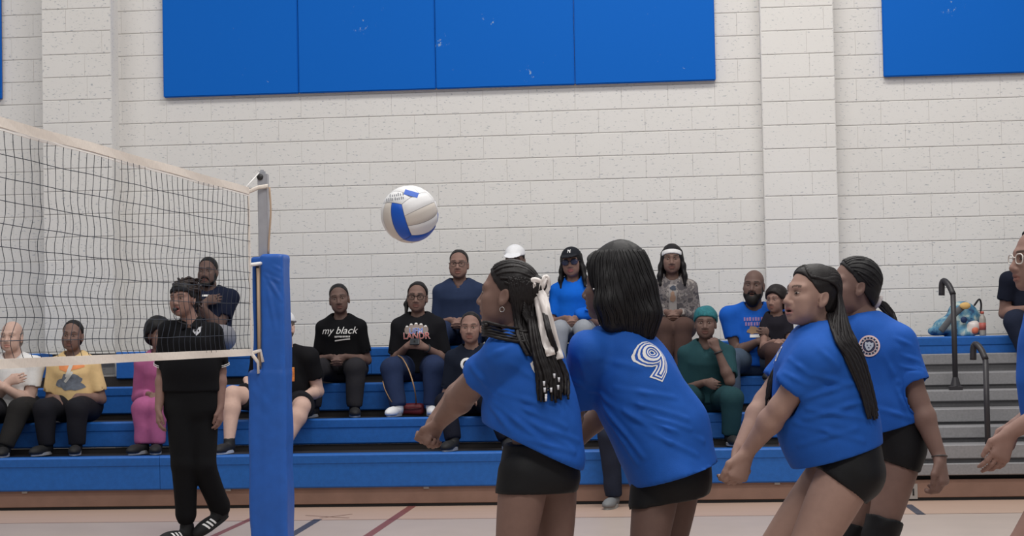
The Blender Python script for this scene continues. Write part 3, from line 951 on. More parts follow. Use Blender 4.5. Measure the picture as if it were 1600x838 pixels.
def head_ops(S, H, o):
    s = H.s
    E = lambda x, y, z, a, b, c, k=0.02, sub=False: S.ell(H.p(x, y, z), (a * s, b * s, c * s), H.R, k * s, sub)
    fw, jw = o.get('face_w', 1.0), o.get('jaw_w', 1.0)
    E(0, -0.014, 0.030, 0.073, 0.094, 0.082)
    E(0, 0.026, -0.030, 0.060 * fw, 0.062, 0.078, 0.03)
    E(0, 0.030, -0.078, 0.047 * jw, 0.047, 0.036, 0.03)
    E(0, 0.068, -0.098, 0.019 * jw, 0.016, 0.015, 0.025)
    for sx in (-1, 1):
        E(sx * 0.040, 0.056, -0.026, 0.022 * fw, 0.022, 0.020, 0.03)       # cheekbones
        E(sx * 0.034 * jw, 0.052, -0.062, 0.022 * jw, 0.02, 0.026, 0.03)
        S.cap(H.p(sx * 0.010, 0.080, 0.018), H.p(sx * 0.046, 0.066, 0.020), 0.010 * s, 0.009 * s, 0.02 * s)   # brow ridge
    for sx in (-1, 1):
        E(sx * 0.032, 0.090, -0.003, 0.016, 0.014, 0.011, 0.014, True)      # sockets
        E(sx * 0.031, 0.0705, -0.003, 0.0155, 0.0125, 0.0125, 0.005)        # lids
    S.cap(H.p(0, 0.080, 0.006), H.p(0, 0.101, -0.034), 0.0075 * s, 0.0120 * s, 0.014 * s)
    E(0, 0.101, -0.039, 0.0125, 0.0115, 0.0095, 0.008)
    nw = o.get('nose_w', 1.15)
    for sx in (-1, 1): E(sx * 0.0135 * nw, 0.092, -0.042, 0.0092 * nw, 0.0105, 0.0082, 0.006)
    E(0, 0.080, -0.058, 0.026, 0.014, 0.014, 0.014)
    lw = o.get('lip', 1.0); op = o.get('mouth', 0.0)
    E(0, 0.0865, -0.0635 + op * 0.2, 0.0235, 0.0105, 0.0065 * lw, 0.005)
    E(0, 0.0855, -0.0775 - op, 0.0215, 0.0110, 0.0078 * lw, 0.005)
    if op > 0: E(0, 0.092, -0.0705 - op * 0.4, 0.017, 0.016, 0.004 + op * 0.55, 0.003, True)
    else: E(0, 0.098, -0.0702, 0.022, 0.009, 0.0014, 0.003, True)
    if o.get('ears', True):
        for sx in (-1, 1):
            R = np.array([H.d(1, 0, 0), H.d(0, 0.95, 0.25), H.d(0, -0.25, 0.95)])
            S.ell(H.p(sx * 0.0745, -0.012, -0.014), np.array((0.009, 0.0185, 0.031)) * s, R, 0.008 * s)
            S.ell(H.p(sx * 0.0815, -0.010, -0.008), np.array((0.006, 0.010, 0.018)) * s, R, 0.005 * s, True)
            S.ell(H.p(sx * 0.072, -0.003, -0.038), np.array((0.007, 0.010, 0.010)) * s, R, 0.008 * s)

def face_paint(v, H, skin, o):
    """lips, brows and beard stubble are colours of the face itself"""
    q = H.inv(v); x, y, z = q[:, 0], q[:, 1], q[:, 2]
    c = np.tile(np.array(skin), (len(v), 1))
    lipc = np.array(o.get('lip_col', tuple(np.array(skin) * np.array((0.95, 0.72, 0.72)))))
    op = o.get('mouth', 0.0)
    m = ((x / 0.025) ** 2 + ((z + 0.0705 + op * 0.4) / (0.0135 + op * 0.6)) ** 2 < 1) & (y > 0.076)
    c[m] = lipc
    if op > 0:
        m = ((x / 0.016) ** 2 + ((z + 0.0705 + op * 0.4) / (0.003 + op * 0.5)) ** 2 < 1) & (y > 0.060) & (y < 0.0905)
        c[m] = np.array((0.035, 0.016, 0.016))
    bc = np.array(o.get('brow', (0.012, 0.009, 0.008)))
    bz = 0.024 + 0.004 * np.cos((np.abs(x) - 0.034) * 60) - 0.004
    m = (np.abs(x) > 0.013) & (np.abs(x) < 0.050) & (np.abs(z - bz) < o.get('brow_t', 0.0042)) & (y > 0.04)
    c[m] = c[m] * 0.2 + bc * 0.8
    m = (np.abs(x) > 0.016) & (np.abs(x) < 0.047) & (np.abs(z - 0.0055 + 0.10 * np.abs(np.abs(x) - 0.031)) < 0.0032) & (y > 0.05)
    c[m] = c[m] * 0.45 + bc * 0.55      # lash line
    b = o.get('beard', 0)
    if b:
        m = (z < -0.040 - 0.35 * np.maximum(0, 0.045 - np.abs(x)) ) & (y > -0.005) & ~(((x / 0.027) ** 2 + ((z + 0.0705) / 0.013) ** 2 < 1) & (y > 0.07)) & (z > -0.14)
        m |= (np.abs(z + 0.053) < 0.006) & (np.abs(x) < 0.032) & (y > 0.07)
        c[m] = c[m] * (1 - b) + bc * b
    # darker nostril and ear hollow tint kept to the skin's own tone
    sc_ = o.get('scalp')
    if sc_ is not None:
        m = (-0.73 * (y - 0.066) + 0.68 * (z - 0.07) > 0.0)
        c[m] = c[m] * (1 - sc_[1]) + np.array(sc_[0]) * sc_[1]
    return c

def hairline(H, k=0.0, low=0.0):
    """plane that keeps the hair side; returns point, outward normal of the removed side"""
    return H.p(0, 0.070 + k, 0.066 + k), H.d(0, 0.76, -0.65)

def hand_ops(S, W, d, t, n, curl=0.5, sc=1.0, spread=0.15, thumb=0.5, k=0.006):
    """W wrist, d finger direction, t towards thumb, n direction the palm faces"""
    W, d = A3(W), nrm(d); t = A3(t); t = nrm(t - d * (t @ d)); n_ = np.cross(d, t)
    if n_ @ A3(n) < 0: n_ = -n_
    n = n_
    S.seg(W + d * 0.005 * sc, W + d * 0.088 * sc, t, 0.027 * sc, 0.041 * sc, 0.019 * sc, 0.0145 * sc, 0.012 * sc)
    offs = (0.029, 0.0095, -0.0105, -0.0285); lens = (0.074, 0.082, 0.076, 0.060)
    cs = curl if hasattr(curl, '__len__') else [curl] * 4
    for i in range(4):
        a = W + d * (0.088 - 0.004 * abs(i - 1.3)) * sc + t * offs[i] * sc
        ang = 0.0; dirb = nrm(d + t * spread * (1.5 - i) * 0.3)
        r = 0.0094 * sc if i < 3 else 0.0082 * sc
        for j, fr in enumerate((0.46, 0.30, 0.24)):
            ang += cs[i] * (0.8, 1.0, 0.7)[j]
            dd = dirb * math.cos(ang) + n * math.sin(ang)
            b = a + dd * lens[i] * fr * sc
            S.cap(a, b, r, r * 0.92, k * sc); a = b; r *= 0.93
    a = W + d * 0.022 * sc + t * 0.022 * sc
    d1 = nrm(d * 0.75 + t * (0.75 - thumb * 0.5) + n * thumb * 0.6)
    b = a + d1 * 0.045 * sc; S.cap(a, b, 0.0145 * sc, 0.0110 * sc, 0.014 * sc)
    d2 = nrm(d * 1.0 + t * (0.2 - thumb * 0.7) + n * thumb * 0.6)
    c = b + d2 * 0.030 * sc; S.cap(b, c, 0.0110 * sc, 0.0098 * sc, k * sc)
    S.cap(c, c + nrm(d2 + n * 0.2) * 0.024 * sc, 0.0098 * sc, 0.0080 * sc, k * sc)

def arm_ops(S, sh, el, wr, w=1.0, k=0.02, fore=1.0):
    S.cap(sh, el, 0.050 * w, 0.038 * w, k, bulge=0.004 * w)
    mid = A3(el) + (A3(wr) - A3(el)) * 0.30
    S.cap(el, mid, 0.038 * w, 0.041 * w * fore, k)
    S.cap(mid, wr, 0.041 * w * fore, 0.0255 * (0.4 + 0.6 * w), k)

def leg_ops(S, hip, kn, an, w=1.0, k=0.03, thin=1.0):
    S.cap(hip, kn, 0.086 * w * thin, 0.056 * w * thin, k, bulge=0.006 * w)
    cm = A3(kn) + (A3(an) - A3(kn)) * 0.30
    S.cap(kn, cm, 0.054 * w * thin, 0.058 * w * thin, 0.02)
    S.cap(cm, an, 0.058 * w * thin, 0.036 * thin * (0.3 + 0.7 * w), k)

def eye_mesh():
    if 'eye' in bpy.data.meshes: return bpy.data.meshes['eye']
    V, F, mi = [], [], []
    def ellip(cy, a, b, c, m, nu=10, nv=6):
        o = len(V)
        for i in range(nv + 1):
            th = math.pi * i / nv
            for j in range(nu):
                ph = 2 * math.pi * j / nu
                V.append((a * math.sin(th) * math.cos(ph), cy + b * math.cos(th), c * math.sin(th) * math.sin(ph)))
        for i in range(nv):
            for j in range(nu):
                F.append((o + i * nu + j, o + i * nu + (j + 1) % nu, o + (i + 1) * nu + (j + 1) % nu, o + (i + 1) * nu + j)); mi.append(m)
    ellip(0, 0.0118, 0.0042, 0.0036, 0)
    ellip(0.0024, 0.0052, 0.0024, 0.0040, 1)
    me = bpy.data.meshes.new('eye'); me.from_pydata(V, [], F)
    me.materials.append(M_EYEW); me.materials.append(M_IRIS)
    me.polygons.foreach_set('material_index', mi); me.polygons.foreach_set('use_smooth', [True] * len(F))
    return me

def add_eyes(root, H, size=1.0):
    for sx in (-1, 1):
        o = link('eye', eye_mesh(), root)
        c = H.p(sx * 0.0315, 0.0805, -0.0025)
        f = nrm(H.d(sx * 0.22, 1, 0)); l = nrm(np.cross(H.u, f)); u = np.cross(f, l)
        M = Matrix(((l[0], f[0], u[0], 0), (l[1], f[1], u[1], 0), (l[2], f[2], u[2], 0), (0, 0, 0, 1)))
        M = M @ Matrix.Scale(H.s * size, 4)
        M.translation = Vector(c) - root_loc(root)
        o.matrix_local = M

def glasses(root, H, m, name='glasses', wide=1.0, lens=None):
    parts = []
    for sx in (-1, 1):
        P = []
        for k in range(17):
            a = 2 * math.pi * k / 16
            x, z = 0.024 * wide * math.copysign(abs(math.cos(a)) ** 0.7, math.cos(a)), 0.018 * wide * math.copysign(abs(math.sin(a)) ** 0.7, math.sin(a))
            P.append(H.p(sx * 0.034 * (0.5 + 0.5 * wide) + x, 0.094 - 0.18 * abs(x + sx * 0.034) ** 1.3, -0.004 + z))
        parts.append(tube_geo(P, 0.0024 * H.s, 5, close=False))
        parts.append(tube_geo([H.p(sx * 0.058 * wide, 0.086, 0.004), H.p(sx * 0.075, 0.06, 0.002), H.p(sx * 0.078, -0.005, 0.0)], 0.0022 * H.s, 5))
    parts.append(tube_geo([H.p(-0.012, 0.095, 0.0), H.p(0, 0.1, 0.004), H.p(0.012, 0.095, 0.0)], 0.002 * H.s, 5))
    V, F = merge(parts)
    g = mesh_obj(name, [tuple(p) for p in V], F, m, root)
    if lens:
        for sx in (-1, 1):
            S = Sdf(); S.ell(H.p(sx * 0.035, 0.0905, -0.004), np.array((0.024 * wide, 0.0025, 0.018 * wide)) * H.s, H.R)
            v, F = S.mesh(0.0016); mesh_obj('lens', v, F, lens, g)
    return g

def beard_ops(S, H, full=1.0):
    E = lambda x, y, z, a, b, c, k=0.02: S.ell(H.p(x, y, z), np.array((a, b, c)) * H.s, H.R, k * H.s)
    g = max(1.0, full)
    E(0, 0.056, -0.108 - 0.012 * (g - 1), 0.040 * g, 0.036 * g, 0.034 * full * g)
    for sx in (-1, 1):
        E(sx * 0.046, 0.032, -0.072, 0.020 * g, 0.034 * g, 0.040)
        E(sx * 0.062, 0.008, -0.040, 0.010, 0.016, 0.030)
        S.cap(H.p(0, 0.096, -0.055), H.p(sx * 0.020, 0.088, -0.058), 0.0055 * H.s, 0.006 * H.s, 0.008); S.cap(H.p(sx * 0.020, 0.088, -0.058), H.p(sx * 0.033, 0.070, -0.080), 0.006 * H.s, 0.010 * H.s, 0.012)
    S.ell(H.p(0, 0.102, -0.071), np.array((0.021, 0.022, 0.0115)) * H.s, H.R, 0.004, True)

def hair_cap(S, H, t=0.010, k=0.012):
    """close hair over the skull behind the hairline, as its own blob, then trimmed"""
    S.ell(H.p(0, -0.016, 0.032), np.array((0.073 + t, 0.095 + t, 0.083 + t)) * H.s, H.R, k)
    S.ell(H.p(0, -0.060, -0.035), np.array((0.058 + t * 0.6, 0.040 + t, 0.060)) * H.s, H.R, 0.03)
def hair_trim(S, H, f=0.062, z=0.074, slope=(0.76, -0.65)):
    S.cut(H.p(0, f, z), H.d(0, *slope), 0.0)
    # clear the ears
    for sx in (-1, 1): S.ell(H.p(sx * 0.082, 0.012, -0.028), np.array((0.030, 0.034, 0.034)) * H.s, H.R, 0.008, True)

def braids(H, starts, path_fn, n_pts=22, r=0.0052, seed=1, twist=1.0):
    """bumpy braids; path_fn(i, start) gives control points"""
    parts = []
    for i, st in enumerate(starts):
        P = spline(path_fn(i, st), 12)
        R = []
        L = 0.0; prev = P[0]
        for j, p in enumerate(P):
            L += np.linalg.norm(p - prev); prev = p
            R.append(r * (0.82 + 0.26 * abs(math.sin(L / r * 0.55 * twist + i))) * (1.0 if j < len(P) - 3 else 0.75))
        parts.append(tube_geo(P, R, 6))
    V, F = merge(parts)
    return [tuple(p) for p in V], F

def project_text(body, target_v, target_F, origin, ex, ey, size, m, parent, name='lettering', align='CENTER', shear=0.0, offset=0.0, depth=0.004, lift=0.003, spacing=1.0, xscale=1.0):
    """flat print: text outline laid on a garment by casting along its normal"""
    cu = bpy.data.curves.new('print_text', 'FONT'); cu.body = body; cu.size = size; cu.align_x = align; cu.align_y = 'CENTER'
    cu.shear = shear; cu.offset = offset; cu.space_character = spacing; cu.resolution_u = 4
    o = bpy.data.objects.new('print_text', cu); COL.objects.link(o)
    dg = bpy.context.evaluated_depsgraph_get(); dg.update()
    me = bpy.data.meshes.new_from_object(o.evaluated_get(dg))
    bpy.data.objects.remove(o); bpy.data.curves.remove(cu)
    bm = bmesh.new(); bm.from_mesh(me); bpy.data.meshes.remove(me)
    bmesh.ops.triangulate(bm, faces=bm.faces[:])
    lim = max(size * 0.08, 0.008)
    for _ in range(3):
        es = [e for e in bm.edges if e.calc_length() > lim]
        if not es: break
        bmesh.ops.subdivide_edges(bm, edges=es, cuts=1); bmesh.ops.triangulate(bm, faces=bm.faces[:])
    V = [(v.co.x * xscale, v.co.y) for v in bm.verts]; F = [tuple(v.index for v in f.verts) for f in bm.faces]
    bm.free()
    return lay_on(V, F, target_v, target_F, origin, ex, ey, m, parent, name, lift)

BVH_CACHE = {}
def lay_on(V, F, tv, tF, origin, ex, ey, m, parent, name, lift=0.003, reach=0.25):
    key = id(tv)
    if key not in BVH_CACHE: BVH_CACHE[key] = (BVHTree.FromPolygons([tuple(p) for p in tv], [tuple(int(i) for i in f) for f in tF]), tv)
    bvh = BVH_CACHE[key][0]
    ex, ey = nrm(ex), A3(ey); ey = nrm(ey - ex * (ey @ ex)); nn = np.cross(ex, ey); o = A3(origin)
    out = []; last = 0.0
    for x, y in V:
        p = o + ex * x + ey * y
        hit = bvh.ray_cast(Vector(p + nn * reach), Vector(-nn), reach * 2.2)
        if hit[0] is not None:
            last = (np.array(hit[0]) - p) @ nn; q = np.array(hit[0]) + nn * lift
        else: q = p + nn * (last + lift)
        out.append(tuple(q))
    ob = mesh_obj(name, out, F, m, parent, smooth=True)
    return ob

def ring_shape(pts_out, pts_in):
    n = len(pts_out); V = list(pts_out) + list(pts_in)
    return V, [(i, (i + 1) % n, n + (i + 1) % n, n + i) for i in range(n)]
def disc_ring(r0, r1, n=28, x0=0, y0=0, sx=1.0, sy=1.0):
    o = [(x0 + sx * r1 * math.cos(2 * math.pi * k / n), y0 + sy * r1 * math.sin(2 * math.pi * k / n)) for k in range(n)]
    i = [(x0 + sx * r0 * math.cos(2 * math.pi * k / n), y0 + sy * r0 * math.sin(2 * math.pi * k / n)) for k in range(n)]
    return ring_shape(o, i)
def quad_patch(x0, x1, y0, y1, nx=4, ny=4, shear=0.0):
    V = [(x0 + (x1 - x0) * i / nx + shear * (y0 + (y1 - y0) * j / ny), y0 + (y1 - y0) * j / ny) for i in range(nx + 1) for j in range(ny + 1)]
    return V, [(i * (ny + 1) + j, (i + 1) * (ny + 1) + j, (i + 1) * (ny + 1) + j + 1, i * (ny + 1) + j + 1) for i in range(nx) for j in range(ny)]
def poly_strip(P, w):
    """flat ribbon along 2-D points"""
    V, F = [], []
    P = [np.array(p, float) for p in spline([(x, y, 0) for x, y in P], 6)]
    for i, p in enumerate(P):
        t = P[min(i + 1, len(P) - 1)] - P[max(i - 1, 0)]; t /= np.linalg.norm(t) + 1e-9
        s = np.array((-t[1], t[0], 0)) * w / 2
        V += [tuple((p + s)[:2]), tuple((p - s)[:2])]
    return V, [(2 * i, 2 * i + 1, 2 * i + 3, 2 * i + 2) for i in range(len(P) - 1)]

def shoe(root, heel, toe_dir, floor_z, m, sole_m, L=0.26, stripes=None, up=(0, 0, 1), ankle=None):
    """heel: point under the ankle at ground level; toe_dir horizontal-ish direction"""
    f = nrm(toe_dir); u = nrm(A3(up) - f * (A3(up) @ f)); s = np.cross(u, f); h = A3(heel)
    R = np.array([s, f, u])
    S = Sdf()
    p = lambda y, z, x=0: h + f * y + u * z + s * x
    S.ell(p(-0.02, 0.045), (0.036, 0.052, 0.055), R, 0.03)
    S.ell(p(L * 0.40, 0.038), (0.041, 0.10, 0.040), R, 0.03)
    S.ell(p(L * 0.62, 0.030), (0.044, 0.075, 0.032), R, 0.03)
    S.cap(p(0.0, 0.06), p(-0.005, 0.10), 0.042, 0.044, 0.02)
    S.cut(p(0, 0.012), -u, 0.0)
    S.cut(p(0, 0.115), u, 0.0)
    v, F = S.mesh(0.0105 if stripes is None else 0.007)
    sh = mesh_obj('shoe', v, F, m, root)
    n = 20; top, bot = [], []
    for k in range(n):
        a = 2 * math.pi * k / n
        y = math.sin(a); x = math.cos(a)
        w = 0.045 if y > 0 else 0.040
        yy = L * 0.30 + y * (L * 0.5 + 0.012)
        top.append(tuple(p(yy, 0.024, x * w * (1.0 if abs(y) < 0.6 else 0.98)))); bot.append(tuple(p(yy, 0.0, x * w)))
    V = bot + top
    Fc = [tuple(range(n - 1, -1, -1)), tuple(range(n, 2 * n))] + [(k, (k + 1) % n, n + (k + 1) % n, n + k) for k in range(n)]
    mesh_obj('sole', V, Fc, sole_m, sh, smooth=False)
    if stripes:
        side = stripes
        for k in range(3):
            y0 = L * 0.30 + k * 0.030
            Vv, Ff = quad_patch(-0.0075, 0.0075, -0.022, 0.024, 2, 6, shear=-0.45)
            lay_on(Vv, Ff, v, F, p(y0, 0.045), f * -side, u, M_WHITEP, sh, 'stripe', 0.002, 0.12)
    return sh
# ------------------------------------------------------------------ spectators on the bleachers
SK = {'deep': rgb(104, 82, 75), 'dark': rgb(122, 96, 87), 'brown': rgb(138, 108, 98), 'mid': rgb(158, 128, 116), 'light': rgb(198, 166, 152)}
HB = (20, 18, 20)
CROWD = 'spectators seated on the bleachers'

def spectator(px, row, label, sk='brown', w=1.0, tall=1.0, shirt=(30, 30, 34), pants=(36, 36, 42), arms='lap', lean=0.06, yaw=0.0, head=(0, 0, 0),
              spread=0.16, sleeve=0.48, hair='short', hair_c=HB, face=None, sex='f', dx=0.0, dy=0.0, shorts=False, feet=None, knees=None, neckline='crew',
              shoes=(24, 24, 26), sole=(150, 150, 152), long_=False, seat_dz=0.0, hs=None, shirt_name='tee', pants_name='trousers', floor=None, hscale=1.0, armz=None):
    """seated person whose head is seen near pixel column px on bleacher row `row` (0 lowest)"""
    y0, z0 = ROWY[row], ROWZ[row]
    zf = floor if floor is not None else (ROWZ[row - 1] if row > 0 else 0.0)
    X = on_y(px, 540, y0 + 0.12).x + dx
    T = tall
    cy, sy_ = math.cos(yaw), math.sin(yaw)
    def P(x, y, z):           # person frame: x their left (image right), y back, z up from the seat
        return np.array((X + x * cy + y * sy_, y0 + dy + 0.16 + (-x * sy_ + y * cy), z0 + seat_dz + z))
    root = empty('person', tuple(P(0, 0, 0)), label, 'person', CROWD)
    face = dict(face or {})
    skin = SK[sk]
    dirf = np.array((-sy_, -cy, 0.0)); dirl = np.array((cy, -sy_, 0.0))
    hipc = P(0, 0.0, 0.115 * T)
    chest = P(0, 0.01 - lean * 0.6, 0.40 * T); neckb = P(0, 0.0 - lean, 0.545 * T)
    # head
    hy, hp, hr = head
    f = np.array((-math.sin(yaw + hy), -math.cos(yaw + hy), 0.0)); f = f * math.cos(hp) + np.array((0, 0, math.sin(hp)))
    up = np.array((0, 0, 1.0)) + hr * dirl
    HS = (hs or (1.07 if sex == 'm' else 1.05)) * hscale
    hc = neckb + np.array((0, 0, 0.145 * T ** 0.5)) + dirf * 0.03 + dirl * hr * 0.06
    H = Frame(hc, f, up, HS)
    shw = (0.150 if sex == 'f' else 0.178) * (0.6 + 0.4 * w) * T
    SHL = [neckb + dirl * sx * shw + np.array((0, 0, -0.092)) for sx in (1, -1)]     # 0 left, 1 right
    ua, fa = 0.285 * T, 0.25 * T
    G = lambda x, y, z: P(x * T, y, z * T)
    # wrists / hands by pose
    hands = {}
    if arms == 'lap':
        wr = [G(0.06, -0.24, 0.215), G(-0.06, -0.24, 0.215)]
        hd = [nrm(dirf * 0.7 - dirl * 0.5 + np.array((0, 0, -0.5))), nrm(dirf * 0.7 + dirl * 0.5 + np.array((0, 0, -0.5)))]
        th = [np.array((0, 0, 1.0)) + dirf * 0.4, np.array((0, 0, 1.0)) + dirf * 0.4]; pn = [-dirl, dirl]; cu = [0.45, 0.5]
    elif arms == 'knees':
        wr = [G(0.09, -0.26, 0.21), G(-0.08, -0.25, 0.20)]
        hd = [nrm(dirf * 0.8 + np.array((0, 0, -0.8)) - dirl * 0.15), nrm(dirf * 0.7 + np.array((0, 0, -0.9)) + dirl * 0.1)]
        th = [-dirl, dirl]; pn = [np.array((0, 0, -1.0)) - dirf * 0.5] * 2; cu = [0.3, 0.35]
    elif arms == 'knees_wide':
        wr = [G(0.16, -0.24, 0.17), G(-0.27, -0.2, 0.30)]
        hd = [nrm(dirf * 0.8 + np.array((0, 0, -0.6)) - dirl * 0.5), nrm(dirf * 0.8 + np.array((0, 0, -0.6)) + dirl * 0.5)]
        th = [-dirl, dirl]; pn = [np.array((0, 0, -1.0))] * 2; cu = [0.4, 0.4]
    elif arms == 'folded':
        wr = [G(-0.005, -0.205 - lean, 0.29), G(0.005, -0.165 - lean, 0.325)]
        hd = [nrm(-dirl + np.array((0, 0, 0.25)) + dirf * 0.05), nrm(dirl + np.array((0, 0, 0.3)) + dirf * -0.1)]
        th = [np.array((0, 0, 1.0)), np.array((0, 0, 1.0))]; pn = [-dirf, -dirf]; cu = [0.25, 0.25]
    elif arms == 'folded_high':
        wr = [G(-0.005, -0.225 - lean, 0.375), G(0.005, -0.185 - lean, 0.41)]
        hd = [nrm(-dirl + np.array((0, 0, 0.15))), nrm(dirl + np.array((0, 0, 0.3)))]
        th = [np.array((0, 0, 1.0)), np.array((0, 0, 1.0))]; pn = [-dirf, -dirf]; cu = [0.25, 0.25]
    elif arms == 'phone':
        wr = [G(0.085, -0.25, 0.275), G(-0.075, -0.25, 0.285)]
        hd = [nrm(-dirl * 0.75 + dirf * 0.45 + np.array((0, 0, 0.25))), nrm(dirl * 0.75 + dirf * 0.45 + np.array((0, 0, 0.25)))]
        th = [np.array((0, 0, 1.0)) - dirf * 0.2] * 2; pn = [-dirf + np.array((0, 0, 0.4))] * 2; cu = [0.55, 0.55]
    elif arms == 'chin':
        wr = [G(0.085, -0.20 - lean, 0.475), G(-0.02, -0.23, 0.235)]
        hd = [nrm(-dirl * 0.35 + np.array((0, 0, 1.0))), nrm(dirl * 0.75 + dirf * 0.6 + np.array((0, 0, -0.25)))]
        th = [-dirl + dirf * 0.2, np.array((0, 0, 1.0))]; pn = [-dirl * 0.4 - dirf, dirl * 0.4 - dirf]; cu = [1.1, 0.6]
    elif arms == 'hold':
        wr = [G(0.16, -0.28, 0.33), G(0.02, -0.27, 0.26)]
        hd = [nrm(-dirl + dirf * 0.3), nrm(dirl + dirf * 0.4 + np.array((0, 0, -0.1)))]
        th = [np.array((0, 0, 1.0))] * 2; pn = [-dirf, -dirf]; cu = [0.3, 0.5]
    if armz:
        for i in (0, 1): wr[i] = wr[i] + A3(armz[i])
    el = [ik(SHL[i], wr[i], ua, fa, (dirl * (1 if i == 0 else -1)) * (0.2 if arms == 'knees_wide' else 0.45) - dirf * 0.6 + np.array((0, 0, -0.7))) for i in (0, 1)]
    # legs
    hips = [hipc + dirl * sx * 0.085 * (0.5 + 0.5 * w) for sx in (1, -1)]
    kn = [G(spread, -0.40, 0.115), G(-spread, -0.40, 0.115)]
    if knees: kn = [G(*knees[0]), G(*knees[1])]
    an = [P(spread * 0.9 * T, -0.36, zf - z0 + 0.085), P(-spread * 0.9 * T, -0.36, zf - z0 + 0.085)]
    if feet: an = [P(feet[0][0], feet[0][1], zf - z0 + 0.085), P(feet[1][0], feet[1][1], zf - z0 + 0.085)]
    # ---- body
    B = Sdf()
    B.tube([hipc, chest, neckb - np.array((0, 0, 0.05))], dirl, [0.11 * w, 0.10 * w, 0.09], [0.075 * w, 0.07 * w, 0.05], 0.04)
    neck_r = (0.050 if sex == 'f' else 0.058) * (0.75 + 0.25 * w)
    B.cap(neckb - np.array((0, 0, 0.05)) - dirf * 0.005, H.p(0, -0.02, -0.04), neck_r + 0.006, neck_r - 0.006, 0.03)
    aw = (0.92 if sex == 'f' else 1.08) * (0.5 + 0.5 * w)
    BA = Sdf()
    for i in (0, 1):
        arm_ops(BA, SHL[i], el[i], wr[i], aw, 0.02)
        B.cap(SHL[i], SHL[i] + (el[i] - SHL[i]) * 0.3, 0.035, 0.03, 0.02)
        B.cap(SHL[i], neckb - np.array((0, 0, 0.06)), 0.035, 0.045, 0.03)
        hand_ops(BA, wr[i], hd[i], th[i], pn[i], cu[i], 0.98 if sex == 'm' else 0.92)
        leg_ops(B, hips[i], kn[i], an[i], w, thin=(1.0 if shorts else 0.72))
    v, F = B.mesh(0.0105 if shorts else 0.0145)
    va, Fa = BA.mesh(0.0086); F = np.concatenate([F, Fa + len(v)]); v = np.concatenate([v, va])
    S = Sdf(); head_ops(S, H, face)
    S.cap(H.p(0, -0.02, -0.045), neckb - dirf * 0.005, neck_r - 0.004, neck_r + 0.004, 0.025)
    v2, F2 = S.mesh(0.0060)
    cols = np.concatenate([np.tile(np.array(skin), (len(v), 1)), face_paint(v2, H, skin, face)])
    mesh_obj('body', np.concatenate([v, v2]), np.concatenate([F, F2 + len(v)]), M_SKIN, root, colors=cols)
    add_eyes(root, H)
    # ---- shirt
    C = Sdf()
    bust = 0.018 if sex == 'f' else 0.0
    hem = hipc + np.array((0, 0, -0.045)) + dirf * 0.02
    wz = hipc * 0.45 + chest * 0.55
    C.tube([neckb + np.array((0, 0, -0.035)), chest + np.array((0, 0, 0.02)) + dirf * bust * 0.8, wz + dirf * 0.012, hem], dirl,
           [0.10 * (0.6 + 0.4 * w), 0.148 * w, 0.150 * w, 0.172 * w], [0.070, 0.112 * w + bust, 0.115 * w, 0.135 * w], 0.05, flat=(0, 0, -1))
    for i in (0, 1):
        sgn = 1 if i == 0 else -1
        C.cap(neckb + dirl * sgn * 0.050 + np.array((0, 0, -0.024)), SHL[i] + np.array((0, 0, 0.004)), 0.044, 0.060 * aw, 0.04)
        if long_:
            C.cap(SHL[i], el[i], 0.064 * aw, 0.053 * aw, 0.03)
            C.cap(el[i], wr[i], 0.053 * aw, 0.042 * aw, 0.02, flat=True)
        else:
            se = SHL[i] + (el[i] - SHL[i]) * sleeve * 1.25
            C.cap(SHL[i], se, 0.062 * aw, 0.064 * aw, 0.03, flat=True)
            dd = nrm(se - SHL[i])
            C.cap(se - dd * 0.012, se + dd * 0.05, 0.050 * aw, 0.050 * aw, 0.004, sub=True)
    if arms in ('folded', 'folded_high'): pass
    nh = neck_r + 0.014
    C.cap(neckb + dirf * 0.012 + np.array((0, 0, -0.012)), H.p(0, -0.005, -0.06), nh, nh + 0.004, 0.008, sub=True)
    if neckline == 'v':
        C.cap(neckb + dirf * 0.13 + np.array((0, 0, -0.12)), neckb + dirf * 0.05 + np.array((0, 0, 0.01)), 0.006, 0.050, 0.006, sub=True)
    if neckline == 'hood':
        C.ell(neckb - dirf * 0.06 + np.array((0, 0, 0.0)), (0.09, 0.05, 0.05), np.array([dirl, dirf, (0, 0, 1)]), 0.03)
    vs, Fs = C.mesh(0.0118)
    vs = relax(folds(vs, Fs, 0.0045, 26, int(px) + 7, direction=(0.3, 0.2, 1)), Fs, 2)
    sm = cloth_mat(shirt, shirt_name)
    so = mesh_obj('hoodie' if neckline == 'hood' else ('jacket' if shirt_name == 'jacket' else 'shirt'), vs, Fs, sm, root)
    # ---- trousers
    Q = Sdf()
    pw = 1.10 * (0.5 + 0.5 * w)
    for i in (0, 1):
        Q.cap(hipc + dirf * 0.0, hips[i], 0.115 * w, 0.105 * w, 0.04)
        if shorts:
            ke = hips[i] + (kn[i] - hips[i]) * 0.78
            Q.cap(hips[i], ke, 0.100 * pw, 0.088 * pw, 0.04, flat=True)
        else:
            Q.cap(hips[i], kn[i], 0.098 * pw, 0.074 * pw, 0.04)
            Q.cap(kn[i], an[i] + np.array((0, 0, -0.01)), 0.074 * pw, 0.056 * pw, 0.02, flat=True)
    Q.cut(hipc + np.array((0, 0, 0.10)), (0, 0, 1), c=hipc - dirf * 0.04, r=0.2)
    vq, Fq = Q.mesh(0.0135)
    vq = relax(folds(vq, Fq, 0.0045, 30, int(px) + 31), Fq, 1)
    mesh_obj('shorts' if shorts else 'trousers', vq, Fq, cloth_mat(pants, pants_name), root)
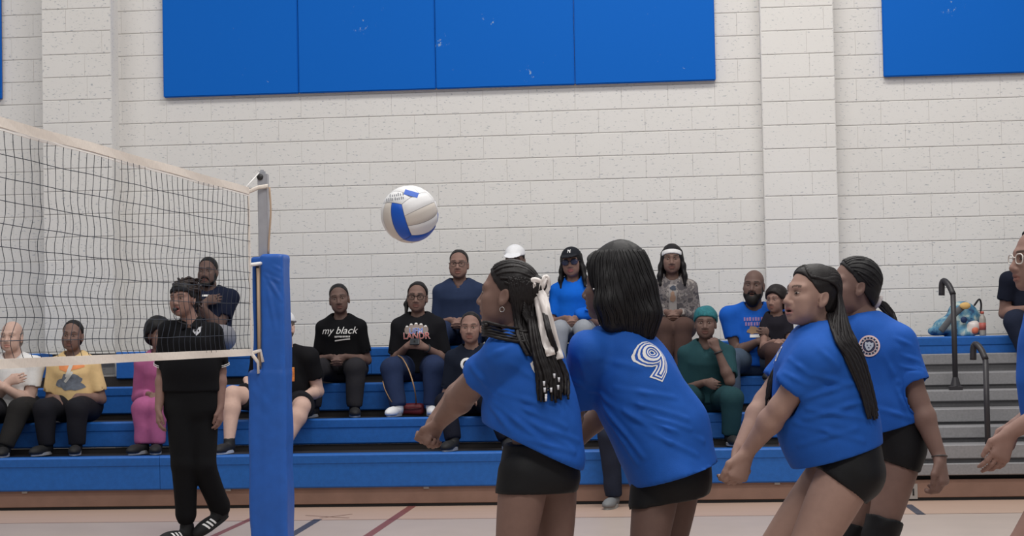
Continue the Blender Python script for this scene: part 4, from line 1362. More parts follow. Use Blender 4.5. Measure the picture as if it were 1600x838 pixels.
    for i in (0, 1):
        td = nrm(dirf + dirl * (0.2 if i == 0 else -0.2))
        shoe(root, an[i] - np.array((0, 0, 0.0845)) , td, zf, mat('shoe_%d_%d_%d' % shoes, rgb(*shoes), 0.7), mat('sole_%d_%d_%d' % sole, rgb(*sole), 0.7))
    # ---- hair
    hm = hair_mat(hair_c)
    K = None
    if hair in ('short', 'pulled', 'fringe_only'):
        K = Sdf(); hair_cap(K, H, 0.003 if hair == 'short' else 0.004)
        if hair == 'fringe_only': K.cut(H.p(0, 0, 0.022), H.d(0, 0.25, 1), 0.0)
        hair_trim(K, H, *((0.047, 0.085, (0.9, -0.43)) if hair == 'pulled' else (0.055, 0.080, (0.84, -0.54))))
        if hair == 'pulled': K.ell(H.p(0, -0.115, 0.01), np.array((0.03, 0.03, 0.03)) * HS, H.R, 0.02)
    elif hair == 'afro':
        K = Sdf(); hair_cap(K, H, 0.022); K.ell(H.p(0, -0.03, 0.0), np.array((0.096, 0.085, 0.10)) * HS, H.R, 0.04); hair_trim(K, H, 0.082, 0.06)
    elif hair in ('long', 'longcap'):
        K = Sdf(); hair_cap(K, H, 0.010)
        for sx in (-1, 1):
            K.tube([H.p(sx * 0.066, -0.005, 0.04), H.p(sx * 0.086, -0.005, -0.06), H.p(sx * 0.098, 0.018, -0.14), H.p(sx * 0.098, 0.042, -0.205)], H.f, [0.03, 0.036, 0.034, 0.018], [0.020, 0.022, 0.020, 0.012], 0.03)
        K.ell(H.p(0, -0.065, -0.07), np.array((0.085, 0.036, 0.12)) * HS, H.R, 0.04)
        K.ell(H.p(0, 0.085, -0.035), np.array((0.059, 0.07, 0.092)) * HS, H.R, 0.01, True)
    elif hair == 'bun':
        K = Sdf(); hair_cap(K, H, 0.008); hair_trim(K, H); K.ell(H.p(0.0, -0.09, 0.07), np.array((0.05, 0.045, 0.045)) * HS, H.R, 0.02)
    elif hair == 'braided':
        K = Sdf(); hair_cap(K, H, 0.006); hair_trim(K, H, 0.047, 0.085, (0.9, -0.43))
        K.tube([H.p(-0.06, -0.06, 0.02), H.p(-0.09, -0.05, -0.06), H.p(-0.085, 0.0, -0.14)], H.f, [0.03, 0.024, 0.018], [0.02, 0.018, 0.012], 0.03)
    if K is not None:
        vk, Fk = K.mesh(0.0068); vk = folds(vk, Fk, 0.002, 90, 3)
        mesh_obj('hair', vk, Fk, hm, root)
    if face.get('full_beard'):
        K = Sdf(); beard_ops(K, H, face['full_beard']); vk, Fk = K.mesh(0.005); mesh_obj('beard', vk, Fk, hm, root)
    return dict(root=root, H=H, shirt=(vs, Fs, so), P=P, dirf=dirf, dirl=dirl, neckb=neckb, chest=chest, wr=wr, el=el, kn=kn, an=an, hd=hd, T=T, hipc=hipc)

UP = np.array((0, 0, 1.0))
def chest_print(p, body, size, m, dx=0.0, dz=0.0, name='lettering', **kw):
    v, F, so = p['shirt']
    o = p['chest'] + p['dirl'] * dx + UP * dz
    return project_text(body, v, F, o, p['dirl'], UP, size, m, so, name, **kw)
def chest_shape(p, VF, m, dx=0.0, dz=0.0, name='graphic', lift=0.003):
    v, F, so = p['shirt']
    V, Fc = VF
    return lay_on(V, Fc, v, F, p['chest'] + p['dirl'] * dx + UP * dz, p['dirl'], UP, m, so, name, lift)

def cap_hat(p, c, emblem=None, back=False, name='cap'):
    H = p['H']; S = Sdf(); s = H.s
    sg = -1 if back else 1
    S.ell(H.p(0, -0.012, 0.040), np.array((0.084, 0.104, 0.086)) * s, H.R, 0.01)
    S.cut(H.p(0, 0, 0.040), H.d(0, -0.05 * sg, -1), 0.0)
    S.ell(H.p(0, 0.105 * sg, 0.046), np.array((0.070, 0.075, 0.007)) * s, np.array([H.d(1, 0, 0), H.d(0, 0.96, -0.2 * sg), H.d(0, 0.2 * sg, 0.96)]), 0.006)
    v, F = S.mesh(0.0060)
    co = mesh_obj(name, v, F, cloth_mat(c, 'cap'), p['root'])
    if emblem:
        for ch, dx, sh in (('N', -0.0, 0.0), ('Y', 0.004, 0.0)):
            project_text(ch, v, F, H.p(dx, 0.09, 0.083), -H.l * -1, H.u, 0.040, M_WHITEP, co, 'emblem', lift=0.002)
    return co
# ---- the crowd, left to right
P1 = spectator(22, 1, 'bald man in a white polo shirt with folded arms at the far left', 'light', 1.12, sex='m', shirt=(232, 231, 230), pants=(38, 37, 37), arms='folded', hair='fringe_only', hair_c=(120, 112, 106), spread=0.17, head=(0.05, 0, 0), face={'jaw_w': 1.1, 'brow': (0.15, 0.11, 0.09)}, shirt_name='polo', feet=[(0.09, -0.5), (-0.17, -0.5)])
M_TYE_O = mat('tie_dye_orange', rgb(236, 150, 96), 0.85, noise=(20, 0.15)); M_TYE_B = mat('tie_dye_grey_blue', rgb(118, 126, 138), 0.85, noise=(30, 0.3)); M_TYE_W = mat('tie_dye_white', rgb(212, 212, 206), 0.85, noise=(20, 0.1))
P2 = spectator(117, 1, 'woman in a yellow tie-dye tee with hands between her knees, second from left', 'dark', 1.10, shirt=(232, 200, 146), pants=(30, 30, 36), arms='knees', hair='pulled', hair_c=(28, 24, 24), spread=0.13, lean=0.07, sleeve=0.62, head=(-0.05, 0, 0.05), feet=[(0.12, -0.38), (-0.12, -0.38)])
def polyblob(P, nsub=3):
    """convex outline filled with rings so that it can drape"""
    Q = []
    for a, b in zip(P, P[1:] + P[:1]):
        for k in range(nsub): Q.append((a[0] + (b[0] - a[0]) * k / nsub, a[1] + (b[1] - a[1]) * k / nsub))
    n = len(Q); cx, cy = sum(q[0] for q in Q) / n, sum(q[1] for q in Q) / n
    V = [(cx, cy)]
    for r in (0.35, 0.7, 1.0): V += [(cx + (x - cx) * r, cy + (y - cy) * r) for x, y in Q]
    F = [(0, 1 + k, 1 + (k + 1) % n) for k in range(n)]
    for q in (0, 1): F += [(1 + q * n + k, 1 + (q + 1) * n + k, 1 + (q + 1) * n + (k + 1) % n, 1 + q * n + (k + 1) % n) for k in range(n)]
    return V, F
def blob(rx, ry, seed, n=26, x0=0, y0=0, j=0.25):
    r = random.Random(seed); ph = [r.uniform(0, 6.28) for _ in range(4)]
    def rr(a): return 1 + j * (0.5 * math.sin(3 * a + ph[0]) + 0.35 * math.sin(5 * a + ph[1]) + 0.3 * math.sin(8 * a + ph[2]))
    V = [(x0, y0)]
    for ring in (0.35, 0.7, 1.0):
        V += [(x0 + rx * ring * rr(2 * math.pi * k / n) * math.cos(2 * math.pi * k / n), y0 + ry * ring * rr(2 * math.pi * k / n) * math.sin(2 * math.pi * k / n)) for k in range(n)]
    F = [(0, 1 + k, 1 + (k + 1) % n) for k in range(n)]
    for q in (0, 1):
        F += [(1 + q * n + k, 1 + (q + 1) * n + k, 1 + (q + 1) * n + (k + 1) % n, 1 + q * n + (k + 1) % n) for k in range(n)]
    return V, F
chest_shape(P2, blob(0.10, 0.045, 3), M_TYE_O, 0, 0.05, 'dye_patch')
chest_shape(P2, blob(0.112, 0.066, 5), M_TYE_B, 0, -0.085, 'dye_patch', 0.003)
chest_shape(P2, poly_strip([(-0.02, -0.03), (0.0, 0.02), (0.02, 0.075)], 0.03), M_TYE_W, 0.0, -0.015, 'dye_patch', 0.005)
chest_shape(P2, poly_strip([(-0.04, -0.05), (-0.01, -0.02), (0.03, 0.03)], 0.022), M_TYE_W, 0.0, -0.03, 'dye_patch', 0.005)
P3 = spectator(238, 1, 'person in a pink sweatsuit with black hair, behind the referee in black', 'dark', 1.0, shirt=(172, 96, 140), pants=(166, 92, 134), arms='lap', hair='afro', hair_c=(16, 15, 17), long_=True, neckline='hood', spread=0.06, head=(-0.75, -0.1, 0), lean=0.10, dx=0.08, shirt_name='fleece', pants_name='fleece', feet=[(0.05, -0.40), (-0.06, -0.40)])
P4 = spectator(326, 3, 'bearded man in a navy tee with crossed arms on the top row, behind the referee', 'deep', 1.22, sex='m', shirt=(26, 32, 52), pants=(150, 150, 156), arms='folded_high', hair='short', hair_c=(16, 15, 16), face={'full_beard': 0.75, 'jaw_w': 1.1}, spread=0.12, head=(0.05, 0.02, 0), lean=0.0, feet=[(0.10, -0.44), (-0.12, -0.44)], tall=0.98)
chest_shape(P4, quad_patch(-0.03, 0.03, -0.008, 0.008), M_WHITEP, 0.0, 0.075, 'chest_mark')
P5 = spectator(447, 1, 'man in a black tee, shorts and white cap, half hidden behind the padded net post', 'light', 1.15, sex='m', shirt=(22, 22, 25), pants=(30, 31, 36), arms='knees_wide', hair='short', hair_c=(110, 100, 92), shorts=True, spread=0.22, head=(0.1, 0, 0), face={'brow': (0.12, 0.09, 0.07)}, feet=[(0.10, -0.52), (-0.36, -0.48)], knees=[(0.19, -0.42, 0.10), (-0.34, -0.36, 0.20)], shoes=(30, 30, 34), sole=(186, 190, 198), lean=0.10, tall=1.05)
cap_hat(P5, (226, 226, 228), back=True)
chest_shape(P5, quad_patch(-0.055, 0.055, -0.05, 0.05), mat('orange_print', rgb(206, 120, 56), 0.85, noise=(40, 0.3)), 0.035, -0.075, 'print')
chest_shape(P5, quad_patch(-0.055, 0.055, -0.005, 0.005), mat('pale_orange_print', rgb(238, 160, 84), 0.85), 0.035, -0.02, 'print', 0.005)
P6 = spectator(535, 2, 'woman in a black tee lettered my black, hands clasped on her knees', 'deep', 1.02, shirt=(17, 17, 20), pants=(42, 41, 45), arms='lap', hair='short', hair_c=(22, 20, 21), spread=0.17, sleeve=0.62, lean=0.09, head=(-0.12, 0.0, -0.10), feet=[(0.16, -0.42), (-0.17, -0.42)], face={'face_w': 0.97})
chest_print(P6, 'my black', 0.082, M_WHITEP, -0.004, 0.025, shear=0.35, offset=0.0, name='lettering')
chest_shape(P6, poly_strip([(-0.035, -0.012), (0.02, -0.004), (0.088, 0.002)], 0.010), M_WHITEP, 0, -0.045, 'swoosh')
r_ = random.Random(2)
for k in range(11): chest_shape(P6, quad_patch(-0.0035, 0.0035, -0.006 - r_.uniform(0, 0.003), 0.006, 1, 1), M_WHITEP, -0.030 + k * 0.0115, -0.022, 'small_letter')
P7 = spectator(655, 2, 'woman with glasses and a graphic black tee looking up from her phone, third row', 'dark', 1.18, shirt=(24, 24, 28), pants=(38, 50, 80), arms='phone', hair='braided', hair_c=(20, 18, 19), spread=0.17, sleeve=0.66, lean=0.08, head=(-0.02, 0.0, 0.04), pants_name='denim', shoes=(222, 222, 224), feet=[(0.14, -0.40), (-0.12, -0.46)], face={'face_w': 1.04})
glasses(P7['root'], P7['H'], mat('black_frame', rgb(20, 18, 20), 0.3))
M_BALLG = mat('grey_ball_print2', rgb(152, 138, 132), 0.85); M_LBL = mat('blue_letter', rgb(84, 118, 214), 0.85); M_LRD = mat('red_letter', rgb(214, 108, 104), 0.85)
for k, (bx, bz) in enumerate(((-0.075, 0.02), (-0.040, 0.036), (0.0, 0.042), (0.040, 0.036), (0.075, 0.02))):
    chest_shape(P7, blob(0.022, 0.034, k, 14, bx, bz, 0.02), M_BALLG, 0.0, 0.0, 'ball_print', 0.003)
    chest_shape(P7, poly_strip([(bx - 0.010, bz + 0.026), (bx, bz + 0.032), (bx + 0.010, bz + 0.026)], 0.010), M_WHITEP, 0, 0, 'ball_stripe', 0.005)
for w_, sz, zz, m_ in (('UFM', 0.058, 0.010, M_LBL), ('LANDR', 0.066, -0.030, M_LRD)):
    chest_print(P7, w_, sz * 1.12, M_WHITEP, 0.0, zz, 'letter_edge', offset=0.002, lift=0.006, xscale=0.9)
    chest_print(P7, w_, sz * 1.12, m_, 0.0, zz, 'lettering', offset=0.0, lift=0.008, xscale=0.9)
P8 = spectator(720, 3, 'woman in navy scrubs on the top row, above the girl in the dark tee', 'brown', 1.22, shirt=(42, 54, 82), pants=(42, 54, 82), arms='lap', hair='pulled', hair_c=(26, 22, 23), neckline='v', sleeve=0.72, lean=0.04, head=(0.0, 0.02, 0), spread=0.14, face={'jaw_w': 1.15, 'face_w': 1.06}, shirt_name='scrubs', pants_name='scrubs')
glasses(P8['root'], P8['H'], mat('thin_frame', rgb(74, 62, 60), 0.3))
P9 = spectator(737, 1, 'girl in a dark tee with a large white C, low behind the left player', 'brown', 0.98, shirt=(24, 30, 44), pants=(20, 22, 34), arms='knees', hair='pulled', hair_c=(20, 18, 19), spread=0.17, sleeve=0.7, lean=0.05, head=(0.02, 0.0, 0), dx=0.0, feet=[(0.30, -0.45), (-0.10, -0.50)])
chest_print(P9, 'Cl', 0.13, M_WHITEP, -0.02, 0.0, offset=0.004)
P10 = spectator(808, 3, 'person in a white cap, mostly hidden behind the left player with the ribbon', 'deep', 1.05, sex='m', shirt=(60, 62, 70), pants=(40, 42, 50), arms='lap', hair='short', head=(0.1, -0.1, 0), tall=1.03)
cap_hat(P10, (232, 232, 234))
P11 = spectator(897, 3, 'woman in a bright blue tee, dark cap and sunglasses on the top row', 'brown', 0.92, shirt=(18, 104, 216), pants=(150, 154, 162), arms='lap', hair='longcap', hair_c=(18, 16, 18), spread=0.10, sleeve=0.6, head=(0.12, 0, -0.08), lean=0.03, face={'lip_col': rgb(150, 92, 92)}, pants_name='light_denim', tall=0.99, feet=[(0.10, -0.44), (-0.12, -0.44)])
cap_hat(P11, (34, 36, 42), emblem=True)
glasses(P11['root'], P11['H'], mat('blue_frame', rgb(40, 46, 74), 0.2), 'sunglasses', 1.15, lens=mat('dark_lens', rgb(46, 52, 86), 0.12, 0.7))
P12 = spectator(1053, 3, 'woman with a white headband and grey camouflage jacket on the top row', 'dark', 0.98, shirt=(118, 112, 112), pants=(84, 64, 58), arms='lap', hair='long', hair_c=(22, 19, 21), long_=True, spread=0.080, head=(0.02, 0, 0), lean=0.06, shirt_name='jacket', armz=[(0, 0, 0.03), (0, 0, 0.03)], feet=[(0.06, -0.42), (-0.08, -0.42)], tall=1.0)
H = P12['H']; S = Sdf(); S.ell(H.p(0, -0.012, 0.034), np.array((0.0855, 0.1085, 0.094)) * H.s, H.R)
S.cut(H.p(0, 0.08, 0.078), H.d(0, -0.35, 1), 0.0); S.cut(H.p(0, 0.08, 0.040), H.d(0, 0.35, -1), 0.0)
v_, F_ = S.mesh(0.005); mesh_obj('headband', v_, F_, cloth_mat((232, 230, 230), 'knit'), P12['root'])
mc_ = bpy.data.materials.new('grey_camouflage'); mc_.use_nodes = True; nt = mc_.node_tree
tc = nt.nodes.new('ShaderNodeTexCoord'); n_ = nt.nodes.new('ShaderNodeTexNoise'); n_.inputs['Scale'].default_value = 17; n_.inputs['Detail'].default_value = 2.0
rp_ = nt.nodes.new('ShaderNodeValToRGB'); rp_.color_ramp.interpolation = 'CONSTANT'
rp_.color_ramp.elements[0].color = (*rgb(78, 74, 77), 1); rp_.color_ramp.elements[1].position = 0.44; rp_.color_ramp.elements[1].color = (*rgb(122, 115, 114), 1)
for pos, c_ in ((0.52, (104, 98, 98)), (0.60, (150, 143, 139))):
    e_ = rp_.color_ramp.elements.new(pos); e_.color = (*rgb(*c_), 1)
nt.links.new(tc.outputs['Object'], n_.inputs['Vector']); nt.links.new(n_.outputs['Fac'], rp_.inputs['Fac']); nt.links.new(rp_.outputs['Color'], nt.nodes['Principled BSDF'].inputs['Base Color'])
nt.nodes['Principled BSDF'].inputs['Roughness'].default_value = 0.9
P12['shirt'][2].data.materials[0] = mc_
chest_shape(P12, quad_patch(-0.032, 0.032, -0.17, 0.075, 4, 10), mat('grey_tee', rgb(150, 144, 142), 0.9), 0.0, 0.0, 'undershirt', 0.003)
chest_shape(P12, blob(0.022, 0.045, 9), mat('tee_graphic', rgb(150, 122, 104), 0.9), 0.0, -0.03, 'print', 0.006)
chest_shape(P12, blob(0.026, 0.02, 19), mat('tee_graphic_dark', rgb(66, 72, 84), 0.9), 0.005, 0.045, 'print', 0.006)
P13 = spectator(1103, 1, 'woman in green scrubs with a teal head wrap, fist raised to her chin', 'deep', 1.16, shirt=(34, 66, 72), pants=(32, 62, 68), arms='chin', hair='short', neckline='v', sleeve=0.66, spread=0.18, lean=0.08, head=(0.05, 0.02, 0), shirt_name='scrubs', pants_name='scrubs', face={'jaw_w': 1.05})
H = P13['H']; S = Sdf(); S.ell(H.p(0, -0.02, 0.040), np.array((0.088, 0.108, 0.088)) * H.s, H.R); S.ell(H.p(0, -0.07, 0.03), np.array((0.085, 0.07, 0.075)) * H.s, H.R, 0.03); S.cut(H.p(0, 0.08, 0.048), H.d(0, 0.42, -1), 0.0)
v_, F_ = S.mesh(0.0055); v_ = folds(v_, F_, 0.003, 70, 5); mesh_obj('head_wrap', v_, F_, mat('teal_wrap', rgb(36, 104, 112), 0.85, noise=(60, 0.3)), P13['root'])
P14 = spectator(1179, 2, 'bald bearded man in a blue tee holding a small child, behind the green scrubs', 'deep', 1.14, sex='m', shirt=(26, 88, 182), pants=(74, 88, 106), arms='hold', hair=None, face={'full_beard': 1.3, 'jaw_w': 1.1, 'mouth': 0.004}, spread=0.2, head=(0.18, 0.0, 0.06), lean=0.06, pants_name='denim', tall=1.06, feet=[(0.18, -0.42), (-0.2, -0.44)])
M_PUR = mat('pinkish_letter', rgb(150, 120, 164), 0.85)
for row in range(2):
    for k in range(8 - row):
        chest_shape(P14, quad_patch(-0.0062 - 0.002 * (k % 3), 0.0062, -0.015, 0.015 - 0.003 * (k % 2), 1, 2), M_PUR, -0.078 + k * 0.0225 + row * 0.010, 0.030 - row * 0.038, 'block_letter', 0.004)
chest_shape(P14, blob(0.05, 0.03, 12), mat('tee_tan_print', rgb(150, 122, 96), 0.85), -0.01, -0.06, 'print', 0.004)
chest_shape(P14, quad_patch(-0.04, 0.04, -0.012, 0.012), M_WHITEP, 0.0, -0.105, 'print', 0.004)
P15 = spectator(1212, 2, 'small child with a white sleeve sitting on the bearded man\'s lap', 'brown', 0.62, tall=0.66, shirt=(34, 32, 40), pants=(74, 56, 54), arms='lap', hair='afro', hair_c=(30, 24, 24), spread=0.07, head=(0.55, -0.05, 0), seat_dz=0.13, dy=-0.22, lean=0.02, hscale=0.84, floor=ROWZ[1] + 0.10, sleeve=0.4, feet=[(0.07, -0.24), (-0.06, -0.24)], knees=[(0.07, -0.30, 0.10), (-0.07, -0.30, 0.10)], sex='f')
# white sleeve band over the child's left arm
i_ = 0
a_, b_ = P15['wr'][0], P15['el'][0]
P17 = spectator(1601, 3, 'person in a navy tee and jeans at the right end of the top row', 'brown', 1.1, sex='m', shirt=(26, 30, 44), pants=(34, 40, 58), arms='lap', hair='short', spread=0.20, head=(-0.2, 0, 0), lean=0.12, pants_name='denim', dx=0.06, feet=[(0.2, -0.44), (-0.1, -0.42)])
chest_shape(P17, blob(0.06, 0.05, 14), mat('pale_tee_graphic', rgb(176, 160, 176), 0.85, noise=(40, 0.25)), -0.02, 0.02, 'print')
P18 = spectator(992, 0, 'person on the lowest row whose dark denim leg shows between the two left players', 'brown', 1.0, shirt=(30, 30, 36), pants=(36, 40, 54), arms='lap', hair='short', spread=0.14, head=(0.0, -0.2, 0), shoes=(112, 114, 116), sole=(160, 162, 160), pants_name='denim', feet=[(0.10, -0.42), (-0.17, -0.34)], knees=[(0.12, -0.34, 0.12), (-0.21, -0.36, 0.12)], tall=0.93, lean=0.14)
P19 = spectator(-22, 1, 'person with dark hair cut off by the left edge of the picture', 'brown', 1.0, shirt=(60, 66, 84), pants=(40, 40, 46), arms='lap', hair='afro', hair_c=(24, 22, 24), head=(-0.6, 0, 0))
# ------------------------------------------------------------------ players and referee
JERSEY = (30, 92, 188)
M_JERSEY = mat('royal_jersey', rgb(30, 86, 172), 0.75, 0.2, noise=(30, 0.05), bump=(500, 0.2))
M_SPANDEX = mat('black_spandex', rgb(17, 17, 20), 0.6, 0.25, bump=(500, 0.15))
M_SHOEW = mat('white_court_shoe', rgb(210, 210, 212), 0.6)
vr_, vu_, vf_ = A3(c_r0), np.array((0, 0, 1.0)), nrm((c_f.x, c_f.y, 0))

def img(dx, dy, dd=0.0):
    """direction: dx image right, dy image down, dd away from the camera"""
    return nrm(vr_ * dx - vu_ * dy + vf_ * dd)

class Player:
    def __init__(s, D, label, cat='person', group='players in blue jerseys', base=None):
        s.D = D; s.k = D / FPX
        b = at(base[0], base[1], D); s.root = empty('person', (b.x, b.y, 0), label, cat, group)
    def pt(s, q):
        d = q[2] if len(q) > 2 else 0.0
        return A3(at(q[0], q[1], s.D + d))

def build_player(D, label, hips, J, head, skin, shirt, hemn, shorts, short_hem, hair_fn, face=None, base=None, sleeve=0.62, group='players in blue jerseys',
                 neck_r=0.050, aw=1.0, lw=1.0, seed=1, hands=None, jersey=None, fold_dir=(0.3, 0.1, 1), shoes=True, short_mat=None, fold_amp=0.006, sleeve_r=0.072, creases=None):
    P = Player(D, label, base=base or hips, group=group); pt, k = P.pt, P.k
    root = P.root
    j = {n: pt(q) for n, q in J.items()}
    H = Frame(pt(head['c']), head['f'], head['u'], head.get('s', 0.95))
    P.H = H; P.j = j
    sk = SK[skin] if isinstance(skin, str) else skin
    # body
    B = Sdf()
    nodes = [pt(q[:3]) for q in shirt]
    B.tube([pt(hips), (nodes[1] + nodes[2]) / 2, j['neck']], vf_, [0.12 * lw, 0.10, 0.06], [0.09 * lw, 0.08, 0.05], 0.04)
    B.cap(j['neck'] + (j['neck'] - H.c) * 0.3, H.p(0, -0.025, -0.045), neck_r + 0.006, neck_r - 0.005, 0.03)
    BA = Sdf()
    for sd in ('l', 'r'):
        arm_ops(BA, j['sh_' + sd], j['el_' + sd], j['wr_' + sd], aw, 0.02)
        B.cap(j['sh_' + sd], j['sh_' + sd] * 0.75 + j['el_' + sd] * 0.25, 0.04, 0.035, 0.02)
        B.cap(j['sh_' + sd], j['neck'], 0.045, 0.05, 0.03)
        leg_ops(B, j['hip_' + sd], j['kn_' + sd], j['an_' + sd], lw)
        h = hands[sd]
        hand_ops(BA, j['wr_' + sd], h['d'], h['t'], h['n'], h.get('curl', 0.6), h.get('s', 0.94), h.get('spread', 0.1), h.get('thumb', 0.5), 0.005)
    v, F = B.mesh(0.011)
    va, Fa = BA.mesh(0.0064); F = np.concatenate([F, Fa + len(v)]); v = np.concatenate([v, va])
    S = Sdf(); head_ops(S, H, face or {})
    S.cap(H.p(0, -0.025, -0.05), j['neck'], neck_r - 0.004, neck_r + 0.004, 0.025)
    v2, F2 = S.mesh(0.0040)
    cols = np.concatenate([np.tile(np.array(sk), (len(v), 1)), face_paint(v2, H, sk, face or {})])
    mesh_obj('body', np.concatenate([v, v2]), np.concatenate([F, F2 + len(v)]), M_SKIN, root, colors=cols)
    add_eyes(root, H, 1.18)
    # jersey
    C = Sdf()
    rs = [q[4] for q in shirt]; rf = [q[3] * k for q in shirt]
    hn = img(*hemn)
    C.tube(nodes, vf_, rs, rf, 0.05, flat=hn)
    n_end = nodes[-1]
    ax = nrm(nodes[-1] - nodes[-2])
    for sd in ('l', 'r'):
        C.cap(j['neck'] * 0.75 + j['sh_' + sd] * 0.25 + (j['neck'] - H.c) * 0.12, j['sh_' + sd], 0.052, sleeve_r * 0.92, 0.05)
        dd = nrm(j['el_' + sd] - j['sh_' + sd]); L = np.linalg.norm(j['el_' + sd] - j['sh_' + sd])
        se = j['sh_' + sd] + dd * L * sleeve
        C.cap(j['sh_' + sd], se, sleeve_r * 0.95, sleeve_r * 1.02, 0.035, flat=True)
    for sd in ('l', 'r'):
        dd = nrm(j['el_' + sd] - j['sh_' + sd]); L = np.linalg.norm(j['el_' + sd] - j['sh_' + sd])
        se = j['sh_' + sd] + dd * L * sleeve
        C.cap(se - dd * 0.025, se + dd * 0.06, sleeve_r * 1.02 - 0.014, sleeve_r * 1.02 - 0.014, 0.004, sub=True)
    nd = nrm(H.p(0, -0.02, -0.05) - j['neck'])
    C.cap(j['neck'] + nd * 0.0, j['neck'] + nd * 0.12, neck_r + 0.013, neck_r + 0.020, 0.008, sub=True)
    vs, Fs = C.mesh(0.0072)
    hem_m = (vs - n_end) @ hn > -0.004
    vs = folds(vs, Fs, fold_amp, 15, seed, direction=img(*fold_dir), squeeze=0.22)
    vs = folds(vs, Fs, fold_amp * 0.45, 34, seed + 9, direction=img(*fold_dir), squeeze=0.3)
    vs[hem_m] -= np.outer((vs[hem_m] - n_end) @ hn, hn)
    vs = relax(vs, Fs, 2)
    if creases:
        bv = BVHTree.FromPolygons([tuple(p) for p in vs], [tuple(int(i) for i in f) for f in Fs])
        O = Vector((0, 0, CAM_H))
        for x0, y0, x1, y1, amp, w in creases:
            pts = []
            for u in (0.0, 0.5, 1.0):
                x, y = x0 + (x1 - x0) * u, y0 + (y1 - y0) * u
                hit = bv.ray_cast(O, (Vector(pt((x, y))) - O).normalized())
                pts.append(None if hit[0] is None else np.array(hit[0]))
            if pts[0] is not None and pts[2] is not None:
                vs = crease(vs, Fs, pts[0], pts[2], amp, w) if pts[1] is None else crease(crease(vs, Fs, pts[0], pts[1] + (pts[1] - pts[0]) * 0.25, amp, w), Fs, pts[1] - (pts[2] - pts[1]) * 0.25, pts[2], amp, w)
        vs = relax(vs, Fs, 1, 0.35)
    so = mesh_obj('jersey', vs, Fs, jersey or M_JERSEY, root)
    P.shirt = (vs, Fs, so)
    # spandex shorts
    Q = Sdf()
    sn = [pt(q[:3]) for q in shorts]
    for i in range(len(sn) - 1): Q.seg(sn[i], sn[i + 1], vf_, shorts[i][4], shorts[i + 1][4], shorts[i][3] * k, shorts[i + 1][3] * k, 0.03)
    for sd in ('l', 'r'):
        d = nrm(j['kn_' + sd] - j['hip_' + sd])
        Q.cap(j['hip_' + sd], j['hip_' + sd] + d * 0.17, 0.096 * lw, 0.093 * lw, 0.02)
    for hp, hnn in short_hem: Q.cut(pt(hp), img(*hnn), 0.0)
    vq, Fq = Q.mesh(0.009); vq = relax(folds(vq, Fq, 0.002, 40, seed + 4), Fq, 1)
    mesh_obj('shorts', vq, Fq, short_mat or M_SPANDEX, root)
    if shoes:
        for sd in ('l', 'r'):
            td = head.get('toe', img(-1, 0, 0.1))
            a = j['an_' + sd]
            shoe(root, (a[0], a[1], 0.0), td, 0, M_SHOEW, M_SOLEW)
            S = Sdf(); S.cap(a + np.array((0, 0, 0.11)), a + np.array((0, 0, -0.01)), 0.050, 0.043, 0.01, flat=True); v, F = S.mesh(0.012); mesh_obj('sock', v, F, cloth_mat((196, 196, 198), 'sock'), root)
    if hair_fn: hair_fn(P)
    return P

def surf(P, x, y, lift=0.0):
    """point of the jersey's near side under a pixel, lifted along the line of sight"""
    if not hasattr(P, 'bvh'):
        v, F, _ = P.shirt
        P.bvh = BVHTree.FromPolygons([tuple(p) for p in v], [tuple(int(i) for i in f) for f in F])
    O = Vector((0, 0, CAM_H)); d = (Vector(P.pt((x, y))) - O).normalized()
    hit = P.bvh.ray_cast(O, d)
    return None if hit[0] is None else np.array(hit[0]) - np.array(d) * lift

def scalp_pt(H, az, el, t=0.0):
    """point on the skull ellipsoid; az 0 = front, +90 = left; el from equator"""
    a, e = math.radians(az), math.radians(el)
    return H.p((0.073 + t) * math.sin(a) * math.cos(e), -0.014 + (0.095 + t) * math.cos(a) * math.cos(e), 0.030 + (0.083 + t) * math.sin(e))

def hair_mesh(P, K, h, m, name='hair', amp=0.002, fr=90, seed=2):
    v, F = K.mesh(h)
    if amp: v = folds(v, F, amp, fr, seed)
    return mesh_obj(name, v, F, m, P.root)

M_HAIR = hair_mat((20, 18, 20)); M_HAIRB = hair_mat((26, 22, 23))

def cornrows(P, base, n=13, t=0.006, r=0.0058, up=0.0, name='cornrow', m=None, lim=118, low=-28):
    """raised braids running from the hairline over the skull to `base`"""
    H = P.H
    parts = []
    for i in range(n):
        q = -1 + 2 * i / (n - 1)
        az = q * 88
        el0 = 52 - 46 * abs(q) ** 1.5
        st = scalp_pt(H, az, el0, t)
        bl_ = H.inv(base[None, :])[0]
        pts = []
        for kx in range(9):
            f = kx / 8
            # slide in head space, then push out to the skull
            a = H.inv(st[None, :])[0] * (1 - f) + bl_ * f
            c = np.array((0, -0.014, 0.030)); d = a - c
            d = d + np.array((0, 0, 0.10 * math.sin(math.pi * f) * (0.75 - abs(q) * 0.85)))
            e = np.array((0.073 + t, 0.095 + t, 0.083 + t)); d = d / np.linalg.norm(d / e)
            if f > 0.9: d = d * 1.02
            pts.append(H.p(*(c + d)))
        P_ = spline(pts, 5); R = [r * (0.85 + 0.2 * abs(math.sin(k * 1.35 + i))) for k in range(len(P_))]
        parts.append(tube_geo(P_, R, 6))
    V, F = merge(parts)
    o = mesh_obj(name, [tuple(p) for p in V], F, m or M_HAIR, P.root); o['kind'] = 'stuff'
    return o

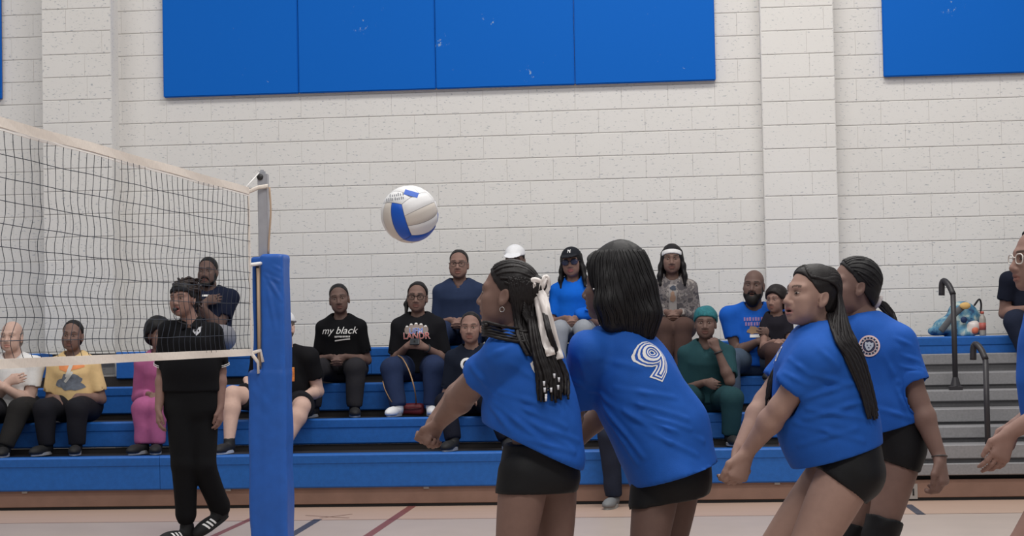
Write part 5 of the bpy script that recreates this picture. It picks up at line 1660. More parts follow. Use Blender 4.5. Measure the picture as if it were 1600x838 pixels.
def jersey_text(P, body, px, py, size, ey, n, layers, name='number', xs=1.0):
    v, F, so = P.shirt
    o = P.pt((px, py)); ey = img(*ey); n = img(*n); n = nrm(n - ey * (n @ ey)); ex = np.cross(ey, n)
    # move the origin near the cloth
    bvh = BVHTree.FromPolygons([tuple(p) for p in v], [tuple(int(i) for i in f) for f in F])
    cdir = (Vector(o) - Vector((0, 0, CAM_H))).normalized()
    hit = bvh.ray_cast(Vector((0, 0, CAM_H)), cdir)
    if hit[0] is not None: o = np.array(hit[0])
    for i, (m, off) in enumerate(layers):
        project_text(body, v, F, o, ex, ey, size, m, so, name, offset=off, lift=0.0025 + 0.0012 * i, xscale=xs)
    return o, ex, ey
# ---- A: left player, long braids tied with a white ribbon
def hair_A(P):
    H = P.H
    K = Sdf(); hair_cap(K, H, 0.006); hair_trim(K, H, 0.060, 0.072)
    pony = H.p(0.0, -0.122, 0.030)
    K.ell(pony, np.array((0.034, 0.032, 0.036)) * H.s, H.R, 0.025)
    hair_mesh(P, K, 0.0045, M_HAIRB, 'hair', 0.0015, 120)
    cornrows(P, pony, 17, 0.006, 0.0056, m=M_HAIRB)
    pt = P.pt
    rnd = random.Random(11)
    starts = list(range(64))
    def sp_(x, y, l):
        q = surf(P, min(x, 900), y, l)
        return pt((x, y, -0.17)) if q is None else q
    def path(i, st):
        f = i / 63.0; a = rnd.uniform(-1, 1); b = rnd.uniform(-1, 1)
        end_y = 592 + 38 * rnd.random()
        return [pony + H.d(a * 0.012, 0, b * 0.012),
                pt((838 + 12 * a, 472, -0.03 + 0.03 * b))] + [sp_(x, y, l) for x, y, l in ((843 + 16 * a, 515, 0.03 + 0.022 * b), (853 + 20 * a, 555, 0.022 + 0.014 * b),
                (862 + 22 * a + 3 * b, 588, 0.020 + 0.012 * b), (864 + 22 * a + 2 * b, end_y, 0.016 + 0.010 * b))]
    V, F = braids(H, starts, path, r=0.0062)
    o = mesh_obj('ponytail_braids', V, F, M_HAIRB, P.root); o['kind'] = 'stuff'
    # braid that lies over the collar
    def path2(i, st):
        o_ = i - 2.5
        q = [sp_(836, 520 + 4 * o_, 0.012), sp_(812, 524 + 4 * o_, 0.014), sp_(786, 520 + 4 * o_, 0.014), sp_(762, 514 + 4 * o_, 0.010)]
        return [H.p(0.055, -0.08, -0.045) + H.d(0, 0, -0.008 * o_)] + q + [q[-1] + vf_ * 0.05 - vr_ * 0.02]
    V, F = braids(H, range(6), path2, r=0.0058)
    # braids that fall behind the ear and cover the neck
    def path4(i, st):
        a, b = rnd.uniform(-1, 1), rnd.uniform(-1, 1)
        f = i / 25.0
        return [scalp_pt(H, 96 + 50 * f, 12 + 10 * b, 0.008), scalp_pt(H, 104 + 48 * f, -22, 0.012), pt((806 + 28 * f + 3 * a, 500, -0.075 + 0.03 * f + 0.01 * b)), sp_(812 + 26 * f + 4 * a, 528, 0.014 + 0.008 * b), sp_(826 + 24 * f + 4 * a, 556, 0.012 + 0.01 * b)]
    V4, F4 = braids(H, range(26), path4, r=0.0060); o4 = mesh_obj('neck_braids', V4, F4, M_HAIRB, P.root); o4['kind'] = 'stuff'; o = mesh_obj('shoulder_braids', V, F, M_HAIRB, P.root); o['kind'] = 'stuff'
    # shiny bead clips at the braid ends
    parts = []
    for (bx, by) in ((850, 596), (851, 606), (853, 616), (866, 584), (873, 590), (872, 602), (861, 606), (853, 620)):
        c = sp_(bx, by, 0.045); parts.append(tube_geo([c, c + np.array((0, 0, -0.016))], [0.0045, 0.0035], 6))
    V, F = merge(parts); mesh_obj('braid_bead', [tuple(p) for p in V], F, mat('pearl_bead', rgb(206, 206, 212), 0.25), P.root)['kind'] = 'stuff'
    # ribbon: two loops, knot, two tails
    M_RIB = mat('white_satin_ribbon', rgb(222, 214, 210), 0.32, 0.5)
    def strip(ctrl, w0, w1, name, tw=0.0, parent=None):
        Q = spline([pt(c) if len(c) == 3 and c[2] < 1 else sp_(c[0], c[1], c[2] - 1) for c in ctrl], 7); V, F = [], []
        n = len(Q)
        for i, p in enumerate(Q):
            t = nrm(Q[min(i + 1, n - 1)] - Q[max(i - 1, 0)])
            s_ = nrm(np.cross(t, vf_) + vf_ * 0.25 * math.sin(i * 0.9 + tw)); nn = np.cross(t, s_)
            w = (w0 + (w1 - w0) * i / (n - 1)) * P.k / 2
            for kx in range(5):
                u = -1 + kx / 2
                q = p + s_ * u * w + nn * 0.004 * math.sin(u * 4.5 + i * 0.25 + tw)
                V.append(tuple(q + nn * 0.0008)); 
        for i in range(n - 1):
            for kx in range(4): a = i * 5 + kx; F.append((a, a + 1, a + 6, a + 5))
        o = mesh_obj(name, V, F, M_RIB, parent or P.root)
        md = o.modifiers.new('thickness', 'SOLIDIFY'); md.thickness = 0.0015
        return o
    bow = strip([(838, 450, -0.045), (848, 464, -0.085), (857, 500, -0.12), (867, 540, 1.055), (873, 562, 1.05)], 13, 17, 'hair_ribbon', 0.3)
    strip([(840, 455, -0.045), (845, 480, -0.085), (851, 520, -0.125), (858, 546, 1.055), (861, 556, 1.05)], 17, 14, 'ribbon_tail', 1.4, bow)
    strip([(842, 458, -0.06), (831, 452, -0.065), (834, 441, -0.07), (846, 446, -0.06)], 12, 16, 'ribbon_loop', 0.8, bow)
    strip([(844, 460, -0.06), (848, 444, -0.07), (853, 434, -0.06), (855, 448, -0.055), (848, 462, -0.06)], 8, 12, 'ribbon_loop', 2.0, bow)
    e = H.p(0.086, -0.012, -0.050)
    ring = [e + H.d(0, 0.0085 * math.sin(2 * math.pi * q / 14), -0.008 + 0.0085 * math.cos(2 * math.pi * q / 14)) for q in range(15)]
    tube('earring', [tuple(p) for p in ring], 0.0014, mat('silver', rgb(214, 210, 206), 0.2, 0.5, 0.8), P.root, n=5)
F_A = img(-0.92, 0, 0.40)
PA = build_player(6.62, 'girl in a blue jersey with long braids tied by a white ribbon, arms out left', (845, 728, 0.0),
    dict(neck=(812, 527, 0.02), sh_l=(786, 553, -0.13), el_l=(730, 611, 0.04), wr_l=(688, 659, 0.20), sh_r=(790, 545, 0.19), el_r=(732, 604, 0.29), wr_r=(681, 656, 0.24),
         hip_l=(820, 742, -0.075), kn_l=(798, 898, -0.10), an_l=(838, 1046, -0.06), hip_r=(864, 742, 0.085), kn_r=(866, 898, 0.06), an_r=(892, 1046, 0.12)),
    dict(c=(793, 459, 0.0), f=img(-0.95, -0.10, 0.30), u=np.array((0, 0, 1.0)) + A3(c_r0) * 0.06, s=1.0, toe=F_A), 'dark',
    [(812, 545, 0.03, 44, 0.13), (820, 572, 0.02, 56, 0.165), (825, 612, 0.0, 63, 0.165), (833, 655, 0.0, 71, 0.17), (840, 702, 0.0, 70, 0.185)], (-0.45, 0.89, 0),
    [(844, 690, 0, 56, 0.15), (843, 742, 0, 64, 0.165)], [((843, 768, 0), (-0.03, 1, 0)), ((843, 692, 0), (0, -1, 0))], hair_A,
    hands={'l': dict(d=img(-0.50, 0.85, 0.1), t=img(-0.5, -0.5, -0.6), n=img(0.2, 0.2, 1), curl=[1.05, 1.15, 1.15, 1.1], thumb=0.5),
           'r': dict(d=img(-0.35, 0.93, -0.1), t=img(-0.6, -0.4, -0.5), n=img(0.3, 0.2, -1), curl=[1.2, 1.2, 1.2, 1.1], thumb=0.7)},
    seed=3, aw=1.18, lw=1.0, fold_dir=(0.8, 0.55, 0), fold_amp=0.009,
    creases=[(770, 618, 885, 668, .013, .011), (768, 626, 850, 692, .014, .012), (776, 612, 872, 640, .010, .010), (765, 632, 795, 672, .010, .012), (800, 640, 898, 705, .012, .012), (820, 685, 898, 708, .010, .010), (830, 660, 905, 690, .010, .011),
             (765, 610, 735, 570, .010, .012), (745, 545, 785, 600, .008, .014), (800, 570, 850, 600, .007, .013), (760, 560, 800, 540, .006, .013),], face=dict(brow_t=0.003, nose_w=1.0, jaw_w=0.95))
BLUE_IN = mat('jersey_blue_print', rgb(22, 80, 176), 0.7)
jersey_text(PA, '2', 857, 586, 0.15, (-0.20, -0.97, 0), (0.88, 0, -0.47), [(M_WHITEP, 0.008), (BLUE_IN, 0.003), (M_WHITEP, -0.003)])
v_, F_, so_ = PA.shirt
# piping seen below the collar
tube('collar_piping', [tuple(PA.pt(q)) for q in ((823, 512, -0.075), (828, 528, -0.085), (834, 538, -0.075))], 0.003, mat('pink_piping', rgb(190, 140, 140), 0.7), so_, n=5)

# ---- B: number nine, shoulder-length straight hair
def hair_B(P):
    H = P.H; pt = P.pt; k = P.k
    K = Sdf(); hair_cap(K, H, 0.017)
    E = lambda x, y, d, rx, ry, rd, kk=0.03: K.ell(pt((x, y, d)), (rx * k, ry * k, rd), np.array([vr_, -vu_, vf_]), kk)
    K.tube([pt((968, 418, 0.0)), pt((979, 455, 0.0)), pt((985, 490, 0.0)), pt((987, 516, 0.0))], vf_, [0.10, 0.120, 0.120, 0.09], [44 * k, 45 * k, 43 * k, 33 * k], 0.03)
    K.tube([pt((950, 440, -0.07)), pt((953, 475, -0.09)), pt((956, 503, -0.09))], vf_, [0.05, 0.05, 0.04], [17 * k, 22 * k, 20 * k], 0.03)
    K.tube([pt((1003, 450, -0.02)), pt((1010, 490, -0.03)), pt((1008, 522, -0.03))], vf_, [0.08, 0.09, 0.06], [18 * k, 20 * k, 15 * k], 0.03)
    # leave the cheek free
    K.ell(H.p(0.02, 0.120, -0.045), np.array((0.100, 0.082, 0.125)) * H.s, H.R, 0.008, True)
    v, F = K.mesh(0.0055)
    v = folds(v, F, 0.003, 40, 3, direction=(0.1, 0, 1), squeeze=0.10); v = folds(v, F, 0.0016, 120, 5, direction=(0.1, 0, 1), squeeze=0.06)
    mesh_obj('hair', v, F, M_HAIR, P.root)
    # strands combed down over the mass, laid on it all the way round
    bv = BVHTree.FromPolygons([tuple(p) for p in v], [tuple(int(i) for i in f) for f in F])
    rnd = random.Random(5); parts = []
    for i in range(150):
        az = 2 * math.pi * (i + rnd.random()) / 150
        pts = []
        for q in range(12):
            f = q / 11.0
            yy = 392 + 138 * f + rnd.uniform(-1, 1)
            c0 = pt((966 + 22 * min(1, f * 1.4), yy, 0.0))
            a2 = az + 0.10 * math.sin(3.0 * f + i)
            d = vr_ * math.cos(a2) + vf_ * math.sin(a2)
            hit = bv.ray_cast(Vector(c0 + d * 0.4), Vector(-d), 0.4)
            if hit[0] is None: break
            p = np.array(hit[0])
            if pts and np.linalg.norm(p - pts[-1]) > 0.055: break
            pts.append(p + d * 0.0012)
        if len(pts) > 4: parts.append(tube_geo(spline(pts, 3), [0.0030] * (len(pts) * 3 - 5) + [0.0024, 0.0016, 0.001], 5))
    V, F = merge(parts)
    o = mesh_obj('hair_locks', [tuple(p) for p in V], F, M_HAIR, P.root); o['kind'] = 'stuff'
    # swept fringe rolled over the crown
    V, F = tube_geo(spline([H.p(0.050, 0.045, 0.062), H.p(0.030, 0.070, 0.085), H.p(0.0, 0.066, 0.102), H.p(-0.03, 0.03, 0.112)], 6), [0.010] + [0.016] * 16 + [0.010, 0.008], 8)
    mesh_obj('fringe', [tuple(p) for p in V], F, M_HAIR, P.root)
    e = pt((928, 452, -0.075))
    bm = bmesh.new(); bmesh.ops.create_icosphere(bm, subdivisions=2, radius=0.0042, matrix=Matrix.Translation(Vector(e)))
    bm_obj('earring', bm, mat('silver', rgb(214, 210, 206), 0.2), P.root, smooth=True)
PB = build_player(6.82, 'girl in a blue jersey numbered 9 with shoulder-length black hair, seen from behind', (1052, 735, 0.0),
    dict(neck=(962, 527, 0.02), sh_l=(917, 549, -0.10), el_l=(897, 640, 0.10), wr_l=(884, 690, 0.28), sh_r=(985, 556, 0.20), el_r=(945, 640, 0.34), wr_r=(893, 700, 0.38),
         hip_l=(1028, 748, -0.045), kn_l=(1006, 905, -0.09), an_l=(1040, 1038, -0.03), hip_r=(1060, 748, 0.10), kn_r=(1034, 905, 0.09), an_r=(1075, 1038, 0.14)),
    dict(c=(958, 446, 0.0), f=img(-0.90, -0.04, 0.42), u=np.array((0, 0, 1.0)) - A3(c_r0) * 0.05, s=1.08, toe=img(-0.8, 0, 0.6)), 'deep',
    [(972, 545, 0.03, 50, 0.14), (985, 580, 0.02, 62, 0.175), (1004, 626, 0.0, 66, 0.18), (1033, 674, 0.0, 70, 0.20), (1053, 742, 0.0, 71, 0.225)], (0.27, 0.96, 0),
    [(1046, 705, 0, 62, 0.16), (1053, 748, 0, 60, 0.17)], [((1050, 782, 0), (0.15, 1, 0)), ((1046, 700, 0), (0, -1, 0))], hair_B,
    hands={'l': dict(d=img(-0.5, 0.8, 0.2), t=img(-0.5, -0.5, 0.6), n=img(0, 0, 1), curl=0.9), 'r': dict(d=img(-0.5, 0.8, 0), t=img(-0.5, -0.5, 0.6), n=img(0, 0, -1), curl=0.9)},
    seed=14, aw=1.0, lw=0.98, fold_dir=(0.75, 0.6, 0), fold_amp=0.009,
    creases=[(922, 612, 1005, 715, .013, .012), (924, 610, 1050, 690, .015, .012), (930, 612, 1075, 655, .011, .011), (940, 640, 995, 725, .010, .012), (960, 606, 1055, 622, .009, .010), (990, 650, 1100, 690, .012, .011), (1005, 672, 1090, 712, .011, .011),
             (918, 600, 905, 560, .008, .012), (890, 590, 920, 610, .008, .01), (935, 560, 1000, 575, .006, .014), (985, 640, 1080, 672, .010, .010)], sleeve=0.80, sleeve_r=0.070)
jersey_text(PB, '9', 1026, 565, 0.185, (-0.40, -0.90, 0.10), (0.92, 0.0, -0.39), [(M_WHITEP, 0.0135), (BLUE_IN, 0.0090), (M_WHITEP, 0.0048), (BLUE_IN, 0.0002), (M_WHITEP, -0.0045)], xs=0.86)

# ---- C: girl in profile, braids down her back
def hair_C(P):
    H = P.H; pt = P.pt
    K = Sdf(); hair_cap(K, H, 0.006); hair_trim(K, H, 0.062, 0.068)
    hair_mesh(P, K, 0.0045, M_HAIRB, 'hair', 0.0015, 120)
    rnd = random.Random(21)
    nape = H.p(0.0, -0.095, -0.03)
    def path(i, st):
        q = -1 + 2 * i / 39.0
        az = 95 * q; el0 = 50 - 44 * abs(q) ** 1.4
        st = scalp_pt(H, az * 0.62, max(el0, 16) + 6, 0.006)
        a, b = rnd.uniform(-1, 1), rnd.uniform(-1, 1)
        mid = scalp_pt(H, (105 if q > 0 else -105) + 40 * (1 - abs(q)) * (1 if q > 0 else -1), 38 * (1 - abs(q)) + 12, 0.012)
        low = scalp_pt(H, (128 if q > 0 else -128) + 30 * (1 - abs(q)) * (1 if q > 0 else -1), -14, 0.013)
        ex = 0
        def sc_(x, y, l):
            for d in range(0, 60, 4):
                q = surf(P, x - d, y, l)
                if q is not None: return q + vr_ * d * P.k * 0.6
            return pt((x, y, -0.05))
        return [st, mid, low, sc_(1316 + 15 * a, 520 + 8 * b, 0.018 + 0.010 * b), sc_(1336 + 15 * a, 560, 0.016 + 0.010 * b),
                sc_(1352 + 11 * a, 605, 0.014 + 0.008 * b), sc_(1363 + 8 * a, 645 + 12 * b, 0.012 + 0.006 * b)]
    V, F = braids(H, range(40), path, r=0.0062); o = mesh_obj('back_braids', V, F, M_HAIRB, P.root); o['kind'] = 'stuff'
    def path3(i, st):
        a, b = rnd.uniform(-1, 1), rnd.uniform(-1, 1)
        return [pt((1240 + 4 * a, 532, 0.04)), pt((1222 + 5 * a, 562, 0.035 + 0.01 * b)), pt((1208 + 7 * a, 595, 0.03 + 0.012 * b)), pt((1203 + 7 * a, 628 + 10 * b, 0.03 + 0.01 * b))]
    V, F = braids(H, range(14), path3, r=0.0055); o = mesh_obj('front_braids', V, F, M_HAIRB, P.root); o['kind'] = 'stuff'
PC = build_player(6.74, 'girl in a blue jersey in profile, mouth open, hands clasped low, braids down her back', (1325, 722, 0.0),
    dict(neck=(1284, 522, 0.02), sh_l=(1277, 561, -0.14), el_l=(1219, 638, -0.10), wr_l=(1168, 706, 0.0), sh_r=(1252, 556, 0.17), el_r=(1196, 628, 0.16), wr_r=(1158, 697, 0.06),
         hip_l=(1322, 742, -0.075), kn_l=(1250, 884, -0.11), an_l=(1290, 1050, -0.06), hip_r=(1306, 742, 0.10), kn_r=(1196, 884, 0.10), an_r=(1215, 1050, 0.12)),
    dict(c=(1267, 461, 0.0), f=img(-0.91, -0.13, -0.40), u=np.array((0, 0, 1.0)) + A3(c_r0) * 0.10, s=0.97, toe=img(-1, 0, -0.15)), rgb(156, 126, 114),
    [(1284, 540, 0.02, 48, 0.15), (1280, 575, 0.01, 62, 0.18), (1286, 625, 0.0, 70, 0.18), (1297, 672, 0.0, 74, 0.185), (1308, 712, 0.0, 71, 0.19)], (0.27, 0.96, 0),
    [(1318, 700, 0, 58, 0.17), (1334, 738, 0, 48, 0.185)], [((1310, 757, 0), (-0.62, 0.78, 0)), ((1318, 690, 0), (0, -1, 0))], hair_C,
    hands={'l': dict(d=img(-0.36, 0.93, 0.0), t=img(-0.75, -0.3, -0.55), n=img(0.1, 0, 1), curl=[0.8, 0.9, 0.95, 0.95], thumb=0.35, s=1.12),
           'r': dict(d=img(-0.25, 0.96, 0.0), t=img(-0.6, -0.3, -0.6), n=img(0.1, 0.1, -1), curl=[1.0, 1.05, 1.1, 1.1], thumb=0.6, s=1.0)},
    seed=27, aw=1.08, lw=1.16, fold_dir=(0.85, -0.25, 0), fold_amp=0.009,
    creases=[(1262, 622, 1335, 598, .012, .011), (1262, 640, 1358, 655, .013, .011), (1240, 660, 1350, 690, .011, .011), (1246, 696, 1340, 670, .009, .011), (1270, 585, 1330, 602, .009, .011), (1232, 560, 1268, 588, .008, .010), (1224, 582, 1262, 602, .008, .010), (1300, 640, 1362, 625, .010, .010),
              (1280, 545, 1310, 575, .007, .013), (1255, 655, 1320, 640, .009, .010)], face=dict(nose_w=1.0, mouth=0.0022, lip_col=rgb(150, 104, 100), brow=(0.035, 0.024, 0.02), jaw_w=1.08, lip=1.15), neck_r=0.053)
jersey_text(PC, 'N', 1214, 556, 0.075, (0.45, -0.85, 0.2), (-0.85, 0.1, -0.5), [(M_WHITEP, 0.004), (BLUE_IN, -0.0015)], 'letter')

# ---- D: behind C, round patch on the chest
def hair_D(P):
    H = P.H; pt = P.pt
    K = Sdf(); hair_cap(K, H, 0.007); hair_trim(K, H, 0.056, 0.076)
    hair_mesh(P, K, 0.0048, M_HAIR, 'hair', 0.0015, 120)
    base = H.p(0.0, -0.108, -0.028)
    cornrows(P, base, 19, 0.006, 0.0060)
    S = Sdf(); S.ell(pt((1371, 473, 0.02)), (0.013, 0.03, 0.036), np.array([img(1, 0.7, 0), vf_, img(0.7, -1, 0)]))
    v, F = S.mesh(0.005); v = folds(v, F, 0.003, 120, 2); mesh_obj('scrunchie', v, F, cloth_mat((206, 196, 194), 'scrunchie'), P.root)
    rnd = random.Random(31)
    def path(i, st):
        a, b = rnd.uniform(-1, 1), rnd.uniform(-1, 1)
        return [pt((1368, 474, 0.02)), pt((1380 + 4 * a, 478 + 7 * b, 0.04 + 0.03 * a)), pt((1392 + 5 * a, 492 + 7 * b, 0.07 + 0.03 * a)), pt((1399 + 3 * a, 512 + 8 * b, 0.08 + 0.03 * b)), pt((1398 + 4 * a, 535 + 10 * b, 0.09 + 0.02 * b))]
    V, F = braids(H, range(26), path, r=0.0062); o = mesh_obj('ponytail_braids', V, F, M_HAIRB, P.root); o['kind'] = 'stuff'
PD = build_player(7.6, 'girl in a blue jersey with a round chest patch and scrunchie, behind the profile player', (1398, 690, 0.0),
    dict(neck=(1346, 497, 0.02), sh_l=(1404, 536, -0.06), el_l=(1434, 626, -0.10), wr_l=(1468, 714, -0.16), sh_r=(1318, 530, 0.10), el_r=(1290, 610, 0.08), wr_r=(1262, 670, 0.0),
         hip_l=(1412, 698, -0.05), kn_l=(1374, 842, -0.10), an_l=(1412, 968, -0.02), hip_r=(1372, 698, 0.10), kn_r=(1318, 848, 0.06), an_r=(1345, 968, 0.12)),
    dict(c=(1334, 446, 0.0), f=img(-0.96, -0.10, -0.05), u=np.array((0, 0, 1.0)) + A3(c_r0) * 0.05, s=0.98, toe=img(-0.9, 0, -0.4)), 'dark',
    [(1350, 522, 0.0, 42, 0.12), (1366, 552, 0.0, 56, 0.15), (1372, 600, 0.0, 60, 0.15), (1380, 640, 0.0, 64, 0.16), (1386, 668, 0.0, 66, 0.165)], (0.25, 0.97, 0),
    [(1392, 655, 0, 52, 0.15), (1400, 700, 0, 44, 0.155)], [((1400, 727, 0), (-0.35, 0.94, 0)), ((1392, 645, 0), (0, -1, 0))], hair_D,
    hands={'l': dict(d=img(0.12, 0.97, -0.1), t=img(-0.5, 0.1, -0.8), n=img(-0.9, 0.1, 0.4), curl=[0.75, 0.85, 0.95, 1.0], thumb=0.5, s=1.15), 'r': dict(d=img(-0.3, 0.9, 0), t=img(-0.4, -0.2, -0.8), n=img(0, 0, 1), curl=0.7)},
    seed=41, aw=1.10, lw=0.98, fold_dir=(0.6, 0.7, 0), fold_amp=0.009,
    creases=[(1402, 596, 1436, 640, .010, .011), (1398, 600, 1425, 660, .010, .011), (1385, 560, 1402, 598, .009, .012), (1398, 528, 1425, 540, .007, .01), (1408, 555, 1438, 565, .008, .01), (1405, 572, 1440, 580, .007, .009), (1375, 640, 1430, 655, .008, .011)], sleeve=0.72, sleeve_r=0.078)
def round_patch(P, px, py, R, ey, n):
    v, F, so = P.shirt
    bvh = BVHTree.FromPolygons([tuple(p) for p in v], [tuple(int(i) for i in f) for f in F])
    hit = bvh.ray_cast(Vector((0, 0, CAM_H)), (Vector(P.pt((px, py))) - Vector((0, 0, CAM_H))).normalized())
    o = np.array(hit[0]); ey = img(*ey); n = img(*n); n = nrm(n - ey * (n @ ey)); ex = np.cross(ey, n)
    pk = mat('pale_pink_thread', rgb(214, 186, 184), 0.8); dk = mat('dark_patch', rgb(52, 56, 84), 0.8); gy = mat('grey_patch_face', rgb(176, 182, 194), 0.8)
    base = lay_on(*disc_ring(0.0005, R, 30), v, F, o, ex, ey, dk, so, 'round_patch', 0.002)
    lay_on(*disc_ring(R * 0.88, R * 1.04, 30), v, F, o, ex, ey, pk, base, 'patch_border', 0.0045)
    lay_on(*disc_ring(R * 0.62, R * 0.68, 26), v, F, o, ex, ey, pk, base, 'patch_inner_ring', 0.0045)
    for q in range(16):
        a = 2 * math.pi * q / 16; V, Fc = quad_patch(-0.0022, 0.0022, -0.0032, 0.0032, 1, 1)
        V = [(x * math.cos(a) - (y + R * 0.78) * math.sin(a), x * math.sin(a) + (y + R * 0.78) * math.cos(a)) for x, y in V]
        lay_on(V, Fc, v, F, o, ex, ey, gy, base, 'patch_letter', 0.0045)
    lay_on([(-0.4 * R, 0.38 * R), (-0.18 * R, 0.30 * R), (0, 0.42 * R), (0.18 * R, 0.30 * R), (0.4 * R, 0.38 * R), (0.42 * R, 0.0), (0.2 * R, -0.38 * R), (0, -0.48 * R), (-0.2 * R, -0.38 * R), (-0.42 * R, 0.0), (0, 0)],
           [(10, q, (q + 1) % 10) for q in range(10)], v, F, o, ex, ey, gy, base, 'crest', 0.0045)
    for V, Fc in (blob(0.07 * R, 0.06 * R, 1, 8, -0.16 * R, 0.06 * R, 0.05), blob(0.07 * R, 0.06 * R, 2, 8, 0.16 * R, 0.06 * R, 0.05), blob(0.09 * R, 0.05 * R, 3, 8, 0, -0.18 * R, 0.05)):
        lay_on(V, Fc, v, F, o, ex, ey, dk, base, 'crest_mark', 0.006)
round_patch(PD, 1358, 541, 0.042, (0.15, -0.97, 0.1), (-0.35, 0.05, -0.93))
tube('bracelet', [tuple(PD.j['wr_l'] + 0.031 * (vr_ * math.cos(q * 0.524) * 0.95 + nrm(np.cross(nrm(PD.j['wr_l'] - PD.j['el_l']), vr_)) * math.sin(q * 0.524))) for q in range(13)], 0.004, mat('beaded_bracelet', rgb(70, 62, 60), 0.5), PD.root, n=6)
for sd in ('l', 'r'):
    S = Sdf(); d = nrm(PD.j['kn_' + sd] - PD.j['hip_' + sd]); d2 = nrm(PD.j['an_' + sd] - PD.j['kn_' + sd])
    S.cap(PD.j['kn_' + sd] - d * 0.095, PD.j['kn_' + sd], 0.080, 0.072, 0.01); S.cap(PD.j['kn_' + sd], PD.j['kn_' + sd] + d2 * 0.10, 0.072, 0.066, 0.01, flat=True); S.cut(PD.j['kn_' + sd] - d * 0.085, -d)
    v_, F_ = S.mesh(0.007); v_ = folds(v_, F_, 0.003, 60, 3); mesh_obj('knee_pad', v_, F_, M_SPANDEX, PD.root)

# ---- E: player cut by the right edge
def hair_E(P):
    H = P.H
    K = Sdf(); hair_cap(K, H, 0.006); hair_trim(K, H, 0.046, 0.082); K.ell(H.p(0, -0.125, 0.03), np.array((0.05, 0.045, 0.045)) * H.s, H.R, 0.02)
    hair_mesh(P, K, 0.005, M_HAIR, 'hair', 0.0015, 120)
    glasses(P.root, H, mat('clear_frame', rgb(212, 206, 200), 0.25), 'glasses', 1.0)
PE = build_player(6.7, 'girl with clear glasses entering at the right edge, arm hanging forward', (1690, 715, 0.0),
    dict(neck=(1648, 478, 0.02), sh_l=(1660, 522, -0.14), el_l=(1668, 628, -0.22), wr_l=(1578, 676, -0.20), sh_r=(1645, 520, 0.18), el_r=(1655, 622, 0.20), wr_r=(1588, 664, 0.10),
         hip_l=(1690, 730, -0.075), kn_l=(1596, 862, -0.11), an_l=(1640, 1050, -0.06), hip_r=(1695, 730, 0.10), kn_r=(1640, 884, 0.10), an_r=(1680, 1050, 0.14)),
    dict(c=(1623, 404, 0.0), f=img(-0.97, -0.02, -0.18), u=np.array((0, 0, 1.0)) - A3(c_r0) * 0.02, s=1.0, toe=img(-1, 0, 0)), 'brown',
    [(1650, 498, 0.02, 48, 0.15), (1655, 535, 0.01, 60, 0.18), (1660, 590, 0.0, 64, 0.18), (1672, 645, 0.0, 68, 0.185), (1682, 700, 0.0, 68, 0.19)], (0.1, 0.99, 0),
    [(1686, 680, 0, 56, 0.17), (1692, 730, 0, 52, 0.175)], [((1680, 762, 0), (-0.4, 0.9, 0)), ((1686, 672, 0), (0, -1, 0))], hair_E,
    hands={'l': dict(d=img(-0.42, 0.88, -0.1), t=img(-0.75, -0.45, -0.3), n=img(0.6, 0.2, 0.75), curl=[0.35, 0.4, 0.5, 0.55], thumb=0.3, s=1.05, spread=0.25),
           'r': dict(d=img(-0.5, 0.8, 0), t=img(-0.7, -0.5, 0.3), n=img(0.5, 0.3, -0.7), curl=0.5)},
    seed=55, aw=1.05, lw=1.05, fold_dir=(0.8, 0.5, 0), face=dict(lip=1.1), sleeve=0.7)
v_, F_, so_ = PE.shirt
o_ = PE.pt((1597, 600, 0.0)) + vf_ * 0.02
for q, (c_, y_) in enumerate((((150, 60, 72), 0.055), ((214, 206, 206), 0.03), ((60, 40, 60), 0.005), ((200, 190, 196), -0.02), ((150, 60, 72), -0.045), ((70, 60, 110), -0.07))):
    lay_on(*quad_patch(-0.06, 0.06, y_ - 0.012, y_ + 0.012, 6, 2), v_, F_, o_, img(0.3, 0, 0.95), vu_, mat('chest_band_%d' % q, rgb(*c_), 0.8, noise=(60, 0.3)), so_, 'chest_graphic', 0.003, 0.3)

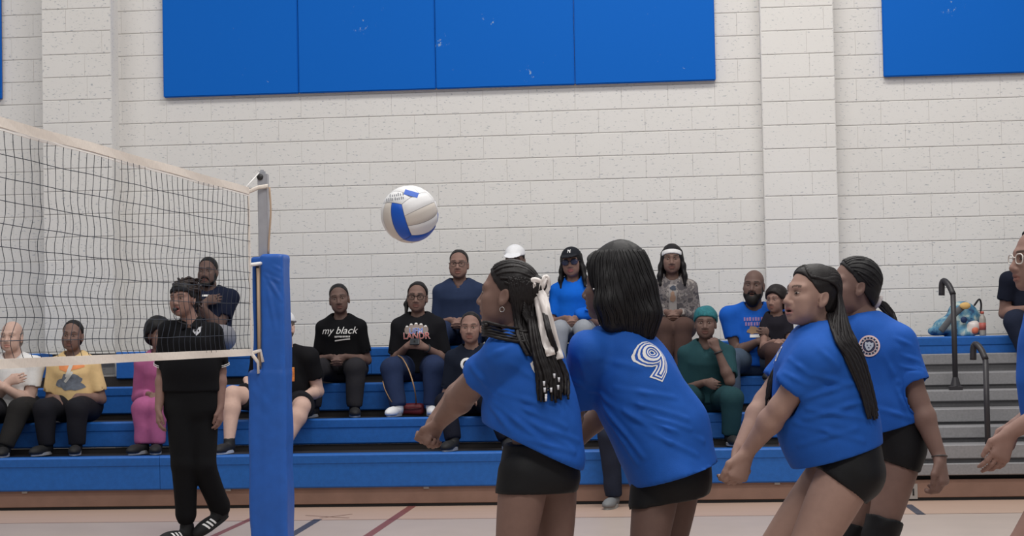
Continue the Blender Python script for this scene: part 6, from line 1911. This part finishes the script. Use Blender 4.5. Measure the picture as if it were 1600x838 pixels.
# ---- referee
def build_referee():
    D = 11.8
    P = Player(D, 'referee in black polo and trousers walking behind the net with a whistle in mouth', group='officials', base=(305, 830))
    pt, k, root = P.pt, P.k, P.root
    J = dict(neck=(299, 503, 0.0), sh_l=(333, 521, 0.02), el_l=(344, 580, 0.06), wr_l=(344, 636, -0.02), sh_r=(264, 517, -0.02), el_r=(255, 580, 0.04), wr_r=(248, 638, -0.05),
             hip_l=(314, 640, 0.02), kn_l=(318, 728, -0.06), an_l=(346, 800, 0.06), hip_r=(285, 638, -0.02), kn_r=(288, 726, -0.07), an_r=(291, 816, -0.04))
    j = {n: pt(q) for n, q in J.items()}; P.j = j
    H = Frame(pt((286, 467, -0.03)), img(-0.35, -0.03, -0.93), np.array((0, 0, 1.0)) - vr_ * 0.06, 0.96); P.H = H
    sk = SK['brown']; fc = dict(mouth=0.007, lip_col=rgb(150, 96, 92))
    B = Sdf()
    B.tube([(j['hip_l'] + j['hip_r']) / 2, pt((298, 560)), j['neck'] - vu_ * 0.03], vr_, [0.10, 0.09, 0.07], [0.07, 0.07, 0.05], 0.04)
    B.cap(j['neck'] - vu_ * 0.04, H.p(0, -0.02, -0.045), 0.054, 0.047, 0.03)
    hd = {'l': dict(d=img(0.0, 1, -0.1), t=img(-0.2, 0, -1), n=img(-1, 0, 0.2)), 'r': dict(d=img(-0.02, 1, -0.15), t=img(0.3, 0, -1), n=img(1, 0, 0.3))}
    for sd in ('l', 'r'):
        arm_ops(B, j['sh_' + sd], j['el_' + sd], j['wr_' + sd], 0.98); B.cap(j['sh_' + sd], j['neck'] - vu_ * 0.05, 0.035, 0.045, 0.03)
        leg_ops(B, j['hip_' + sd], j['kn_' + sd], j['an_' + sd], 0.9, thin=0.75)
        hand_ops(B, j['wr_' + sd], hd[sd]['d'], hd[sd]['t'], hd[sd]['n'], 0.45, 0.98)
    v, F = B.mesh(0.0068)
    S = Sdf(); head_ops(S, H, fc); S.cap(H.p(0, -0.02, -0.045), j['neck'] - vu_ * 0.01, 0.046, 0.052, 0.02); v2, F2 = S.mesh(0.0045)
    mesh_obj('body', np.concatenate([v, v2]), np.concatenate([F, F2 + len(v)]), M_SKIN, root, colors=np.concatenate([np.tile(np.array(sk), (len(v), 1)), face_paint(v2, H, sk, fc)]))
    add_eyes(root, H)
    C = Sdf()
    C.tube([pt((299, 510)), pt((298, 535)), pt((297, 575)), pt((298, 612))], vf_, [0.06, 0.105, 0.115, 0.125], [22 * k, 40 * k, 43 * k, 46 * k], 0.05, flat=(0, 0, -1))
    for sd in ('l', 'r'):
        C.cap(j['neck'] * 0.75 + j['sh_' + sd] * 0.25 - vu_ * 0.03, j['sh_' + sd], 0.045, 0.062, 0.04)
        se = j['sh_' + sd] + (j['el_' + sd] - j['sh_' + sd]) * 0.88; dd = nrm(j['el_' + sd] - j['sh_' + sd])
        C.cap(j['sh_' + sd], se, 0.062, 0.064, 0.03, flat=True); C.cap(se - dd * 0.02, se + dd * 0.05, 0.056, 0.056, 0.004, sub=True)
    C.cap(j['neck'] + vu_ * 0.0 - vf_ * 0.012, H.p(0, 0, -0.05), 0.066, 0.066, 0.008, sub=True)
    vs, Fs = C.mesh(0.0085); vs = relax(folds(vs, Fs, 0.004, 24, 6, direction=(0.3, 0.2, 1)), Fs, 2)
    M_BLK = cloth_mat((19, 19, 22), 'black_polo'); so = mesh_obj('polo_shirt', vs, Fs, M_BLK, root); P.shirt = (vs, Fs, so)
    for sd in ('l', 'r'):       # white cuff trim
        dd = nrm(j['el_' + sd] - j['sh_' + sd]); a = np.cross(dd, vf_); a = nrm(a); b = np.cross(dd, a)
        for off in (0.83, 0.87):
            c = j['sh_' + sd] + (j['el_' + sd] - j['sh_' + sd]) * off
            ring = [c + 0.0655 * (a * math.cos(2 * math.pi * q / 20) + b * math.sin(2 * math.pi * q / 20)) for q in range(21)]
            tube('cuff_stripe', [tuple(p) for p in ring], 0.0022, M_WHITEP, so, n=5)
    # collar flaps
    Kc = Sdf()
    for sx in (-1, 1): Kc.seg(j['neck'] + vr_ * sx * 0.058 + vu_ * 0.02 - vf_ * 0.01, j['neck'] + vr_ * sx * 0.030 - vf_ * 0.085 - vu_ * 0.035, vf_, 0.012, 0.010, 0.020, 0.026, 0.01)
    vv, FF = Kc.mesh(0.006); mesh_obj('collar', vv, FF, M_BLK, so)
    o_ = pt((311, 517)); 
    lay_on(*polyblob([(-0.028, 0.028), (-0.012, 0.022), (0, 0.028), (0.012, 0.022), (0.028, 0.028), (0.024, -0.006), (0, -0.032), (-0.024, -0.006)]), vs, Fs, o_, vr_, vu_, mat('grey_crest', rgb(190, 190, 194), 0.8), so, 'crest', 0.004, 0.3)
    for dx in (-0.010, 0.010): lay_on(*quad_patch(dx - 0.004, dx + 0.004, -0.004, 0.006, 1, 1), vs, Fs, o_, vr_, vu_, M_BLK, so, 'crest_mark', 0.0065, 0.3)
    Q = Sdf(); hc = (j['hip_l'] + j['hip_r']) / 2
    Q.tube([pt((298, 605)), hc], vf_, [0.115, 0.125], [43 * k, 45 * k], 0.04)
    for sd in ('l', 'r'):
        Q.cap(j['hip_' + sd], j['kn_' + sd], 0.100, 0.078, 0.02, bulge=0.004)
        d = nrm(j['an_' + sd] - j['kn_' + sd])
        Q.cap(j['kn_' + sd], j['an_' + sd] - d * 0.05, 0.078, 0.068, 0.02); Q.cap(j['an_' + sd] - d * 0.05, j['an_' + sd] + d * 0.01, 0.064, 0.05, 0.015, flat=True)
    Q.cut(pt((298, 606)), (0, 0, 1), c=pt((298, 606)), r=0.25)
    vq, Fq = Q.mesh(0.0085); vq = relax(folds(vq, Fq, 0.006, 22, 9, direction=(0.5, 0, 1)), Fq, 1)
    mesh_obj('trousers', vq, Fq, cloth_mat((20, 20, 22), 'black_twill'), root)
    # sneakers with three pale stripes
    a = j['an_r']; shoe(root, (a[0], a[1], 0.0), img(-0.62, 0, -0.78), 0, M_SHOE, mat('black_sole', rgb(28, 27, 28), 0.7), 0.25, stripes=1)
    a = j['an_l']; toe = img(-0.62, 0.52, -0.55); upn = nrm(np.array((0, 0, 1.0)) * 0.85 + img(-0.6, 0, -0.5) * 0.45)
    # rear foot, heel raised: the toe touches the floor
    heel = np.array((a[0], a[1], 0.0)) + vu_ * 0.115
    toe = img(-0.66, 0.46, -0.62)
    shoe(root, heel, toe, 0, M_SHOE, mat('black_sole', rgb(28, 27, 28), 0.7), 0.245, stripes=1)
    # hair: short locs pulled back with a band
    K = Sdf(); hair_cap(K, H, 0.012); hair_trim(K, H, 0.064, 0.060); hair_mesh(P, K, 0.0055, M_HAIR, 'hair', 0.002, 90)
    rnd = random.Random(77)
    def path(i, st):
        az = rnd.uniform(-150, 150); el = rnd.uniform(5, 80)
        s0 = scalp_pt(H, az, el, 0.012)
        tgt = pt((302 + rnd.uniform(-6, 14), 448 + rnd.uniform(-14, 42), 0.05 + rnd.uniform(-0.05, 0.05)))
        m_ = scalp_pt(H, (abs(az) * 0.4 + 100) * (1 if az > 0 else -1), el * 0.8, 0.03)
        return [s0, m_, tgt]
    V, F = braids(H, range(46), path, r=0.0075); o = mesh_obj('locs', V, F, hair_mat((44, 34, 32)), root); o['kind'] = 'stuff'
    S = Sdf(); S.ell(H.p(0, -0.012, 0.034), np.array((0.085, 0.107, 0.09)) * H.s, H.R); S.cut(H.p(0, 0.08, 0.072), H.d(0, -0.2, 1), 0.0); S.cut(H.p(0, 0.08, 0.046), H.d(0, 0.2, -1), 0.0)
    vv, FF = S.mesh(0.005); mesh_obj('headband', vv, FF, cloth_mat((34, 34, 38), 'knit'), root)
    # lanyard
    w0 = H.p(0.0, 0.112, -0.075)
    tube('lanyard', [tuple(p) for p in spline([w0, w0 - vu_ * 0.06 + vf_ * 0.01, j['neck'] - vf_ * 0.075 - vu_ * 0.02, j['neck'] + vr_ * 0.06 + vu_ * 0.005 - vf_ * 0.02], 5)], 0.0025, M_DARK, root, n=5)
    wh = empty('whistle', tuple(w0), 'small dark whistle held between the lips of the walking referee', 'whistle')
    tube('barrel', [tuple(w0 - H.l * 0.009), tuple(w0 + H.l * 0.009)], 0.0115, M_DARK, wh, n=12)
    tube('mouthpiece', [tuple(w0), tuple(w0 - H.f * 0.022 + H.u * 0.004)], 0.006, mat('grey_plastic', rgb(150, 150, 150), 0.4), wh, n=8)
    return P
PR = build_referee()
# ------------------------------------------------------------------ things lying about
# phone in the third-row woman's hands
c = (P7['wr'][0] + P7['wr'][1]) / 2 + P7['dirf'] * 0.075 + UP * 0.045
ph = empty('phone', tuple(c), 'dark phone held in both hands by the woman with glasses', 'phone')
S = Sdf(); S.rbox(c, (0.040, 0.006, 0.030), np.array([P7['dirl'], nrm(P7['dirf'] * 0.8 + UP * 0.5), nrm(UP * 0.8 - P7['dirf'] * 0.5)]), 0.006); v_, F_ = S.mesh(0.004); mesh_obj('case', v_, F_, mat('black_phone', rgb(24, 30, 38), 0.35), ph)
S = Sdf(); S.rbox(c - P7['dirf'] * -0.006 + UP * 0.002, (0.010, 0.004, 0.008), np.array([P7['dirl'], nrm(P7['dirf'] * 0.8 + UP * 0.5), nrm(UP * 0.8 - P7['dirf'] * 0.5)]), 0.003); v_, F_ = S.mesh(0.002); mesh_obj('camera_bump', v_, F_, mat('lens_black', rgb(12, 12, 14), 0.2), ph)
# wrist watches
def watch(P, i, c=(36, 36, 40)):
    w, e = P['wr'][i], P['el'][i]; d = nrm(w - e); a = nrm(np.cross(d, UP)); b = np.cross(d, a); cc = w - d * 0.012
    o = tube('wristwatch', [tuple(cc + 0.031 * (a * math.cos(q * 2 * math.pi / 14) + b * math.sin(q * 2 * math.pi / 14))) for q in range(15)], 0.007, mat('watch_strap', rgb(*c), 0.5), P['root'], n=6)
    return o
watch(P5, 0); watch(P7, 0); watch(P13, 0, (30, 34, 36))
# red handbag with gold strap at the phone woman's feet
y_ = ROWY[1] + 0.42; b_ = on_y(641, 640, y_)
zb = ROWZ[1]
bag = empty('handbag', (b_.x, y_, zb), 'small dark red handbag with a gold chain strap at the feet of the phone woman', 'handbag')
S = Sdf(); S.rbox((b_.x, y_, zb + 0.045), (0.115, 0.05, 0.045), rad=0.03); v_, F_ = S.mesh(0.008); v_ = folds(v_, F_, 0.005, 40, 4); mesh_obj('pouch', v_, F_, mat('dark_red_leather', rgb(104, 34, 42), 0.5), bag)
tube('flap_seam', [(b_.x - 0.10, y_ - 0.054, zb + 0.055), (b_.x, y_ - 0.058, zb + 0.048), (b_.x + 0.10, y_ - 0.054, zb + 0.055)], 0.004, mat('maroon_seam', rgb(60, 20, 26), 0.5), bag, n=5)
st = [(b_.x + 0.05, y_, zb + 0.08)] + [tuple(on_y(px, py, ROWY[2] - 0.36 + dd)) for px, py, dd in ((648, 610, 0.0), (640, 582, 0.05), (630, 562, 0.12), (622, 556, 0.2))]
tube('chain_strap', [tuple(p) for p in spline(st, 6)], 0.006, mat('gold_chain', rgb(150, 118, 84), 0.4, 0.5, 0.3), bag, n=6)
st = [(b_.x - 0.10, y_, zb + 0.07)] + [tuple(on_y(px, py, ROWY[2] - 0.36 + dd)) for px, py, dd in ((612, 628, 0.0), (602, 610, 0.0), (598, 596, 0.03))]
tube('chain_strap', [tuple(p) for p in spline(st, 6)], 0.004, mat('gold_chain', rgb(150, 118, 84), 0.4), bag, n=6)
# teal backpack, white pouch and bottle on the top row
yb = ROWY[3] + 0.19
def T(px, py, d=0.0): return A3(on_y(px, py, yb + d))
zt3 = ROWZ[3]
b0 = T(1497, 526); bp = empty('backpack', (b0[0], yb, zt3), 'teal and white patterned backpack slumped on the top row beside the handrail', 'backpack')
S = Sdf()
S.tube([T(1506, 520, 0.02), T(1503, 500, 0.02), T(1502, 488, 0.02)], (0, 1, 0), [0.13, 0.12, 0.09], [0.15, 0.145, 0.10], 0.03)
S.tube([T(1510, 520, -0.10), T(1510, 505, -0.09)], (0, 1, 0), [0.05, 0.045], [0.085, 0.08], 0.03)
S.ell(T(1478, 508, -0.02), (0.10, 0.09, 0.075), None, 0.05); S.ell(T(1462, 518, -0.03), (0.06, 0.06, 0.035), None, 0.03)
S.cut((b0[0], yb, zt3 + 0.002), (0, 0, -1))
v_, F_ = S.mesh(0.009); v_ = relax(folds(v_, F_, 0.012, 22, 5), F_, 1)
mb_ = bpy.data.materials.new('teal_pattern'); mb_.use_nodes = True
nt = mb_.node_tree; tc = nt.nodes.new('ShaderNodeTexCoord'); n_ = nt.nodes.new('ShaderNodeTexNoise'); n_.inputs['Scale'].default_value = 13; n_.inputs['Detail'].default_value = 3
rp_ = nt.nodes.new('ShaderNodeValToRGB'); rp_.color_ramp.interpolation = 'EASE'
for pos, c_ in ((0.36, (36, 66, 104)), (0.44, (62, 118, 152)), (0.54, (104, 146, 164)), (0.62, (176, 190, 186))):
    if pos == 0.36: e_ = rp_.color_ramp.elements[0]; e_.position = pos
    else: e_ = rp_.color_ramp.elements.new(pos)
    e_.color = (*rgb(*c_), 1)
rp_.color_ramp.elements[-1].color = (*rgb(190, 196, 188), 1)
nt.links.new(tc.outputs['Object'], n_.inputs['Vector']); nt.links.new(n_.outputs['Fac'], rp_.inputs['Fac']); nt.links.new(rp_.outputs['Color'], nt.nodes['Principled BSDF'].inputs['Base Color'])
nt.nodes['Principled BSDF'].inputs['Roughness'].default_value = 0.7
mesh_obj('fabric_body', v_, F_, mb_, bp)
M_STRAP = mat('grey_webbing', rgb(96, 98, 102), 0.8)
v_, f_ = tube_geo(spline([T(1504, 480, -0.13), T(1490, 492, -0.16), T(1480, 505, -0.17), T(1470, 518, -0.17)], 6), 0.028, 8, flat=0.35); mesh_obj('shoulder_strap', [tuple(p) for p in v_], f_, M_STRAP, bp)
v_, f_ = tube_geo(spline([T(1522, 478, 0.0), T(1530, 468, 0.0), T(1533, 476, 0.02), T(1532, 490, 0.02)], 6), 0.008, 8); mesh_obj('carry_loop', [tuple(p) for p in v_], f_, mat('black_webbing', rgb(40, 38, 42), 0.8), bp)
S = Sdf(); S.ell(T(1508, 478, -0.15), (0.045, 0.02, 0.03)); v_, F_ = S.mesh(0.006); mesh_obj('yellow_tag', v_, F_, mat('yellow_tag', rgb(216, 176, 110), 0.7), bp)
S = Sdf(); S.ell(T(1506, 500, -0.155), (0.028, 0.014, 0.028)); v_, F_ = S.mesh(0.006); mesh_obj('round_badge', v_, F_, mat('navy_badge', rgb(24, 46, 88), 0.6), bp)
pz = T(1519, 524, -0.125)
pou = empty('snack_pouch', (pz[0], pz[1], zt3), 'shiny white and orange pouch in front of the teal backpack', 'pouch')
S = Sdf(); S.ell((pz[0], pz[1], zt3 + 0.055), (0.062, 0.035, 0.056)); S.ell((pz[0] + 0.01, pz[1], zt3 + 0.09), (0.045, 0.022, 0.03), None, 0.02); S.cut((pz[0], pz[1], zt3 + 0.001), (0, 0, -1)); v_, F_ = S.mesh(0.007); v_ = folds(v_, F_, 0.008, 45, 2)
mesh_obj('foil_bag', v_, F_, mat('white_foil', rgb(206, 196, 192), 0.3, 0.5), pou)
S = Sdf(); S.ell((pz[0] + 0.02, pz[1] - 0.022, zt3 + 0.045), (0.030, 0.022, 0.032)); v_, F_ = S.mesh(0.006); mesh_obj('orange_label', v_, F_, mat('orange_label', rgb(206, 112, 84), 0.5), pou)
S = Sdf(); S.ell((pz[0] - 0.045, pz[1] - 0.01, zt3 + 0.025), (0.025, 0.022, 0.022)); v_, F_ = S.mesh(0.006); mesh_obj('blue_label', v_, F_, mat('navy_label', rgb(26, 62, 120), 0.5), pou)
bz = T(1532, 524, -0.02)
bt = empty('drink_bottle', (bz[0], bz[1] - 0.12, zt3), 'clear drink bottle with a red label at the right of the teal backpack', 'bottle')
def lathe(name, prof, c, m, parent, n=16):
    V, F = [], []
    for r, z in prof:
        for q in range(n): V.append((c[0] + r * math.cos(2 * math.pi * q / n), c[1] + r * math.sin(2 * math.pi * q / n), c[2] + z))
    for i in range(len(prof) - 1):
        for q in range(n): F.append((i * n + q, i * n + (q + 1) % n, (i + 1) * n + (q + 1) % n, (i + 1) * n + q))
    F += [tuple(range(n))[::-1], tuple(range((len(prof) - 1) * n, len(prof) * n))]
    return mesh_obj(name, V, F, m, parent)
bc_ = (bz[0], bz[1] - 0.12, zt3 + 0.001)
lathe('bottle_body', [(0.026, 0), (0.028, 0.006), (0.028, 0.13), (0.024, 0.15), (0.013, 0.172), (0.013, 0.18)], bc_, mat('cloudy_plastic', rgb(160, 156, 150), 0.25, 0.5), bt)
lathe('label', [(0.0286, 0.045), (0.0286, 0.105)], bc_, mat('red_label', rgb(176, 92, 84), 0.5), bt)
lathe('bottle_cap', [(0.0145, 0.178), (0.0145, 0.196), (0.012, 0.198)], bc_, mat('red_cap', rgb(190, 90, 76), 0.5), bt)
# teal and orange bottle on the lowest seat, behind the profile player
ys = ROWY[0] + 0.16; q_ = on_y(1222, 697, ys); bc_ = (q_.x, ys, ROWZ[0] + 0.001)
tb = empty('sports_bottle', bc_, 'small teal and orange bottle standing on the lowest seat row', 'bottle')
lathe('bottle_body', [(0.022, 0), (0.024, 0.008), (0.022, 0.05), (0.022, 0.09), (0.014, 0.11)], bc_, mat('teal_plastic', rgb(96, 178, 190), 0.35), tb)
lathe('orange_band', [(0.0245, 0.004), (0.0235, 0.045)], bc_, mat('orange_band', rgb(214, 120, 96), 0.5), tb)
lathe('bottle_cap', [(0.014, 0.108), (0.013, 0.124), (0.006, 0.132)], bc_, mat('teal_cap', rgb(60, 150, 170), 0.4), tb)
# white sheet of paper and folded blue jacket in the top-row woman's lap
c = (P11['wr'][0] + P11['wr'][1]) / 2 + P11['dirl'] * 0.10 + P11['dirf'] * 0.0 + UP * 0.03
jk = empty('folded_jacket', tuple(c), 'bright blue jacket bundled in the lap of the woman with the dark cap', 'jacket')
S = Sdf(); S.ell(c, (0.075, 0.07, 0.05)); S.ell(c + np.array((0.05, -0.02, 0.02)), (0.06, 0.06, 0.05), None, 0.03); v_, F_ = S.mesh(0.007); v_ = folds(v_, F_, 0.012, 32, 4); mesh_obj('bundle', v_, F_, cloth_mat((20, 98, 206), 'jacket_cloth'), jk)
S = Sdf(); S.ell(c + np.array((0.05, -0.075, 0.03)), (0.045, 0.016, 0.01)); v_, F_ = S.mesh(0.005); mesh_obj('cuff', v_, F_, cloth_mat((20, 98, 206), 'jacket_cloth'), jk)
c = c + np.array((0.06, 0.02, 0.13))
pr = empty('programme', tuple(c), 'rolled pale paper programme held by the woman with the dark cap', 'paper')
V, F = tube_geo([c + np.array((-0.02, 0, -0.10)), c + np.array((0.03, 0, 0.09))], 0.024, 12, flat=0.4); mesh_obj('sheet', [tuple(p) for p in V], F, mat('paper', rgb(206, 200, 190), 0.9), pr, smooth=False)
tube('band', [tuple(c + np.array((-0.026, -0.012, -0.02))), tuple(c + np.array((0.03, -0.012, -0.015)))], 0.004, M_DARK, pr, n=5)
# white sleeve of the child on the lap
a_, b_ = P15['el'][0], P15['wr'][0]; S = Sdf(); d = nrm(b_ - a_)
S.cap(a_ + (b_ - a_) * 0.02, a_ + (b_ - a_) * 0.55, 0.046, 0.042, 0.01, flat=True); v_, F_ = S.mesh(0.007); mesh_obj('white_sleeve', v_, F_, cloth_mat((232, 230, 232), 'sleeve'), P15['root'])
